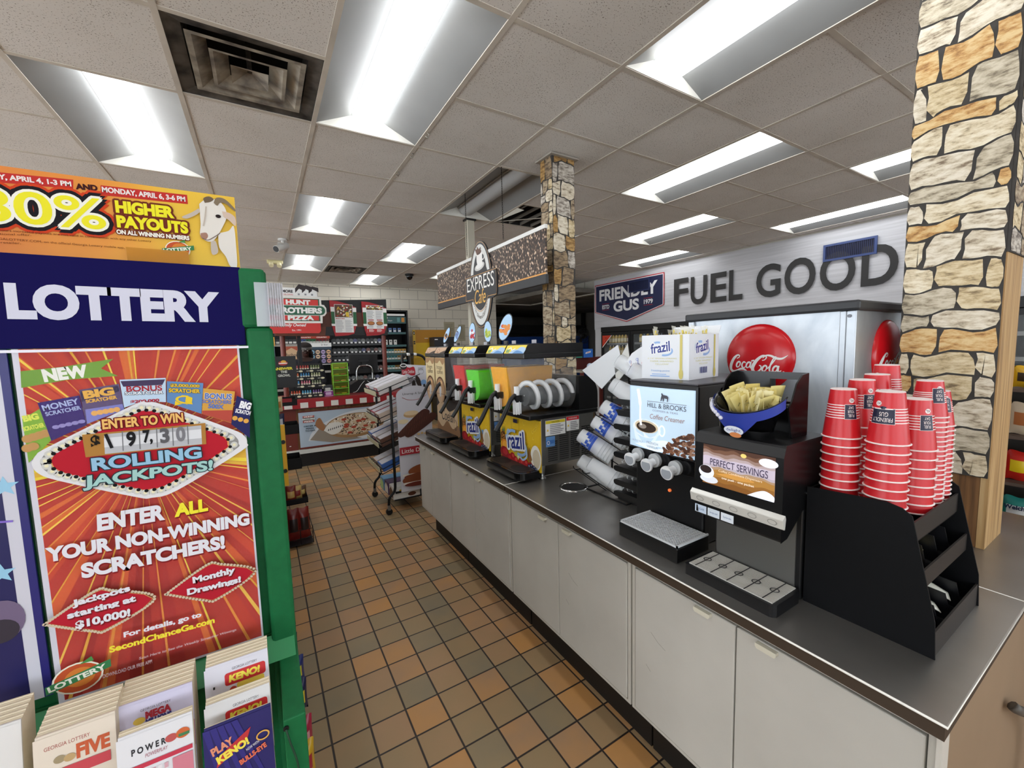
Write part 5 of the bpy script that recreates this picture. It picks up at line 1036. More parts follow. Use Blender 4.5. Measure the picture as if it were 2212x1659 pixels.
def card(pts, col): p.poly(P.pts(pts), rp(col))
card([(48, 905), (88, 882), (112, 950), (62, 1000), (56, 960)], '#7fae38'); P.t('BIG', (52, 912), (86, 905), 14, rp('#d8e05a'), bold=.06); P.t('SCRATCHER', (52, 932), (98, 922), 10, rp('#d8e05a'), bold=.05)
for k in range(6): p.ell(*P.xy(60+13*(k % 4), 948+20*(k//4)-4*(k % 4)), .006, .006, rp('#b98d52'))
card([(82, 870), (172, 854), (188, 918), (112, 952)], '#35206a'); P.t('MONEY', (95, 888), (173, 872), 13, rp('#a9b4dd'), bold=.03); P.t('SCRATCHER', (101, 899), (177, 884), 9, rp('#a9b4dd'), bold=.03)
for k in range(5): p.ell(*P.xy(122+14*k, 922-3*k), .004, .003, rp('#8f86c0'))
card([(172, 842), (258, 829), (270, 883), (188, 916)], '#5a4a70'); card([(175, 846), (256, 833), (259, 845), (178, 868)], '#32284a'); P.t('BIG', (184, 862), (250, 852), 18, rp('#dca94a'), bold=.06); P.t('SCRATCHER', (188, 871), (255, 861), 8, rp('#dca94a'), bold=.05)
card([(186, 884), (266, 872), (270, 884), (190, 915)], '#7d7ec0')
for k in range(5): p.ell(*P.xy(206+12*k, 892-2*k), .004, .004, rp('#e0a860'))
card([(260, 820), (359, 816), (360, 868), (310, 866), (270, 880)], '#b9cfe4'); card([(262, 823), (358, 819), (352, 831), (268, 835)], '#453a58'); P.t('BONUS', (275, 846), (352, 843), 12, rp('#a02a34'), bold=.03); P.t('SCRATCHER', (272, 853), (354, 850), 7, rp('#e6eef6'), rp('#2c2a40'), .0008, bold=.03); P.t('$200,000', (284, 872), (346, 868), 8, rp('#a8283a'), bold=.04)
card([(362, 823), (440, 827), (436, 893), (362, 868)], '#5f86b6'); P.t('$3,000,000', (369, 836), (432, 838), 8, rp('#d9b53a'), rp('#2e2a22'), .0006, bold=.05); P.t('SCRATCHER', (366, 847), (433, 849), 9, rp('#d9b53a'), rp('#2e2a22'), .0006, bold=.05); P.t('$', (378, 882), (416, 884), 30, rp('#e2c22e'), bold=.08)
card([(440, 838), (508, 845), (500, 913), (437, 893)], '#cf9c46'); P.t('BONUS', (443, 861), (501, 863), 13, rp('#5a74b4'), rp('#e6e2d8'), .0006, bold=.04); P.t('SCRATCHERS', (438, 870), (500, 872), 8, rp('#5a74b4'), bold=.04); P.t('500X', (450, 881), (484, 883), 10, rp('#5a74b4'), bold=.05); card([(438, 886), (503, 885), (500, 912), (438, 893)], '#b04a3e')
card([(512, 854), (540, 866), (540, 945), (500, 915)], '#26285a'); P.t('BIG', (516, 880), (540, 885), 16, rp('#e6e6ea'), bold=.06); P.t('SCRATCH', (508, 890), (540, 896), 9, rp('#e6e6ea'), bold=.04)
for k in range(3): p.ell(*P.xy(508+12*k, 902+3*k), .004, .004, rp('#d8a24a'))
# marquee
def dia(cx, cy, w, e, h, tilt=0): return spl([(cx-w, cy+tilt), (cx-w*.75, cy-h*.45+tilt), (cx-w*.1, cy-h), (cx+w*.1, cy-h), (cx+w*.75, cy-h*.35-tilt), (cx+w, cy-tilt), (cx+w*.75, cy+h*.35-tilt), (cx+w*.1, cy+h), (cx-w*.1, cy+h), (cx-w*.75, cy+h*.45+tilt), (cx-w, cy+tilt)], 5)
MQ = [(74, 996), (84, 980), (110, 963), (290, 874), (320, 868), (355, 873), (500, 925), (528, 940), (534, 955), (522, 972), (385, 1056), (330, 1072), (295, 1070), (130, 1035), (86, 1018), (74, 1000)]
def scl(P_, k, c=(306, 970)): return [(c[0]+(a-c[0])*k, c[1]+(b-c[1])*k) for a, b in P_]
p.poly(P.pts(spl(MQ, 4)), rp('#d9d9dc')); p.poly(P.pts(spl(scl(MQ, .92), 4)), rp('#8f8f8d')); p.poly(P.pts(spl(scl(MQ, .83), 4)), rp('#d9a060')); p.poly(P.pts(spl(scl(MQ, .815), 4)), rp('#b01c2c'))
mq = spl(scl(MQ, .875), 3)
for k, q in enumerate(resample(mq, 17)): p.st = 0; p.ell(*P.xy(*q), .0055, .0055, rp('#c9c9c4'), n=10); p.h += .0001; p.ell(*P.xy(*q), .0025, .0025, rp('#e2dcb8'), n=8); p.h -= .0001
p.up(); p.h += .0002; p.st = .00016
for k, q in enumerate(resample(spl(scl(MQ, .835), 3), 17)): p.st = 0; p.ell(*P.xy(*q), .0028, .0028, rp('#141414'), n=8)
p.st = .00016; p.up(); P.t('ENTER TO WIN', (226, 926), (399, 910), 22, rp('#e2b468'), rp('#6a1018'), .0022, bold=.04)
p.poly(P.pts([(182, 937), (445, 912), (447, 957), (190, 985)]), rp('#a8793a')); p.poly(P.pts([(229, 936), (436, 917), (438, 957), (231, 978)]), rp('#b4b6bb')); p.poly(P.pts([(229, 944), (436, 925), (437, 944), (230, 964)]), rp('#d6d8dc'))
for xx in (268, 304, 341, 375, 407): p.line(P.pts([(xx, 933-(xx-229)*.09), (xx+2, 975-(xx-229)*.1)]), .0012, rp('#6d6e72'))
for s_, xx, c in (('$', 203, '#17130c'), ('1', 243, '#17171a'), ('9', 279, '#17171a'), ('7,', 314, '#17171a'), ('3', 350, '#5a5a5e'), ('0', 384, '#77777c')): P.t(s_, (xx, 970-(xx-203)*.1), (xx+(20 if s_ != '1' else 7), 968-(xx-203)*.1), 32, rp(c), bold=.04)
P.t('ROLLING', (205, 1014), (438, 986), 28, rp('#8fb9d4'), rp('#24343c'), .002, bold=.04); P.t('JACKPOTS!', (186, 1056), (463, 1018), 32, rp('#9cc4c0'), rp('#24343c'), .002, bold=.04, shear=.05)
w_ = rp('#d9d9e0'); sh_ = rp('#7a1c20')
def TW(s_, Lf, R, h, c=w_, **k): P.t(s_, (Lf[0]+2, Lf[1]+3), (R[0]+2, R[1]+3), h, sh_, **k); P.t(s_, Lf, R, h, c, **k)
TW('ENTER', (216, 1142), (360, 1117), 36, bold=.055, shear=.06); TW('ALL', (380, 1112), (452, 1098), 28, rp('#e6dc38'), bold=.055, shear=.06); TW('YOUR NON-WINNING', (108, 1208), (540, 1128), 32, bold=.055); TW('SCRATCHERS!', (184, 1242), (488, 1178), 33, bold=.055)
for cxx, cyy, w, h, tl in ((222, 1310, 122, 45, 30), (458, 1250, 100, 40, 26)):
    D = [(cxx-w, cyy+tl), (cxx-w*.1, cyy-h), (cxx+w*.2, cyy-h*1.05), (cxx+w, cyy-tl), (cxx+w*.15, cyy+h*.92), (cxx-w*.15, cyy+h), (cxx-w, cyy+tl)]
    D = [(min(a, 556), b) for a, b in D]; D2 = spl(D, 3); p.poly(P.pts(D2), rp('#7c4a38')); p.poly(P.pts([(cxx+(a-cxx)*.93, cyy+(b-cyy)*.88) for a, b in D2]), rp('#d09a5a')); p.poly(P.pts([(cxx+(a-cxx)*.915, cyy+(b-cyy)*.86) for a, b in D2]), rp('#ae1e2e'))
    for q in resample(spl([(cxx+(a-cxx)*.965, cyy+(b-cyy)*.94) for a, b in D], 6), 7): p.st = 0; p.ell(*P.xy(*q), .0022, .0022, rp('#c9b9a0'), n=8)
    p.st = .00016; p.up()
TW('Jackpots', (165, 1304), (288, 1270), 18, bold=.05); TW('starting at', (155, 1330), (300, 1292), 18, bold=.05); TW('$10,000!', (172, 1350), (288, 1322), 20, bold=.05); TW('Monthly', (420, 1255), (510, 1232), 18, bold=.05); TW('Drawings!', (408, 1280), (522, 1252), 18, bold=.05)
P.t('For details, go to', (274, 1368), (438, 1324), 15, w_, bold=.04); P.t('SecondChanceGa.com', (244, 1397), (466, 1334), 14, rp('#e6d83c'), bold=.04); P.t('Scan Here to See the Weekly Scratcher Winnings', (306, 1413), (512, 1352), 7, rp('#d8c6c8'), shear=.2); P.t('DOWNLOAD OUR FREE APP!', (230, 1450), (334, 1418), 8, rp('#d2b4b8'), bold=.02)
def peach(P, cx_, cy_, s_, tl):
    p.ell(*P.xy(cx_, cy_), s_*.5, s_*.42, rp('#e6e2d0')); p.ell(*P.xy(cx_, cy_), s_*.46, s_*.38, rp('#b8502c')); p.ell(*P.xy(cx_+4, cy_-2), s_*.3, s_*.26, rp('#cc7a34'))
    a = P.xy(cx_, cy_); p.poly([(a[0]-s_*.62, a[1]-s_*.22), (a[0]-s_*.62, a[1]), (a[0]+s_*.66, a[1]+s_*.26), (a[0]+s_*.66, a[1]+s_*.04)], rp('#3a7a4c')); p.txt('LOTTERY', a[0]-s_*.56, a[1]-s_*.17, s_*.16, rp('#e6e6d8'), w=s_*1.15, bold=.04, rot=.17); p.poly([(a[0]+s_*.05, a[1]+s_*.36), (a[0]+s_*.3, a[1]+s_*.5), (a[0]+s_*.34, a[1]+s_*.36)], rp('#4a8a4a'))
peach(P, 178, 1448, .058, 0)
tag(m.build('poster'), 'red sunburst rolling jackpots poster on the green stand', 'poster')
m = M(); m.box(xw, LY-.0215, zb-.002, x1+.002, LY-.0205, zt+.001, K('#ffffff', .25, alpha=.012)); tag(m.build('sign_holder'), 'clear acrylic holder over the red sunburst poster', 'sign holder')
# ---- navy poster cut by the left edge
m = M(); p = Pr(m, fl, .0, .00016); P = PL(p, 1, yp, cvp); xe = X(5, 755, yp).x; zq = X(70, 1515, yp).z
m.box(xe-.2, LY-.0159, zq, xe+.003, LY-.0125, zt, K('#23206a', .35)); p.rect(xe-.02, zq, xe-.006, zt, K('#c6c6d2', .35)); p.rect(xe-.2, zq, xe-.02, zt, K('#1b1a52', .35))
for px_, py_, r_ in ((8, 1052, .016), (2, 1240, .016), (-40, 1180, .018)): p.poly(star(*P.xy(px_, py_), r_), K('#8fc0dc', .4))
p.line(P.pts([(-30, 1130), (28, 1126)]), .003, K('#7a5fc0', .4)); p.ell(*P.xy(8, 1340), .022, .03, K('#6a5a78', .5)); p.ell(*P.xy(0, 1365), .02, .018, K('#2a2230', .5)); 
tag(m.build('poster'), 'navy poster with pale blue stars at the left edge', 'poster')
# ---- yellow goat banner standing above the header
yb_ = LY+.02; m = M(); zb2 = X(515, 582, yb_).z+.002; zt2 = X(508, 428, yb_).z; xr2 = X(514, 520, yb_).x
org, nt, bs = newmat('sunset_card'); tc = N(nt, 'TexCoord'); sx = N(nt, 'SeparateXYZ'); nt.links.new(tc.outputs['Object'], sx.inputs[0]); n = N(nt, 'TexNoise', i_Scale=9.0); nt.links.new(tc.outputs['Object'], n.inputs['Vector'])
v = math_(nt, 'ADD', math_(nt, 'MULTIPLY', math_(nt, 'ADD', sx.outputs[0], .36), 2.3), math_(nt, 'MULTIPLY', math_(nt, 'SUBTRACT', n.outputs['Fac'], .5), .25)); nt.links.new(ramp(nt, v, [(0.0, '#cc6a24'), (.36, '#d98a26'), (.58, '#deb428')]), bs.inputs['Base Color']); bs.inputs['Roughness'].default_value = .45
m.box(-.52, yb_-.004, zb2, xr2, yb_, zt2, org); p = Pr(m, Fr((0, yb_-.004, 0), (1, 0, 0), (0, 0, 1)), .0002, .00016); P = PL(p, 1, yb_-.0045, cvp)
rs = rp('#b8302c'); bl_ = rp('#17141a'); yl = rp('#e4dc2c')
p.poly(P.pts([(-60, 366), (158, 388), (158, 408), (-60, 389)]), rs); p.poly(P.pts([(217, 400), (404, 421), (406, 441), (218, 421)]), rs); P.t('SATURDAY, APRIL 4, 1-3 PM', (-100, 379), (155, 405), 14, rp('#e2d8d4'), bold=.04); P.t('AND', (164, 409), (212, 413), 13, rp('#3a1416'), bold=.06); P.t('MONDAY, APRIL 6, 3-6 PM', (221, 417), (401, 438), 14, rp('#e2d8d4'), bold=.04)
P.t('80%', (-60, 476), (232, 498), 74, rp('#c8401e'), rp('#c8401e'), .017, bold=.012); P.t('80%', (-60, 476), (232, 498), 74, bl_, bl_, .012, bold=.012); P.t('80%', (-60, 476), (232, 498), 74, yl, rp('#e8e6da'), .005, bold=.012)
for s_, Lf, R, h in (('HIGHER', (251, 460), (378, 473), 27), ('PAYOUTS', (254, 492), (408, 506), 27)): P.t(s_, Lf, R, h, yl, rp('#6a2a1a'), .004, bold=.06)
P.t('ON ALL WINNING NUMBERS', (253, 506), (410, 520), 10, rp('#e8e6da'), rp('#6a2a1a'), .0016, bold=.05)
for s_, Lf, R in (('hours increased payouts are not valid in combination with any other Lottery', (0, 501), (328, 525)), ('promotional offer.', (-40, 508), (70, 512)), ('GALOTTERY.COM, on the official Georgia Lottery mobile app, or', (0, 520), (282, 540)), ('any retailer.', (-20, 527), (48, 530))): P.t(s_, Lf, R, 6, rp('#5a2a14'))
peach(P, 385, 540, .034, 0)
wt = rp('#d9d4cc'); wt2 = rp('#b9aea2'); hn = rp('#6a5a48')
def pp(Q, c): p.poly(P.pts(spl(Q+[Q[0]], 4)), c)
pp([(472, 505), (494, 500), (505, 490), (510, 530), (512, 578), (498, 576), (488, 555), (474, 535)], wt); pp([(431, 442), (446, 432), (470, 434), (486, 450), (490, 470), (482, 490), (472, 508), (460, 522), (445, 521), (433, 508), (434, 485)], wt); pp([(434, 505), (446, 504), (450, 512), (444, 519), (435, 514)], rp('#a07a6a'))
pp([(443, 440), (440, 430), (452, 426), (462, 432), (455, 438)], hn); pp([(462, 440), (468, 429), (486, 432), (507, 452), (507, 458), (488, 442), (476, 440), (470, 446)], rp('#7d6e5a')); pp([(430, 452), (412, 462), (394, 470), (404, 474), (420, 468), (432, 460)], wt2); pp([(480, 458), (496, 462), (508, 472), (509, 490), (496, 478), (484, 470)], rp('#c9b4a4')); p.ell(*P.xy(472, 469), .004, .003, rp('#2a2020')); pp([(456, 524), (466, 522), (472, 545), (462, 552), (457, 545)], wt2); p.line(P.pts(spl([(438, 516), (450, 520), (466, 512), (476, 505)])), .0012, rp('#6a5a52')); p.line(P.pts(spl([(446, 448), (444, 470), (440, 490)])), .002, wt2)
tag(m.build('poster'), 'yellow goat banner above the navy header', 'poster')
m = M(); a, b = X(278, 538, yb_), X(412, 572, yb_); m.box(a.x, yb_-.016, b.z, b.x, yb_-.012, a.z, K('#c98a2a', .2, alpha=.6)); m.box(a.x, yb_-.016, b.z-.004, b.x, yb_-.004, b.z, K('#c98a2a', .2, alpha=.6)); tag(m.build('label_clip'), 'clear plastic clip holding the yellow goat banner', 'clip')
# ---- play slips in the pockets: thick wads leaning forward
CARD = K('#d8cbb2', .7)
def slips(name, label, ax, az, w, h, d, yy, col, draw, n=14, tilt=.16):
    """a wad: origin at the lower left front corner; leans back by tilt"""
    t = thing(name, label, 'paper slips', (ax, yy, az)); s = sin(tilt); m = M()
    for k in range(n):
        y0 = k*d/n; hh = h+.0006*k+(.001 if k % 3 == 0 else 0); m.add([(0, y0, 0), (w, y0, 0), (w, y0+hh*s, hh), (0.002, y0+hh*s, hh), (0, y0+d/n*.9, 0), (w, y0+d/n*.9, 0), (w, y0+d/n*.9+hh*s, hh), (.002, y0+d/n*.9+hh*s, hh)], [(0, 1, 2, 3), (5, 4, 7, 6), (1, 5, 6, 2), (4, 0, 3, 7), (3, 2, 6, 7)], CARD if k else K(col, .6))
    m.build('slip_wad', t); m = M(); p = Pr(m, Fr((0, -.0004, 0), (1, 0, 0), (0, s, 1)), .0003, .0002); p.rect(0, 0, w, h, K(col, .55)); draw(p, w, h); m.build('printed_face', t); return t
pk_ = K('#c03048', .5); ink = K('#3a3640', .5)
def keno(p, w, h):
    y = h-.035; p.txt('GEORGIA LOTTERY', w*.62, y+.023, .004, ink, al='c', w=w*.4); p.rrect(w*.3, y, w*.95, y+.02, .004, K('#c62a2e', .5)); p.txt('KENO!', w*.36, y+.004, .012, K('#e8d44a', .5), w=w*.5, bold=.06, shear=.1); p.rrect(w*.48, y-.012, w*.92, y, .003, K('#e0c24a', .5)); p.ell(w*.42, y-.008, .005, .005, K('#b8402a', .5)); p.rect(w*.2, y-.024, w, y-.017, K('#e6d05a', .5)); p.txt('How many numbers (spots)?', w*.3, y-.022, .004, K('#b0503a', .5), w=w*.66); p.rect(w*.12, y+.002, w*.15, y+.006, BLACK)
def mega(p, w, h):
    y = h-.03; p.txt('GEORGIA LOTTERY', w*.5, y+.016, .0035, ink, al='c', w=w*.4); p.txt('MEGA', w*.36, y+.003, .011, K('#b02a3a', .5), w=w*.34, bold=.06); p.txt('MILLIONS', w*.36, y-.006, .009, K('#2f2f78', .5), w=w*.34, bold=.06); p.ell(w*.28, y+.004, .007, .005, K('#d8b84a', .5)); p.txt('MULTIPLY YOUR WINNINGS WITH EVERY PLAY!', w*.2, y-.02, .0035, pk_, w=w*.78); p.rect(w*.1, y-.06, w, y-.022, K('#b86478', .5)); p.rect(w*.03, y-.004, w*.06, y, BLACK)
def power(p, w, h):
    y = h-.025; p.txt('P O W E R', w*.18, y-.002, .009, K('#23232a', .5), w=w*.45, bold=.04); p.ell(w*.7, y+.003, .007, .0055, K('#b8504e', .5)); p.txt('POWERPLAY', w*.35, y-.01, .005, K('#a04a5e', .5), w=w*.3, shear=.2); p.ell(w*.86, y+.004, .008, .007, K('#c8602e', .5)); p.rect(w*.8, y, w*.95, y+.004, K('#3a7a4c', .5)); p.rect(w*.08, y-.022, w*.98, y-.016, pk_)
    for r in range(7):
        for c in range(7): p.st = 0; p.rect(w*.1+c*w*.082, y-.034-r*.012, w*.1+c*w*.082+w*.05, y-.027-r*.012, K('#e6e0e4' if (r+c) % 2 else '#cfa0ac', .5))
    p.st = .0002; p.up(); p.rect(w*.7, y-.11, w*.98, y-.025, K('#cc7a8a', .5)); p.rect(w*.08, y-.12, w*.98, y-.112, pk_)
def five(p, w, h):
    y = h-.03; p.txt('GEORGIA LOTTERY', w*.4, y+.012, .005, K('#a04a42', .5), al='c', w=w*.55); p.txt('FIVE', w*.5, y-.012, .02, K('#c0562e', .5), w=w*.42, bold=.05); p.ell(w*.3, y-.004, .006, .005, K('#9a8a6a', .5)); p.ell(w*.42, y-.006, .006, .005, K('#b89a6a', .5)); p.rect(w*.3, y-.03, w*.92, y-.016, K('#c0404a', .5))
def brochure(p, w, h):
    p.rect(0, 0, w, h, K('#211c5e', .4)); 
    for k in range(5): p.poly([(w*.1*k, h), (w*.1*k+.008, h), (w*(.3+.15*k), h*.3), (w*(.25+.15*k), h*.3)], K('#2c2676', .4))
    p.txt('PLAY', w*.12, h*.74, .012, K('#d88a6a', .5), w=w*.32, bold=.05, rot=.25); p.poly([(w*.16, h*.62), (w*.62, h*.78), (w*.68, h*.88), (w*.2, h*.72)], K('#b82a2e', .5)); p.txt('KENO!', w*.19, h*.645, .012, K('#e8d44a', .5), w=w*.48, bold=.06, rot=.28); p.txt('NOW WITH', w*.6, h*.66, .004, WHITE, w=w*.2, rot=.3); p.txt('BULLS-EYE', w*.5, h*.55, .008, K('#d86a4a', .5), w=w*.42, bold=.05, rot=.3); p.ring(w*.85, h*.75, .009, .007, .002, K('#d8a24a', .5)); 
    for r, c in ((.034, '#d8b83a'), (.026, '#b85a2e'), (.017, '#d8c83a'), (.009, '#c8502e')): p.ell(w*.62, h*.24, r, r*.75, K(c, .4))
def at(px, py, y): return X(px, py, y)
def wad(name, lab, TL, TR, y, dz, d, col, draw, n=14):
    """front top edge stands where the corners TL, TR show at depth y"""
    a, b = X(*TL, y), X(*TR, y); h = dz; s = .16; slips(name, lab, a.x, a.z-h, b.x-a.x, h, d, y-h*sin(s), col, draw, n)
wad('keno_slips', 'back wad of white keno slips by the right edge', (440, 1448), (578, 1412), .80, .16, .026, '#d9d8e2', keno); wad('keno_slips', 'front wad of white keno slips behind the navy brochure', (440, 1530), (583, 1490), .752, .17, .012, '#d9d8d8', keno, 7)
wad('keno_brochure', 'navy keno brochure with a yellow bullseye', (437, 1580), (585, 1528), .725, .15, .004, '#211c5e', brochure, 2); wad('jackpot_slips', 'wad of lilac slips with a red and blue logo', (250, 1532), (415, 1478), .785, .17, .045, '#cfcbe2', mega, 18); wad('number_slips', 'wad of slips with a pink number grid', (250, 1600), (415, 1542), .735, .16, .010, '#dcdce0', power, 6)
wad('lottery_slips', 'wad of cream slips with orange lettering', (70, 1600), (248, 1535), .77, .15, .045, '#dcd0c0', five, 18); wad('lottery_slips', 'wad of white slips cut by the bottom left corner', (-90, 1600), (45, 1556), .80, .14, .04, '#d8d6d4', lambda p, w, h: None, 16)
# ================================================================ checkout at the back
WOODB, nt, bs = newmat('oak_front'); tc = N(nt, 'TexCoord'); mp = N(nt, 'Mapping'); mp.inputs['Scale'].default_value = (30, 4, 2.5); nt.links.new(tc.outputs['Object'], mp.inputs[0]); n = N(nt, 'TexNoise', i_Scale=1.5, i_Detail=5.0); nt.links.new(mp.outputs[0], n.inputs['Vector']); nt.links.new(ramp(nt, n.outputs['Fac'], [(.3, '#6b4222'), (.5, '#8d5c31'), (.7, '#9a6a3c')]), bs.inputs['Base Color']); bs.inputs['Roughness'].default_value = .5
MAR = K('#6a2a20', .45); DRED = K('#9a1a22', .45); BLK = K('#121214', .45)
t = thing('checkout_counter', 'wood-fronted checkout counter with a red and white checked edge', 'counter', (-.9, 6.18, 0)); w = 2.75
m = M(); m.box(0, .04, .24, w, .75, .80, WOODB); m.build('body', t); m = M(); m.box(0, .0, .185, w, .05, .24, K('#cfcfca', .5)); m.build('kick_trim', t); m = M(); m.box(0, .05, 0, w, .75, .185, BLK); m.build('toe_kick', t)
m = M(); m.box(1.05, .025, .24, 1.235, .04, .80, MAR); m.build('corner_panel', t)
for z in (.30, .62):
    m = M(); m.box(1.13, .02, z, 1.15, .026, z+.008, WHITE); m.build('screw_cap', t)
m = M(); m.box(-.02, -.035, .80, w+.05, .04, .925, DRED); p = Pr(m, fr((-.02, -.035, .80), '-y'), .0015, 0)
for k in range(18): p.rect(.03+k*.19-.05, .012, .03+k*.19+.045, .085, K('#dad8d2', .5))
p.rect(0, 0, w+.07, .006, BLK); m.build('checked_edge', t)
m = M(); m.box(-.02, .04, .80, w+.05, .78, .925, K('#7a1c20', .4)); m.build('counter_top', t)
# pizza poster
m = M(); F = fr((.36, 6.19, .27), '-y'); m.box(.36, 6.19, .27, 1.80, 6.199, .745, K('#b6c4d0', .4)); p = Pr(m, F, .001, .0006); w, h = 1.44, .475
rng = random.Random(6); p.rect(0, 0, w, h, K('#aebfce', .4)); p.line([(-.008, -.012), (w, -.012)], .024, MAR); p.line([(-.008, h+.008), (w, h+.008)], .016, MAR)
p.poly(spl([(.1, .08), (.16, .2), (.3, .3), (.6, .42), (1.0, .46), (w, .46), (w, .03), (.9, .02), (.5, .04), (.1, .08)]), K('#d3d8dc', .5)); p.poly([(.12, .09), (.3, .3), (.5, .12), (.8, .03), (.4, .02)], K('#8f8578', .5))
p.poly(spl([(.22, .36), (.2, .28), (.28, .2), (.32, .22), (.3, .3), (.26, .38), (.22, .36)]), K('#9a6a44', .5))
p.ell(.72, .23, .40, .175, K('#9a7850', .5), .03, 36); p.ell(.72, .245, .37, .15, K('#c9b394', .5), .03, 36)
for k in range(230):
    a, r = rng.uniform(0, 2*pi), sqrt(rng.random()); x, y = .72+.355*r*cos(a), .245+.143*r*sin(a)
    p.st = .000004; p.ell(x, y, rng.uniform(.008, .02), rng.uniform(.005, .01), K(rng.choice(['#4a3026', '#e0d6c6', '#7a4a34', '#d8cbb6', '#3a2a22', '#e8e2d6', '#6a6a4a']), .5), rng.uniform(-1, 1), 8)
p.st = .0003; p.up()
for k in range(11): a = rng.uniform(0, 2*pi); r = rng.uniform(.3, .95); p.ell(.72+.34*r*cos(a), .245+.13*r*sin(a), .036, .017, K('#a4422c', .5), n=14)
p.poly(spl([(.3, .2), (.36, .28), (.46, .30), (.56, .26), (.5, .16), (.4, .13), (.3, .2)]), K('#dcdad2', .5))
for k in range(8): p.ell(.36+.026*k, .2+.006*k, .006, .016, K('#3a3a36', .5), -.3, 8)
for k, (s_, c) in enumerate((('HUNT', '#b0524a'), ('BROTHERS', '#4a6a58'), ('PIZZA', '#b0524a'))): p.rect(.05, .40-k*.032, .19, .428-k*.032, K(c, .5)); p.txt(s_, .12, .405-k*.032, .018, WHITE, al='c', w=.11 if k != 1 else .15, bold=.06)
for k, s_ in enumerate(('ORDER A', 'PIZZA', 'TO-GO!')): p.txt(s_, .13, .275-k*.032, .021, K('#30434c', .5), al='c', bold=.04, w=(.15, .1, .12)[k])
tag(m.build('poster'), 'sliced pizza poster on the front of the checkout counter', 'poster')
# posts, menu canopy
t = thing('menu_canopy', 'dark menu canopy on two maroon posts over the checkout', 'canopy', (.16, 6.2, .926))
for x in (.085, 1.405): m = M(); m.cyl((x, .08, 0), (x, .08, .86), .032, K('#6f3228', .4), 16); m.build('post', t)
m = M(); m.prism([(0, .85), (1.45, .85), (1.45, 1.37), (.45, 1.32), (0, 1.20)], -.16, 0, fr((0, 0, 0), '-y'), BLK); p = Pr(m, fr((0, 0, 0), '-y'), .001); p.poly([(0, .85), (.6, .85), (.62, .99), (0, .99)], K('#6a3a26', .5)); p.rect(0, .97, 1.45, 1.17, K('#5a2f20', .5)); m.build('canopy_panel', t)
def menu(x, label, second):
    t = thing('menu_board', label, 'menu board', (x, 6.165, 1.765)); F = fr((0, 0, 0), '-y'); m = M(); R_ = K('#a31f26', .45); G_ = K('#1f5a34', .45); O_ = [(.0, .485), (.10, .478), (.25, .44), (.345, .395), (.34, .16), (.30, .035), (.22, .01), (.05, 0), (.025, .1), (.005, .3)]
    m.prism(O_, -.03, 0, F, R_); p = Pr(m, F, .0012, .0008)
    for a, b, c in ((.335, .40, WHITE), (.17, .335, G_), (.14, .17, WHITE)): 
        y0 = a; p.poly([(.008 if y0 > .3 else .012, y0), (.342, y0), (.342, b if b < .395 else .394), (.008, b)], c)
    p.rect(.055, .05, .295, .435, PAPER); rng = random.Random(int(x*100))
    y0 = .26 if not second else .37
    p.rect(.06, y0, .29, .43, K('#5a3a2c', .5))
    for k in range(60): p.st = .00001; p.ell(rng.uniform(.07, .28), rng.uniform(y0+.008, .424), .012, .010, K(rng.choice(['#a8342a', '#d8cfc0', '#4f6a34', '#c8a234', '#e4dcd0', '#6a4030']), .5), n=8)
    p.st = .0006; p.up()
    if not second: p.txt('SPECIALTY PIZZA', .065, .235, .013, K('#b02a30', .5), w=.12, bold=.05); p.rect(.2, .27, .24, .33, K('#d8b83a', .5)); lines(p, .065, .06, .165, .225, 11, GREYT, rng, .3); lines(p, .185, .06, .285, .225, 11, GREYT, rng, .3)
    else:
        lines(p, .065, .24, .165, .36, 8, GREYT, rng, .35); lines(p, .185, .24, .285, .36, 8, GREYT, rng, .35)
        for cx_ in (.115, .235): p.rect(cx_-.04, .22, cx_+.04, .232, R_); p.ell(cx_, .18, .05, .03, K('#7a4a2c', .5)); p.ell(cx_, .182, .04, .022, K('#b0703c', .5)); lines(p, cx_-.045, .11, cx_+.045, .145, 3, GREYT, rng, .3)
        p.rect(.055, .05, .295, .10, K('#b4242c', .5)); lines(p, .08, .055, .16, .095, 3, PAPER, rng, .4); lines(p, .19, .055, .27, .095, 3, PAPER, rng, .4)
    m.build('printed_board', t)
menu(.835, 'left red and green pizza menu board with vegetables', False); menu(1.255, 'right red and green menu board picturing two pizzas', True)
t = thing('pizza_sign', 'red, white and green pizza shop sign above the checkout', 'sign', (.24, 5.97, 1.80)); F = fr((0, 0, 0), '-y'); m = M(); m.prism([(-.15, .0+.02), (-.13, 0), (.42, .0), (.445, .03), (.445, .14), (-.15, .14)], -.02, 0, F, K('#c22620', .4)); p = Pr(m, F, .0015, .0008); p.txt('Family Owned', .13, .075, .05, WHITE, al='c', w=.29, shear=.3, bold=.02); p.txt('Est. 1991', .16, .028, .022, WHITE, al='c', w=.1); m.build('lower_panel', t)
m = M(); O_ = [(-.17, .125), (.47, .13), (.475, .22), (.50, .225), (.525, .26), (.525, .325), (.50, .365), (.47, .37), (.468, .47), (-.17, .475)]
m.prism(O_, -.03, .004, F, K('#dedcd6', .4)); p = Pr(m, F, .0055, .0008); G_ = K('#1f5a40', .4); R2 = K('#c8302a', .4)
p.rect(-.17, .155, .445, .44, G_); p.rect(-.17, .165, .43, .225, R2); p.rect(-.17, .355, .43, .43, R2); p.rect(-.17, .225, .43, .355, G_); p.ell(.455, .292, .055, .058, G_); p.rect(-.17, .226, .44, .232, K('#c9d6c8', .4)); p.rect(-.17, .349, .44, .355, K('#c9d6c8', .4))
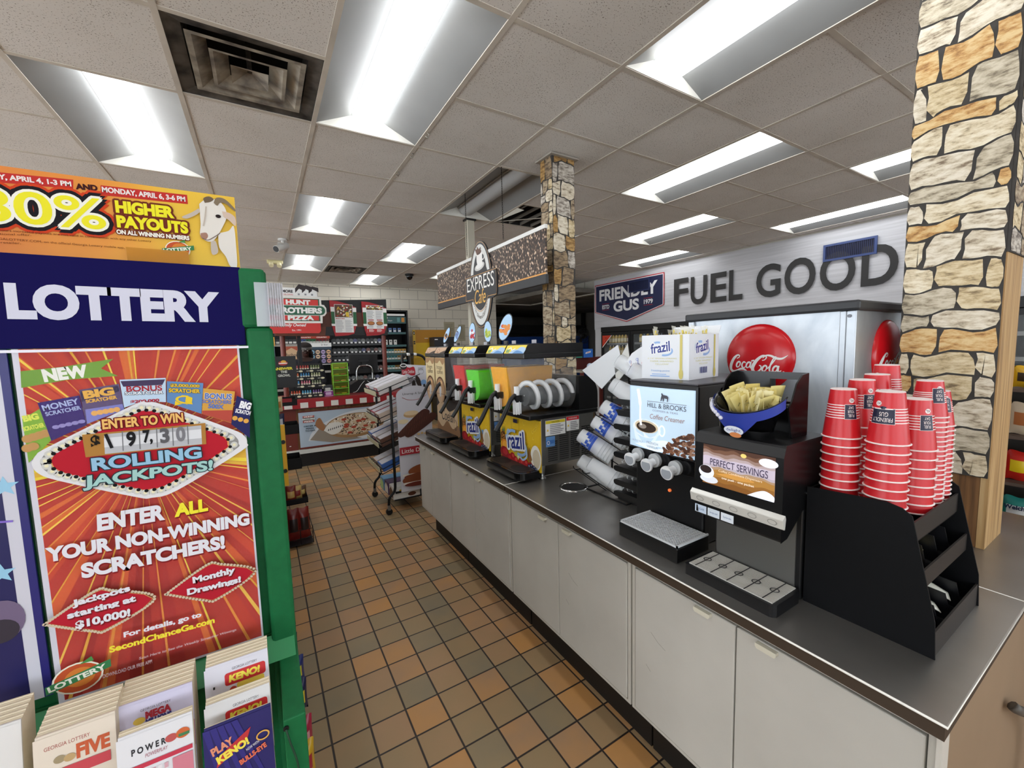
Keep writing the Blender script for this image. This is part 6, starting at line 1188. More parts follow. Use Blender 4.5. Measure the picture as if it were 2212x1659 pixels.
p.txt('HUNT', .06, .362, .06, WHITE, w=.28, bold=.06); p.txt('BROTHERS', -.05, .252, .075, WHITE, w=.52, bold=.06); p.txt('PIZZA', .07, .165, .058, WHITE, w=.3, bold=.06); m.build('logo_panel', t); m = M(); m.box(.1, .03, .3, .3, .23, .33, BLK); m.build('bracket', t)
t = thing('house_sign', 'white sign with three dark house roofs behind the pizza sign', 'sign', (.24, 6.62, 2.26)); F = fr((0, 0, 0), '-y'); m = M(); m.box(0, 0, 0, .5, .01, .2, PAPER); m.box(.0, .0, -.36, .5, .012, 0, PAPER); p = Pr(m, F, .001); p.txt('MORE', .06, .13, .04, INK, w=.13, bold=.05); p.txt('BUILDING', .05, .095, .02, R2, w=.14); p.txt('BACK', .04, .04, .04, INK, w=.14, bold=.05)
for k in range(3):
    a = .22+k*.085; p.poly([(a, .1), (a, .19), (a+.05, .255-.012*k), (a+.13, .235-.012*k), (a+.13, .15), (a+.05, .19)], K('#2a2022', .5)); p.poly([(a, .02), (a, .13), (a+.045, .185-.01*k), (a+.09, .12), (a+.09, .02)], PAPER); p.rect(a+.03, .1, a+.055, .125, GREYT)
p.ell(.2, .02, .11, .07, K('#6a2018', .5)); m.build('card', t); m = M(); m.box(.2, .012, -1.334, .25, .05, .0, BLK); m.build('stand', t)
# cash register monitor seen from behind
t = thing('monitor', 'back of a black register monitor on a chrome arch stand', 'monitor', (1.33, 6.62, .926)); m = M(); m.box(-.21, 0, .28, .21, .05, .575, BLK); m.box(-.08, -.012, .45, .08, 0, .50, K('#1d1d20', .5)); m.build('screen_case', t, bevel=.01); m = M(); m.box(-.03, -.03, .36, .03, .0, .46, BLK); m.build('hinge', t, bevel=.004)
m = M(); m.tube(spl([(-.115, -.03, .17), (-.115, -.03, .32), (-.08, -.03, .39), (0, -.03, .405), (.08, -.03, .39), (.115, -.03, .32), (.115, -.03, .17)]), .013, CHROME, 10); m.build('arch_stand', t); m = M(); m.prism([(-.24, 0), (.26, 0), (.24, .12), (.12, .185), (-.1, .19), (-.22, .12)], -.22, .05, fr((0, 0, 0), '-y'), BLK); m.build('base', t, bevel=.015)
m = M(); m.tube(spl([(-.02, -.07, .17), (-.07, -.08, .12), (-.14, -.1, .03), (-.2, -.1, .006)]), .004, WPL, 6); m.build('wire', t); m = M(); m.tube(spl([(.02, -.07, .17), (.1, -.08, .11), (.17, -.1, .06), (.22, -.1, .006)]), .004, WPL, 6); m.build('wire', t)
# green acrylic case
t = thing('display_case', 'clear lime-green acrylic case with five shelves on the checkout', 'display case', (.84, 6.36, .926)); gc = K('#a4c830', .15, alpha=.45); ge = K('#8fdc50', .2); m = M(); m.box(0, .12, 0, .21, .124, .46, K('#8f9a1e', .3, alpha=.85)); m.box(0, 0, 0, .003, .12, .46, gc); m.box(.207, 0, 0, .21, .12, .46, gc); m.build('case_walls', t); m = M()
for x in (0, .204): m.box(x, -.003, 0, x+.008, .003, .465, ge)
m.box(0, -.003, .458, .212, .003, .466, ge); m.build('edge_frame', t)
for k in range(5):
    m = M(); m.box(.003, 0, .004+k*.092, .207, .12, .01+k*.092, ge); m.build('shelf', t)
rng = random.Random(12)
for k in range(5):
    for q in range(2):
        m = M(); m.ball((0, 0, .012), .04, .03, .011, K(rng.choice(['#c9a24a', '#c9782e', '#b8b02e', '#a86a3a']), .4), 10, 6); o = tag(m.build('wrapped_snack'), 'small wrapped snack, %s of two on the %s shelf of the green case' % (('left', 'right')[q], ('bottom', 'second', 'middle', 'fourth', 'top')[k]), 'snack', 'snacks in the green case'); o.location = (.84+.06+.09*q, 6.41, .926+.0105+k*.092)
m = M(); m.box(0, 0, 0, .115, .1, .07, K('#7a2f7a', .5)); p = Pr(m, fr((0, 0, 0), '-y'), .001); p.rrect(.015, .02, .09, .06, .01, K('#c9a9cc', .5)); p.rect(0, .0, .115, .012, K('#c080b0', .5)); o = tag(m.build('snack_box'), 'purple box between the bottle display and the green case', 'box'); o.location = (.715, 6.33, .926)
m = M(); m.box(0, .0, 0, .105, .08, .085, K('#33363a', .5)); p = Pr(m, fr((0, 0, 0), '-y'), .001); p.rrect(.01, .015, .08, .05, .008, K('#b9bcb6', .5)); p.rect(0, .0, .105, .01, PAPER); o = tag(m.build('snack_box'), 'grey box stacked on the purple box', 'box'); o.location = (.72, 6.34, .9965)
# energy shot display
t = thing('bottle_display', 'black four-tier counter display full of little energy shot bottles', 'display rack', (.29, 6.30, .926)); m = M()
m.box(.0, .2, 0, .42, .21, .47, BLK); m.build('back_panel', t); TZ = [.045, .175, .28, .385]
for k, z in enumerate(TZ):
    x0 = .0 if k < 1 else .07
    m = M(); m.box(x0, .02+.04*k, z-.01, .42, .2, z, BLK); m.box(x0, .015+.04*k, z-.045 if k else 0, .42, .02+.04*k, z+.008, BLK); p = Pr(m, fr((0, .015+.04*k, 0), '-y'), .001)
    for q in range(3): p.ell(x0+.105+q*.135-(.0 if k < 1 else .02), z-.018, .024, .014, K('#dcd8b8', .5)); p.rect(x0+.03+q*.135-.01, z-.024, x0+.06+q*.135, z-.012, K('#9a9a90', .5))
    m.build('tier', t)
EC = [['#c8502e', '#4f9ac0', '#6a4a8a'], ['#4f8fc0', '#d0788a', '#7f8a6a'], ['#c8683a', '#3f86b8', '#a8ac84'], ['#b0505a', '#b8453c', '#7c8a5a']]
def shot(c):
    m = M(); m.lathe([(0, 0), (.0115, .0), (.0125, .004), (.0125, .036), (.007, .044), (.007, .047)], K(c, .35), 10); m.lathe([(.0085, .047), (.0085, .06), (0, .061)], K(c, .4, noise=.0, spec=.4), 10); m.lathe([(.0128, .008), (.0128, .024)], K('#d9d4c0', .5), 10); return m
sh = {}; TN = ['bottom', 'second', 'third', 'top']
for k in range(4):
    for q in range(3):
        for r in range(4):
            if k > 0 and q == 0 and r < 2: continue
            c = EC[k][q]; loc = (.29+.022+q*.135+r*.031, 6.30+.035+.04*k+.005, .926+TZ[k]+.0005); lab = '%s tiny bottle in the %s colour group on the %s tier of the shot display' % (ORD[r], ('left', 'middle', 'right')[q], TN[k])
            if c not in sh: o = shot(c).build('energy_shot'); sh[c] = o
            else: o = sh[c].copy(); COL.objects.link(o)
            o.location = loc; tag(o, lab, 'bottle', 'energy shots on the counter display')
# tobacco wall fixture
t = thing('tobacco_fixture', 'tall black shelf wall of cigarettes and tins behind the cashier', 'shelf unit', (.0, 8.52, 0)); m = M(); m.box(-.5, .40, .1, 2.64, .42, 2.0, K('#0e0f11', .6)); m.box(2.14, .40, 2.0, 2.64, .42, 2.36, K('#0e0f11', .6)); m.box(2.61, 0, 0, 2.64, .42, 2.36, BLK); m.box(-.5, .0, 0, 2.64, .42, .1, BLK); m.box(2.14, .0, 2.33, 2.64, .42, 2.36, BLK); m.box(2.12, .1, .1, 2.135, .42, 2.33, BLK); m.box(1.12, .1, .1, 1.13, .42, 1.9, BLK); m.build('case', t)
TEAL = K('#3c5f60', .5); SHZ = {'c': [1.70, 1.515, 1.365, 1.16, .97, .78], 'r': [1.915, 1.66, 1.485, 1.35, 1.15, .98, .8]}
def shelf(x0, x1, z, col):
    m = M(); m.box(x0, .04, z-.012, x1, .40, z, BLK); m.box(x0+.01, .02, z-.045, x1-.01, .04, z-.004, col); m.build('shelf', t)
for z in SHZ['c']: shelf(1.135, 2.115, z, K('#3a3c3e', .5))
for z in SHZ['r']: shelf(2.14, 2.6, z, TEAL)
for z in (1.71, 1.2, .9): shelf(-.48, 1.115, z, K('#9a9890', .5))
m = M(); F = fr((2.15, .02, 2.1), '-y'); m.box(2.15, .02, 2.09, 2.6, .03, 2.23, TEAL); m.box(2.15, .018, 2.245, 2.58, .03, 2.285, PAPER); p = Pr(m, F, .001); lines(p, .02, .15, .4, .18, 1, GREYT, rng, .4); p.txt('so', .02, .085, .04, WHITE, w=.06); p.txt('nt Vape', .03, .03, .03, WHITE, w=.14); p.rect(.27, .02, .33, .11, K('#5a8a8a', .5)); p.rect(.36, .02, .42, .11, K('#c8863a', .5)); m.build('header_card', t)
m = M(); m.box(.56, .0, 1.80, 1.12, .02, 1.85, K('#a8402e', .5)); p = Pr(m, fr((.56, 0, 1.80), '-y'), .001); p.txt('COUNTRY', .06, .014, .02, WHITE, w=.18, bold=.04); p.txt('COUNTRY', .33, .014, .02, WHITE, w=.18, bold=.04); m.build('header_card', t)
m = M(); m.box(.33, .02, 1.42, .60, .03, 1.665, K('#c9a884', .5)); p = Pr(m, fr((.33, .02, 1.42), '-y'), .001); p.poly([(0, .245), (0, .14), (.135, .22), (.27, .14), (.27, .245)], K('#a8543c', .5)); p.txt('Marlboro', .02, .06, .06, INK, w=.24); m.build('price_card', t)
m = M(); m.box(-.48, .0, 1.2, .20, .02, 1.67, K('#5a6a7a', .5)); m.build('grey_panel', t); m = M(); m.box(.12, -.01, 1.68, .21, .0, 1.835, K('#d8a44a', .5)); p = Pr(m, fr((.12, -.01, 1.68), '-y'), .001); p.rect(.02, .04, .07, .09, K('#e8e0d0', .5)); m.build('yellow_card', t)
m = M(); m.box(.66, .0, 1.31, 1.14, .02, 1.72, K('#2a2c34', .5)); F = fr((.66, 0, 1.31), '-y'); p = Pr(m, F, .001, .0006); p.rect(0, .335, .48, .41, PAPER); p.rect(.0, 0, .48, .01, PAPER); p.rect(.0, .29, .47, .33, K('#3a4a5a', .5)); p.txt('2 for', .3, .36, .03, INK, w=.12)
for r in range(3):
    for c in range(5): q = K(['#8ab8d0', '#8ab8d0', '#d8bc9a', '#b8a8d0', '#e0b88a'][c] if r < 2 else ['#b8a8d0', '#b8a8d0', '#9a90c0', '#9a90c0', '#d0948a'][c], .5); p.st = 0; p.ell(.05+c*.093, .24-r*.085, .038, .038, q, n=16); p.h += .0004; p.rect(.05+c*.093-.025, .232-r*.085, .05+c*.093+.025, .248-r*.085, K('#4a3a4a', .5)); p.h -= .0004
m.build('tin_chart', t)
cache = {}
def item(kind, c):
    if (kind, c) not in cache:
        m = M()
        if kind == 'tin': m.cyl((0, .02, .05), (0, 0, .05), .048, K('#2c2e30', .4), 16); m.cyl((0, 0, .05), (0, -.003, .05), .040, K(c, .45), 16); p = Pr(m, fr((-.035, -.0035, 0), '-y'), .001); p.rect(.02, .0, .06, .03, PAPER)
        else: hh = .085 if kind == 'pack' else .10; m.box(-.03, 0, 0, .03, .025, hh, K(c, .45)); p = Pr(m, fr((-.03, 0, 0), '-y'), .001); p.rect(.004, .008, .056, hh*.5, K('#d8d8d0', .5)); p.poly([(.01, hh*.55), (.03, hh*.85), (.05, hh*.55)], K('#2a3a3a', .5))
        o = m.build('snuff_tin' if kind == 'tin' else 'cigarette_pack'); cache[(kind, c)] = o; return o
    o = cache[(kind, c)].copy(); COL.objects.link(o); return o
SN = ['top', 'second', 'third', 'fourth', 'fifth', 'sixth', 'lowest']
rng = random.Random(31)
for si, z in enumerate(SHZ['c'][:5]):
    for g in range(3):
        for k in range(4):
            if si == 2 and g > 0: continue
            o = item('tin', rng.choice(['#4a4e50', '#6a6e6c', '#5a6a5a', '#7a5a54', '#3a3c3e', '#565a7a']) if g else rng.choice(['#3a3c3e', '#55585a'])); o.location = (1.20+g*.315+k*.075, 8.60, z+.0008); tag(o, '%s tin from the left in the %s group on the %s tobacco shelf' % (ORD[k], ('left', 'middle', 'right')[g], SN[si]), 'tin', 'tins on the tobacco shelves')
RC = [['#c8944a', '#5a78b0', '#5a78b0', '#5a78b0'], ['#d8d8d4']*3, ['#4a8a8c', '#4a8a8c', '#4a8a8c', '#c8a04a', '#c8a04a', '#c8963a', '#c8963a'], ['#4a9496', '#4a9496', '#4a9496', '#4a9496', '#a8823a', '#a8823a', '#c08a34'], ['#5a9a98', '#5a9a98', '#5a9a98', '#8a6a2a', '#8a6a2a', '#c08a34'], ['#4a5250', '#56605c', '#4a5250', '#56605c', '#4a5250']]
for si, cols in enumerate(RC):
    for k, c in enumerate(cols):
        o = item('box' if si == 1 else 'pack', c); o.location = (2.19+k*(.062 if len(cols) > 5 else .095), 8.60, SHZ['r'][si]+.0008); tag(o, '%s pack from the left on the %s shelf of the right tobacco bay' % (ORD[k], SN[si]), 'cigarette pack', 'packs in the right tobacco bay')
for k, c in enumerate(['#4a64a0', '#4a64a0', '#3f7a50', '#3f7a50', '#3f7a50', '#8a2f34', '#8a2f34', '#8a2f34', '#8a4a44']):
    o = item('pack', c); o.location = (.63+k*.057, 8.60, 1.7108); tag(o, '%s pack from the left in the row above the cashier' % ORD[k], 'cigarette pack', 'packs above the cashier')
for k in range(6):
    o = item('pack', '#3a3a3c'); o.location = (.19+k*.068, 8.60, 1.7108); tag(o, '%s white and black pack in the row behind the left post' % ORD[k], 'cigarette pack', 'packs behind the left post')
# yellow notice and dolly behind the snack rack
t = thing('promo_sign', 'big yellow and ochre cardboard display right of the tobacco shelves', 'sign', (2.8, 8.75, 0)); m = M(); m.box(0, 0, 1.36, .87, .02, 1.97, K('#b8801e', .5)); p = Pr(m, fr((0, 0, 1.36), '-y'), .001); p.rect(0, 0, .87, .33, K('#d8b01e', .5)); p.rect(0, 0, .06, .61, K('#e0b840', .5)); p.ell(.03, .54, .022, .04, BLK); p.ell(.03, .54, .01, .02, WHITE); p.rect(.01, .3, .05, .33, INK); p.rect(.01, .34, .05, .37, INK); p.rect(.26, .42, .34, .43, PAPER); m.build('board', t); m = M(); m.box(0, .02, 0, .87, .2, 1.36, K('#c8a01e', .5)); m.build('cardboard_stand', t)
t = thing('fridge_box', 'dark box unit before the yellow display', 'cabinet', (3.15, 8.4, 0)); m = M(); m.box(0, 0, 0, .5, .3, 1.80, K('#24252a', .5)); p = Pr(m, fr((0, 0, 0), '-y'), .001); p.rect(.01, 1.74, .08, 1.76, PAPER); p.rect(.2, 1.62, .27, 1.68, K('#3a3c44', .5)); m.build('case', t)
for x0, w_, z0, lab in ((3.62, .26, 1.78, 'left faded notice taped to the block wall'), (3.98, .17, 1.72, 'right yellowed notice taped to the block wall')):
    m = M(); m.box(0, 0, 0, w_, .003, .38, K('#b0a88e', .7)); p = Pr(m, fr((0, 0, 0), '-y'), .001); lines(p, .03, .05, w_-.03, .34, 9, K('#7f7a68', .7), rng, .25); o = tag(m.build('notice'), lab, 'paper'); o.location = (x0, 8.993, z0)
t = thing('hand_truck', 'black hand truck with a striped handle parked behind the snack rack', 'hand truck', (1.53, 4.85, 0)); m = M(); st_ = [(-.12, 0, .05), (-.12, 0, 1.38), (-.10, 0, 1.47), (-.05, 0, 1.50), (.1, 0, 1.485), (.16, 0, 1.43), (.175, 0, 1.3), (.175, 0, .05)]; m.tube(spl(st_), .016, BLK, 8); m.build('frame', t)
for a, b in ((-.065, -.025), (.02, .055)): m = M(); m.tube([(a, 0, 1.501-.03*max(0, a)), (b, 0, 1.498-.05*max(0, b))], .0175, WHITE, 8); m.build('handle_stripe', t)
m = M(); m.box(-.12, -.01, .1, .175, .01, 1.33, K('#1c1d20', .45)); m.build('back_plate', t); m = M(); m.box(-.12, -.2, .0, .175, .0, .02, BLK); m.build('toe_plate', t)
for x in (-.15, .205): m = M(); m.cyl((x-.02, .06, .1), (x+.02, .06, .1), .1, K('#16171a', .6), 18); m.build('wheel', t)
# ---------------------------------------------------------------- cashier
def skinmesh(name, P, E, R, mat, parent=None, sub=2):
    me = bpy.data.meshes.new(name); me.from_pydata(P, E, []); me.materials.append(mat); o = bpy.data.objects.new(name, me); COL.objects.link(o)
    if parent: o.parent = parent
    md = o.modifiers.new('skin', 'SKIN'); md.use_smooth_shade = True
    for v, r in zip(me.skin_vertices[0].data, R): v.radius = (r, r) if not isinstance(r, tuple) else r
    me.skin_vertices[0].data[0].use_root = True
    s = o.modifiers.new('sub', 'SUBSURF'); s.levels = sub; s.render_levels = sub; return o
SK = K('#3a241c', .5)
P = [(0, 0, .95), (0, .0, 1.12), (0, -.01, 1.30), (0, -.01, 1.41), (0, -.02, 1.47), (0, -.035, 1.53), (0, -.045, 1.585), (0, -.04, 1.635)]; R = [(.15, .11), (.14, .10), (.15, .105), (.11, .08), .05, (.062, .075), (.075, .088), (.06, .075)]; E = [(i, i+1) for i in range(7)]
for s in (-1, 1):
    b = len(P); P += [(s*.16, 0, 1.39), (s*.215, .01, 1.22), (s*.23, -.02, 1.07), (s*.17, -.20, 1.03), (s*.13, -.30, 1.03), (s*.125, -.36, 1.025)]; R += [.06, .05, .042, .032, .026, (.035, .02)]; E += [(3, b), (b, b+1), (b+1, b+2), (b+2, b+3), (b+3, b+4), (b+4, b+5)]
    for k, (dx, l) in enumerate(((-.026, .055), (-.009, .065), (.009, .06), (.026, .048))): c = len(P); P += [(s*.125+dx, -.40, 1.022), (s*.125+dx*1.2, -.40-l*.5, 1.010), (s*.125+dx*1.2, -.40-l*.8, .985)]; R += [.009, .008, .007]; E += [(b+5, c), (c, c+1), (c+1, c+2)]
    c = len(P); P += [(s*.125-s*.042, -.355, 1.015), (s*.125-s*.055, -.39, 1.0)]; R += [.010, .008]; E += [(b+4, c), (c, c+1)]
    b = len(P); P += [(s*.09, .0, .88), (s*.10, -.01, .50), (s*.10, .01, .09), (s*.10, -.10, .045)]; R += [.085, .058, .042, .036]; E += [(0, b), (b, b+1), (b+1, b+2), (b+2, b+3)]
cash = thing('cashier', 'cashier in a dark jacket and grey cap band looking down behind the checkout', 'person', (.585, 7.32, 0)); body = skinmesh('body', P, E, R, SK, cash)
JK = K('#14161f', .8)
P2 = [(0, 0, .80), (0, 0, .95), (0, .0, 1.12), (0, -.01, 1.30), (0, -.005, 1.40), (0, .0, 1.435)]; R2_ = [(.18, .135), (.175, .13), (.165, .125), (.175, .13), (.13, .10), (.085, .07)]; E2 = [(i, i+1) for i in range(5)]
for s in (-1, 1): b = len(P2); P2 += [(s*.16, 0, 1.385), (s*.215, .01, 1.22), (s*.23, -.02, 1.07), (s*.185, -.17, 1.033)]; R2_ += [.082, .068, .06, .045]; E2 += [(4, b), (b, b+1), (b+1, b+2), (b+2, b+3)]
skinmesh('jacket', P2, E2, R2_, JK, cash)
P3 = [(0, 0, .96), (0, 0, .90)]; R3_ = [(.165, .125), (.16, .12)]; E3 = [(0, 1)]
for s in (-1, 1): b = len(P3); P3 += [(s*.09, 0, .86), (s*.10, -.01, .50), (s*.10, .01, .10)]; R3_ += [.1, .075, .07]; E3 += [(1, b), (b, b+1), (b+1, b+2)]
skinmesh('trousers', P3, E3, R3_, K('#1a1b20', .8), cash)
m = M(); T = Matrix.Translation((0, -.035, 1.60)) @ Matrix.Rotation(.25, 4, 'X'); m.lathe([(.099, .015), (.101, .05), (.085, .085), (.05, .105), (0, .112)], K('#1c1210', .8), 20, T); m.ball((0, .05, 1.56), .088, .06, .10, K('#17100e', .9), 14, 8)
for s in (-1, 1): m.ball((s*.085, .02, 1.50), .035, .05, .10, K('#17100e', .9), 10, 6)
m.build('hair', cash); m = M(); m.lathe([(.100, .012), (.104, .016), (.104, .045), (.100, .05)], K('#7f7d7a', .6), 24, T); m.prism([(-.08, -.07), (-.05, -.125), (0, -.14), (.05, -.125), (.08, -.07)], .012, .02, Fr(T.translation, (1, 0, 0), (0, 1, 0)), K('#6f6d6a', .6)); m.cyl((0, -.145, 1.60), (0, -.147, 1.60), .006, WHITE, 8); m.build('visor', cash)
m = M(); m.ball((0, -.125, 1.548), .016, .018, .022, SK, 10, 6); m.build('nose', cash); m = M(); m.ball((0, -.115, 1.513), .024, .012, .008, K('#5a2f2a', .5), 10, 6); m.build('mouth', cash)
for s in (-1, 1): m = M(); m.ball((s*.03, -.117, 1.575), .012, .008, .007, K('#d8d0c8', .3), 10, 6); m.ball((s*.03, -.124, 1.573), .005, .003, .005, BLACK, 8, 5); m.build('eye', cash); m = M(); m.ball((s*.082, -.03, 1.55), .012, .022, .032, SK, 8, 6); m.build('ear', cash)
m = M(); m.ball((-.088, -.045, 1.52), .006, .006, .006, CHROME, 8, 5); m.build('earring', cash)
# ================================================================ snack gondola, cake rack, lid rack, far snack shelf
RK = K('#141416', .5, .3)
t = thing('snack_gondola', 'long black snack shelving running back from the lottery stand', 'shelf unit', (-.5, 1.16, 0)); Lg = 4.3
m = M(); m.box(0, 0, 0, .50, Lg, .10, RK); m.box(.22, 0, .1, .26, Lg, 1.30, K('#2a2a2c', .6)); m.build('frame', t)
for z in (.34, .62, .9): m = M(); m.box(.02, .02, z, .50, Lg-.02, z+.015, RK); m.box(.50, .02, z-.01, .507, Lg-.02, z+.03, K('#c9c6b4', .5)); m.build('shelf', t)
t = thing('rack_sign', 'black chip rack header reading answer the growl', 'sign', (.03, 4.5, 1.225)); m = M(); m.box(0, 0, 0, .245, .03, .30, BLK); F = fr((0, 0, 0), '-y'); p = Pr(m, F, .001, .0005); p.ell(.135, .235, .04, .022, K('#a8302a', .5)); p.ell(.14, .248, .022, .014, K('#d8a03a', .5)); p.rect(.1, .228, .17, .238, K('#e8d8d0', .5)); p.txt('ANSWER', .05, .17, .026, K('#d8cc3a', .5), w=.165, bold=.05); p.txt('THE', .11, .14, .024, K('#b9b9b0', .5), w=.055, bold=.05); p.txt('GROWL', .085, .105, .024, K('#b9b9b0', .5), w=.105, bold=.05); m.build('header_panel', t, bevel=.006)
m = M(); m.box(.02, .01, -.55, .04, .03, 0, BLK); m.build('upright', t); m = M(); m.box(.02, .01, -1.225, .04, .03, -.55, BLK); m.build('lower_upright', t)
BASK = [('upper', .99, .07), ('middle', .68, .10), ('lower', .29, .12)]
for nm, z, hh in BASK:
    t = thing('wire_tray', '%s black tray bracket sticking out toward the checkout aisle' % nm, 'tray', (.04, 5.0, z), 0, 'black tray brackets'); m = M(); m.box(0, 0, 0, .25, .004, hh, RK); m.box(0, .3, 0, .25, .304, hh, RK); m.box(.246, 0, 0, .25, .3, hh, RK); m.box(0, 0, 0, .25, .3, .004, RK); m.build('tray_pan', t); m = M(); m.box(.0, .001, -.02, .02, .02, hh, RK); m.build('bracket', t)
    if nm == 'upper': m = M(); m.box(0, -.003, hh-.03, .2, -.0, hh+.01, DRED); m.build('red_strip', t)
t = thing('tray_post', 'black post holding the tray brackets', 'post', (.02, 5.01, 0)); m = M(); m.box(0, 0, 0, .025, .025, 1.2, RK); m.build('shaft', t)
t = thing('yellow_strip', 'tall yellow merchandising strip with black buttons by the green post', 'sign', (.047, 3.0, .70)); m = M(); m.box(0, 0, 0, .045, .02, .40, K('#d9a51e', .45)); m.build('strip', t); m = M(); m.box(-.05, .02, .05, .03, .03, .09, RK); m.build('bracket', t)
for k, z in enumerate((.1, .29)): m = M(); m.cyl((.03, -.004, z), (.03, 0, z), .013, BLACK, 12); m.build('button', t)
def snackbag(label, x, y, z, w, h, c1, c2, rx=.0, rz=0.0, txt=None, grp='snack bags along the gondola'):
    t = thing('snack_bag', label, 'snack bag', (x, y, z), rz, grp); m = M()
    def f(u, v, s): e = (sin(pi*u)**.6)*(sin(pi*v)**.6); return Vector(((u-.5)*w*(1-.06*sin(pi*v)), s*.028*e+rx*v*h, v*h+.004*sin(9*u)*(1-e)))
    for s in (-1, 1): m.grid(lambda u, v: f(u, v, s), 10, 10, K(c1, .28))
    m.build('foil_bag', t); m = M(); m.grid(lambda u, v: f(.15+.7*u, .3+.4*v, -1)+Vector((0, -.001, 0)), 8, 6, K(c2, .35)); m.build('front_label', t); return t
for q in (('white, red and blue bag peeking past the green post', 625, 1248, 2.9, .05, .10, '#c9ccd8', '#a83a4a'), ('navy bag with white print peeking past the green post', 629, 1325, 2.3, .05, .13, '#20264e', '#8a9ac0'), ('dark blue bag with a yellow tag beside the green post', 636, 1400, 2.0, .045, .14, '#1b2148', '#d8c83a'), ('blue bag low beside the green post', 644, 1445, 1.8, .06, .11, '#23306a', '#c9c03a'), ('navy and yellow bag near the foot of the green post', 651, 1500, 1.62, .055, .12, '#1c2048', '#dcc838'), ('red and pink candy bag at the bottom of the green post', 660, 1590, 1.42, .06, .14, '#9a2440', '#d8a0a8'), ('yellow and red candy bag lowest beside the green post', 667, 1635, 1.36, .05, .12, '#c8a02a', '#a02a3a')):
    v = onp(q[1], q[2], 1, q[3]); snackbag(q[0], v.x-.008, q[3], max(v.z-q[5]/2, .02), q[4], q[5], q[6], q[7])
t = thing('wire_basket', 'black wire basket of red and gold chip bags beside the checkout aisle', 'basket', (.075, 4.05, .215)); m = M(); W_, D_, H_ = .19, .35, .05; m.box(0, 0, 0, W_, D_, .004, RK); m.box(0, 0, 0, W_, .004, H_, RK); m.box(W_-.004, 0, 0, W_, D_, H_, RK); m.box(0, D_-.004, 0, W_, D_, H_, RK); m.build('basket', t); m = M(); m.tube(spl([(.0, 0, .05), (-.01, 0, .2), (.02, 0, .34)]), .006, RK, 6); m.tube([(.02, .0, .34), (.02, D_, .34)], .005, RK, 6); m.tube(spl([(.0, D_, .05), (-.01, D_, .2), (.02, D_, .34)]), .006, RK, 6); m.tube([(0, .01, .02), (-.07, .01, .02)], .006, RK, 6); m.build('hook_frame', t)
for k, (dx, c1, c2) in enumerate(((.06, '#7a2a20', '#c8a05a'), (.11, '#b89a5a', '#8a2a22'), (.15, '#5a3a20', '#c9b06a'))): snackbag('%s crumpled red and gold bag in the upper wire basket' % ORD[k], .075+dx, 4.12+.05*k, .221, .085, .14-.02*k, c1, c2, .2)
t = thing('wire_basket', 'lower black wire basket with two dark red chip bags upright', 'basket', (.075, 3.62, .02)); m = M(); m.box(0, 0, 0, .18, .3, .004, RK); m.build('base', t); m = M()
for z in (.05, .12): m.tube([(0, 0, z), (.18, 0, z), (.18, .3, z), (0, .3, z)], .003, RK, 5, closed=True)
for x, y in ((.18, 0), (.18, .3), (.09, 0)): m.tube([(x, y, 0), (x, y, .14)], .003, RK, 5)
m.build('wire_rails', t)
snackbag('left dark red chip bag standing in the lower wire basket', .125, 3.72, .025, .09, .26, '#6a1a16', '#2a1a18', .1); snackbag('right dark red chip bag standing in the lower wire basket', .205, 3.74, .025, .09, .25, '#7a221a', '#2a1a18', .1, .2)
tt = snackbag('clear bag of golden buns hanging by the chip rack sign', .085, 4.3, 1.02, .09, .14, '#c9b08a', '#a8743a'); m = M(); m.tube([(-.08, .03, .15), (0, .0, .15), (0, 0, .135)], .003, RK, 5); m.build('hanger', tt); snackbag('navy snack bag hanging beside the black trays', .09, 4.4, .84, .10, .15, '#1c2344', '#c0c6d0')
# ---------------------------------------------------------------- snack cake rack on wheels
t = thing('cake_rack', 'black rolling snack cake rack with a white picture side panel', 'display rack', (.93, 3.87, 0)); FR = K('#17181a', .4, .4)
for y in (0, .58):
    m = M(); m.tube(spl([(.0, y, .09), (.01, y, .16), (.06, y, .22), (.07, y, .30), (.07, y, .38)])+[(.07, y, 1.22)], .013, FR, 8); m.tube([(.07, y, .2), (.40, y, .2), (.40, y, 1.22)], .011, FR, 8); m.tube(spl([(.40, y, .2), (.43, y, .16), (.44, y, .09)]), .013, FR, 8); m.build('side_frame', t)
for x, y in ((0, 0), (0, .58), (.44, 0), (.44, .58)): m = M(); m.cyl((x, y-.014, .032), (x, y+.014, .032), .03, BLACK, 16); m.box(x-.012, y-.02, .05, x+.012, y+.02, .095, K('#8a8a8a', .3, .8)); m.build('caster', t)
m = M(); m.box(.06, -.0, .12, .44, .58, .13, FR); m.build('bottom_shelf', t)
SZ = [1.13, .88, .64, .40]
for z in SZ:
    m = M()
    for k in range(9): m.tube([(-.04, .01+k*.07, z+.0), (.36, .01+k*.07, z+.14)], .004, FR, 5)
    m.tube([(-.04, 0, z), (-.04, .58, z)], .005, FR, 5); m.tube([(-.04, 0, z+.05), (-.04, .58, z+.05)], .004, FR, 5); m.tube([(-.04, 0, z+.05), (.36, 0, z+.19)], .004, FR, 5); sh_o = m.build('wire_shelf', t)
    m = M(); m.add([(-.047, .06, z+.0), (-.047, .56, z+.0), (-.052, .56, z+.045), (-.052, .06, z+.045)], [(0, 1, 2, 3)], K('#cfc9a8', .5)); m.build('price_strip', sh_o, solid=.003)
m = M(); F = Fr((.12, -.022, .2), (1, 0, 0), (0, 0, 1)); O_ = [(0, 0), (.33, 0), (.335, .85)] + [(.165+.17*cos(a), .93+.085*sin(a)) for a in [pi*i/12 for i in range(13)]] + [(-.005, .85)]
m.prism(O_, -.004, 0, F, K('#c9c9d2', .5)); p = Pr(m, F, .0006, .0004); rng = random.Random(9)
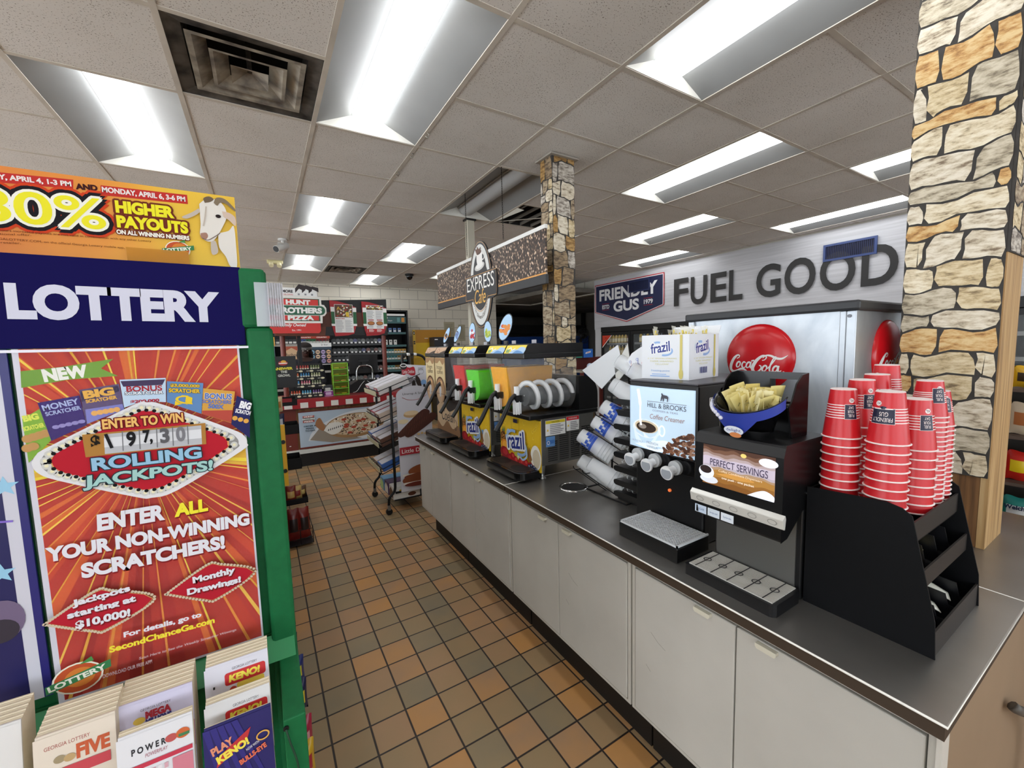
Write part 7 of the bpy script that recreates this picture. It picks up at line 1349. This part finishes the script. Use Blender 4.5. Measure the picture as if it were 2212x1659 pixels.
p.txt('Unwrap A Smile', .165, .925, .026, K('#3a3438', .5), al='c', w=.22); p.line(spl([(.05, .91), (.1, .885), (.165, .878), (.24, .89), (.29, .92)]), .004, K('#a02a34', .5))
p.ell(.13, .74, .075, .03, K('#b8966a', .5)); p.ell(.13, .755, .07, .022, K('#d8c09a', .5)); p.ell(.05, .68, .05, .022, K('#d8c8a4', .5)); brn = K('#4a241a', .5)
for (a, b, c) in ((.0, .56, .66), (.07, .55, .62)):
    Q = [(a-.02, b), (a+.05, b-.02), (a+.30, c+.06), (a+.28, c+.12), (a+.2, c+.09)]; p.poly(spl(Q+[Q[0]], 4), brn)
    for k in range(9): p.line([(a+.02+k*.026, b+.0+k*.018), (a+.035+k*.026, b+.05+k*.018)], .003, K('#6a3a2a', .5))
for k in range(4): p.ell(.19+.035*k, .545+.006*(k % 2), .014, .010, K('#cfae74', .5))
p.rect(0, .36, .335, .435, K('#a32230', .5)); p.txt('Little Debbie', .02, .377, .038, WHITE, w=.3)
for b, c in ((.2, '#8a4a28'), (.12, '#7a3e22')): p.ell(.14 if b < .15 else .2, b, .13, .05, K(c, .5), .1); p.rect(.02, b-.05, .3, b-.03, K('#e0d8cc', .5)); p.ell(.16, b-.055, .13, .022, K('#6a2a20', .5))
m.build('side_panel', t)
m = M(); F = Fr((.33, .50, 1.13), (1, -.18, 0), (-.18, 0, 1)); O_ = [(0, 0), (.27, 0), (.27, .25), (.05, .27), (0, .22)]; m.prism(O_, -.004, 0, F, K('#d4d4dc', .5)); p = Pr(m, F, .0006, .0004); p.poly(spl([(0, .14), (.05, .17), (.1, .15), (.14, .16), (.13, .24), (.08, .235), (.03, .25), (0, .22)]), K('#b0202e', .5)); p.txt('Little Debbie', .01, .175, .035, WHITE, w=.12); p.ell(.02, .25, .035, .035, K('#1f1d20', .4)); p.ring(.02, .262, .034, .02, .008, WHITE); p.ell(.17, .08, .025, .07, K('#33241f', .5), .3); p.ell(.12, .05, .02, .05, K('#2a1f1c', .5)); p.ell(.225, .07, .03, .03, K('#7fa8d8', .5)); p.ring(.2, .19, .03, .03, .003, GREYT); lines(p, .17, .2, .24, .235, 2, GREYT, rng, .4); m.build('header_card', t, solid=0); m = M(); m.tube([(.40, .50, 1.15), (.42, .49, 1.30)], .007, FR, 6); m.build('header_post', t)
BX = [('#d6d2d0', '#b8405a'), ('#3a62a8', '#d8d4dc'), ('#c9b7a8', '#8a4a34'), ('#b04a5e', '#e0d8dc'), ('#5a3a2c', '#d8c8b0')]
for si, z in enumerate(SZ):
    for k in range(3 if si < 3 else 2):
        c = BX[(si*2+k) % 5] if si else BX[k % 2]
        tb_ = thing('cake_box', '%s snack cake box from the front on the %s shelf of the rolling rack' % (ORD[k], SN[si]), 'box', (.93, 3.87, 0), 0, 'cake boxes on the rolling rack')
        y0 = .03+k*.175; T = Matrix.Translation((-.02, y0, z+.012)) @ Matrix.Rotation(-atan2(.14, .4), 4, 'Y'); m = M(); m.box(.0, 0, 0, .30, .155, .075, K('#d8d8de' if k == 1 and si == 0 else c[0], .45), T); m.build('carton', tb_); m = M(); p = Pr(m, Fr(T @ Vector((-.0005, .155, 0)), T.to_3x3() @ Vector((0, -1, 0)), T.to_3x3() @ Vector((0, 0, 1))), .001, .0005); p.rect(.01, .01, .145, .065, K(c[1], .45)); p.rect(.03, .03, .1, .055, WHITE); m.build('front_print', tb_)
        m = M(); p = Pr(m, Fr(T @ Vector((0, 0, .0755)), T.to_3x3() @ Vector((1, 0, 0)), T.to_3x3() @ Vector((0, 1, 0))), .0008, .0005); p.rect(.01, .01, .29, .145, K('#cfcdd4', .5)); m.build('top_print', tb_)
for k, (c1, c2, lab) in enumerate((('#6aa0c8', '#b8d890', 'pale blue and green cake box on the bottom of the rolling rack'), ('#4a2a5a', '#e0dcd4', 'purple and white cake box on the bottom of the rolling rack'), ('#d8d6d0', '#5a3a2a', 'white cake box with yellow lettering on the bottom of the rolling rack'))):
    tb_ = thing('cake_box', lab, 'box', (.97+.005*k, 4.20-.16*k, .131)); m = M(); m.box(0, 0, 0, .26, .145, .12, K(c1, .45)); m.build('carton', tb_); m = M(); p = Pr(m, fr((-.0005, .145, 0), '-x'), .001); p.poly([(.01, .01), (.13, .01), (.13, .08), (.06, .11), (.01, .07)], K(c2, .45)); p.up(); p.h += .0; m.build('front_print', tb_)
    m = M(); p = Pr(m, fr((0, -.0005, 0), '-y'), .001, .0005); p.rect(.01, .01, .25, .11, K(c1 if k != 2 else '#d8d6d0', .45)); (k == 2) and p.txt('BROWNIES', .03, .06, .03, K('#c8a02a', .5), K('#3a2a1a', .5) if False else None) if False else p.poly([(.05, .06), (.16, .07), (.17, .10), (.06, .09)], K('#c8a02a', .5)); p.ell(.18, .03, .04, .02, K('#5a3422', .5)); m.build('side_print', tb_)
# ---------------------------------------------------------------- cup and lid rack beside the creamer dispenser
t = thing('lid_organizer', 'black finned lid organizer left of the creamer dispenser', 'organizer', (1.36, 1.20, CT)); m = M(); m.box(.02, .0, .0, .30, .16, .02, BLK); m.box(.12, -.01, 0, .30, .0, .46, BLK); m.box(.26, 0, .02, .30, .16, .46, BLK); m.build('case', t); FZ = [.02, .075, .14, .205, .27, .335, .40, .45]
for z in FZ: m = M(); m.prism([(.15, z), (.15, z+.026), (-.03+.012, z+.026), (-.03, z+.013), (-.03+.012, z)] if False else [(0.165, z+.004), (.169, z+.013), (.165, z+.022), (.155, z+.026), (0, z+.026), (0, z), (.155, z)], -.28, .0, Fr((0, 0, 0), (0, 1, 0), (0, 0, 1)).__class__((0, 0, 0), (0, 1, 0), (0, 0, 1)), K('#08080a', .4)); m.v = [Vector((abs(v.x), v.y, v.z)) for v in m.v]; m.build('fin', t)
CL2 = K('#e4e8ea', .05, alpha=.32)
m = M(); m.lathe([(.040, 0), (.042, .004), (.034, .006), (.034, .012), (.026, .016), (0, .017)], CL2, 20); lid0 = m.build('clear_lid'); fl_ = True
for zi, z in enumerate(FZ[:-1]):
    for k in range(5):
        o = lid0 if fl_ else lid0.copy()
        if not fl_: COL.objects.link(o)
        fl_ = False; o.rotation_euler = (0, pi/2, radians(90+12)); o.location = (1.36+.05, 1.21+.03*k, CT+z+.026+.0425 if zi not in () else 0)
        o.scale = (.40, .40, 1) if False else (.42, .95, 1); tag(o, '%s clear lid from the front on the %s level of the black fins' % (ORD[k], ('bottom', 'second', 'third', 'fourth', 'fifth', 'sixth', 'seventh')[zi]), 'lid', 'clear lids between the fins'); o.location.z = CT+z+.0265+.0175
def pcup(band):
    tt = thing('plastic_cup', 'x', 'cup'); m = M(); m.lathe([(0, .0), (.030, .0), (.034, .003), (.046, .125), (.048, .127), (.046, .129)], FROST, 24); m.build('cup_wall', tt); m = M(); m.lathe([(.030, -.002), (.026, -.003), (.022, -.001), (.016, -.003), (.010, -.001)], K('#e6eaee', .2, alpha=.6), 24); m.build('base_ring', tt)
    if band:
        m = M(); n = 24; rr = random.Random(1)
        for i in range(n):
            for j in range(4):
                if rr.random() < .72: a0, a1 = 2*pi*i/n, 2*pi*(i+1)/n; z0, z1 = .03+j*.014, .043+j*.014; R_ = lambda z: .0345+(.0460-.034)*z/.125; m.add([(R_(z0)*cos(a0), R_(z0)*sin(a0), z0), (R_(z0)*cos(a1), R_(z0)*sin(a1), z0), (R_(z1)*cos(a1), R_(z1)*sin(a1), z1), (R_(z1)*cos(a0), R_(z1)*sin(a0), z1)], [(0, 1, 2, 3)], K('#2f55b8', .4))
        m.build('blue_print', tt)
    return tt
cb, cn = pcup(True), pcup(False); usedc = set(); D = Vector((.45, -.70, -.48)).normalized()
CS = [((1.335, 1.575, 1.115), cb, 'third'), ((1.36, 1.50, 1.195), cb, 'fourth'), ((1.35, 1.43, 1.275), cb, 'fifth'), ((1.33, 1.50, .985), cn, 'nearest'), ((1.36, 1.605, .975), cn, 'second'), ((1.40, 1.42, 1.375), cn, 'sixth'), ((1.37, 1.36, 1.365), cn, 'seventh'), ((1.42, 1.40, 1.485), cn, 'eighth'), ((1.40, 1.30, 1.45), cn, 'topmost')]
q = D.to_track_quat('Z', 'Y').to_euler()
for P_, pr, nm in CS:
    for k in range(5):
        loc = Vector(P_)+D*(.016*k); lab = '%s nested plastic cup from the end of the %s slanted stack' % (ORD[k], nm)
        if loc.z < CT+.13*0.8: continue
        if pr.name not in usedc: usedc.add(pr.name); o = pr; o.location = loc; o['label'] = lab; o['group'] = 'slanted stacks of plastic cups'
        else: o = dup(pr, loc, None, lab, 'slanted stacks of plastic cups')
        o.rotation_euler = q
t = thing('wire_cup_rack', 'black wire rack cradling slanted stacks of plastic cups', 'rack', (1.40, 1.48, CT)); O_ = Vector((1.40, 1.48, CT))
for P_, pr, nm in CS[:5]:
    m = M(); b = Vector(P_)-O_; s1 = Vector((.05, .02, -.03)); dn = Vector((0, 0, -.045))
    for sx in (-.03, .03): m.tube([tuple(b+dn+Vector((sx, 0, 0))), tuple(b+dn+D*.22+Vector((sx, 0, 0)))], .0025, RK, 5)
    m.tube(spl([tuple(b+dn+Vector((-.045, 0, .02))), tuple(b+dn+Vector((-.03, 0, 0))), tuple(b+dn+Vector((.03, 0, 0))), tuple(b+dn+Vector((.045, 0, .02)))]), .0025, RK, 5); m.build('cup_cradle', t)
for x, y in ((.14, -.2), (.14, .08)): m = M(); m.tube([(x, y, 0), (x, y, .55)], .006, RK, 6); m.build('upright', t)
m = M(); m.tube([(.14, -.2, .003), (.14, .08, .003), (-.05, .08, .003), (-.05, -.2, .003)], .004, RK, 5, closed=True); m.build('base_frame', t)
for k, (P4, lab) in enumerate(((((1335, 745), (1258, 800), (1300, 840), (1345, 790)), 'pale blank card lying across the cup stacks'), (((1356, 742), (1328, 795), (1332, 828), (1362, 790)), 'white blank card standing upright behind the cups'))):
    m = M(); V = [onp(a, b, 0, 1.44+.0*i) for i, (a, b) in enumerate(P4)]; m.add(V, [(0, 1, 2, 3)], K('#d6d9dc' if k == 0 else '#c9c9c4', .6)); tag(m.build('card_sheet', solid=.003), lab, 'card')
# ---------------------------------------------------------------- candy shelves past the pillar
t = thing('candy_shelf', 'candy and snack shelving seen past the right edge of the pillar', 'shelf unit', (2.95, .25, 0)); m = M(); m.box(0.30, -.6, 0, .34, .6, 1.40, K('#3a3530', .6)); m.box(0, -.6, 0, .3, .6, .12, RK); m.build('frame', t)
for z in (.66, .87, 1.09, 1.31): m = M(); m.box(0, -.6, z-.015, .3, .6, z, K('#5a4a40', .6)); m.build('shelf', t)
m = M(); m.tube([(-.02, .10, .1), (-.02, .10, 1.42)], .008, RK, 6); m.build('upright', t)
CB = [('#2f8f86', '#e0e4e6', 'Fruit'), ('#c8281e', '#e8c820', ''), ('#d8c4a8', '#b06a3a', ''), ('#d8a820', '#3a2a1a', ''), ('#c8602a', '#d8d0c0', '')]
for zi, (z, hh) in enumerate(((.66, .13), (.87, .14), (1.09, .15), (1.31, .10))):
    for k in range(5):
        c = CB[zi if zi == 0 or k % 2 else (zi+k) % 5]; tt = snackbag('%s bag from the left on the %s candy shelf past the pillar' % (ORD[k], ('lowest', 'second', 'third', 'top')[zi]), 3.02, .50-.105*k, z+.001, .10, hh, c[0], c[1], 0, -pi/2, None, 'bags on the candy shelf')
        if zi == 0:
            m = M(); p = Pr(m, Fr((-.045, -.034, .055), (1, 0, 0), (0, 0, 1)), .001); p.txt("Welch's", .005, .02, .022, K('#1c2c4a', .5), w=.08, bold=.04); m.build('brand_lettering', tt)
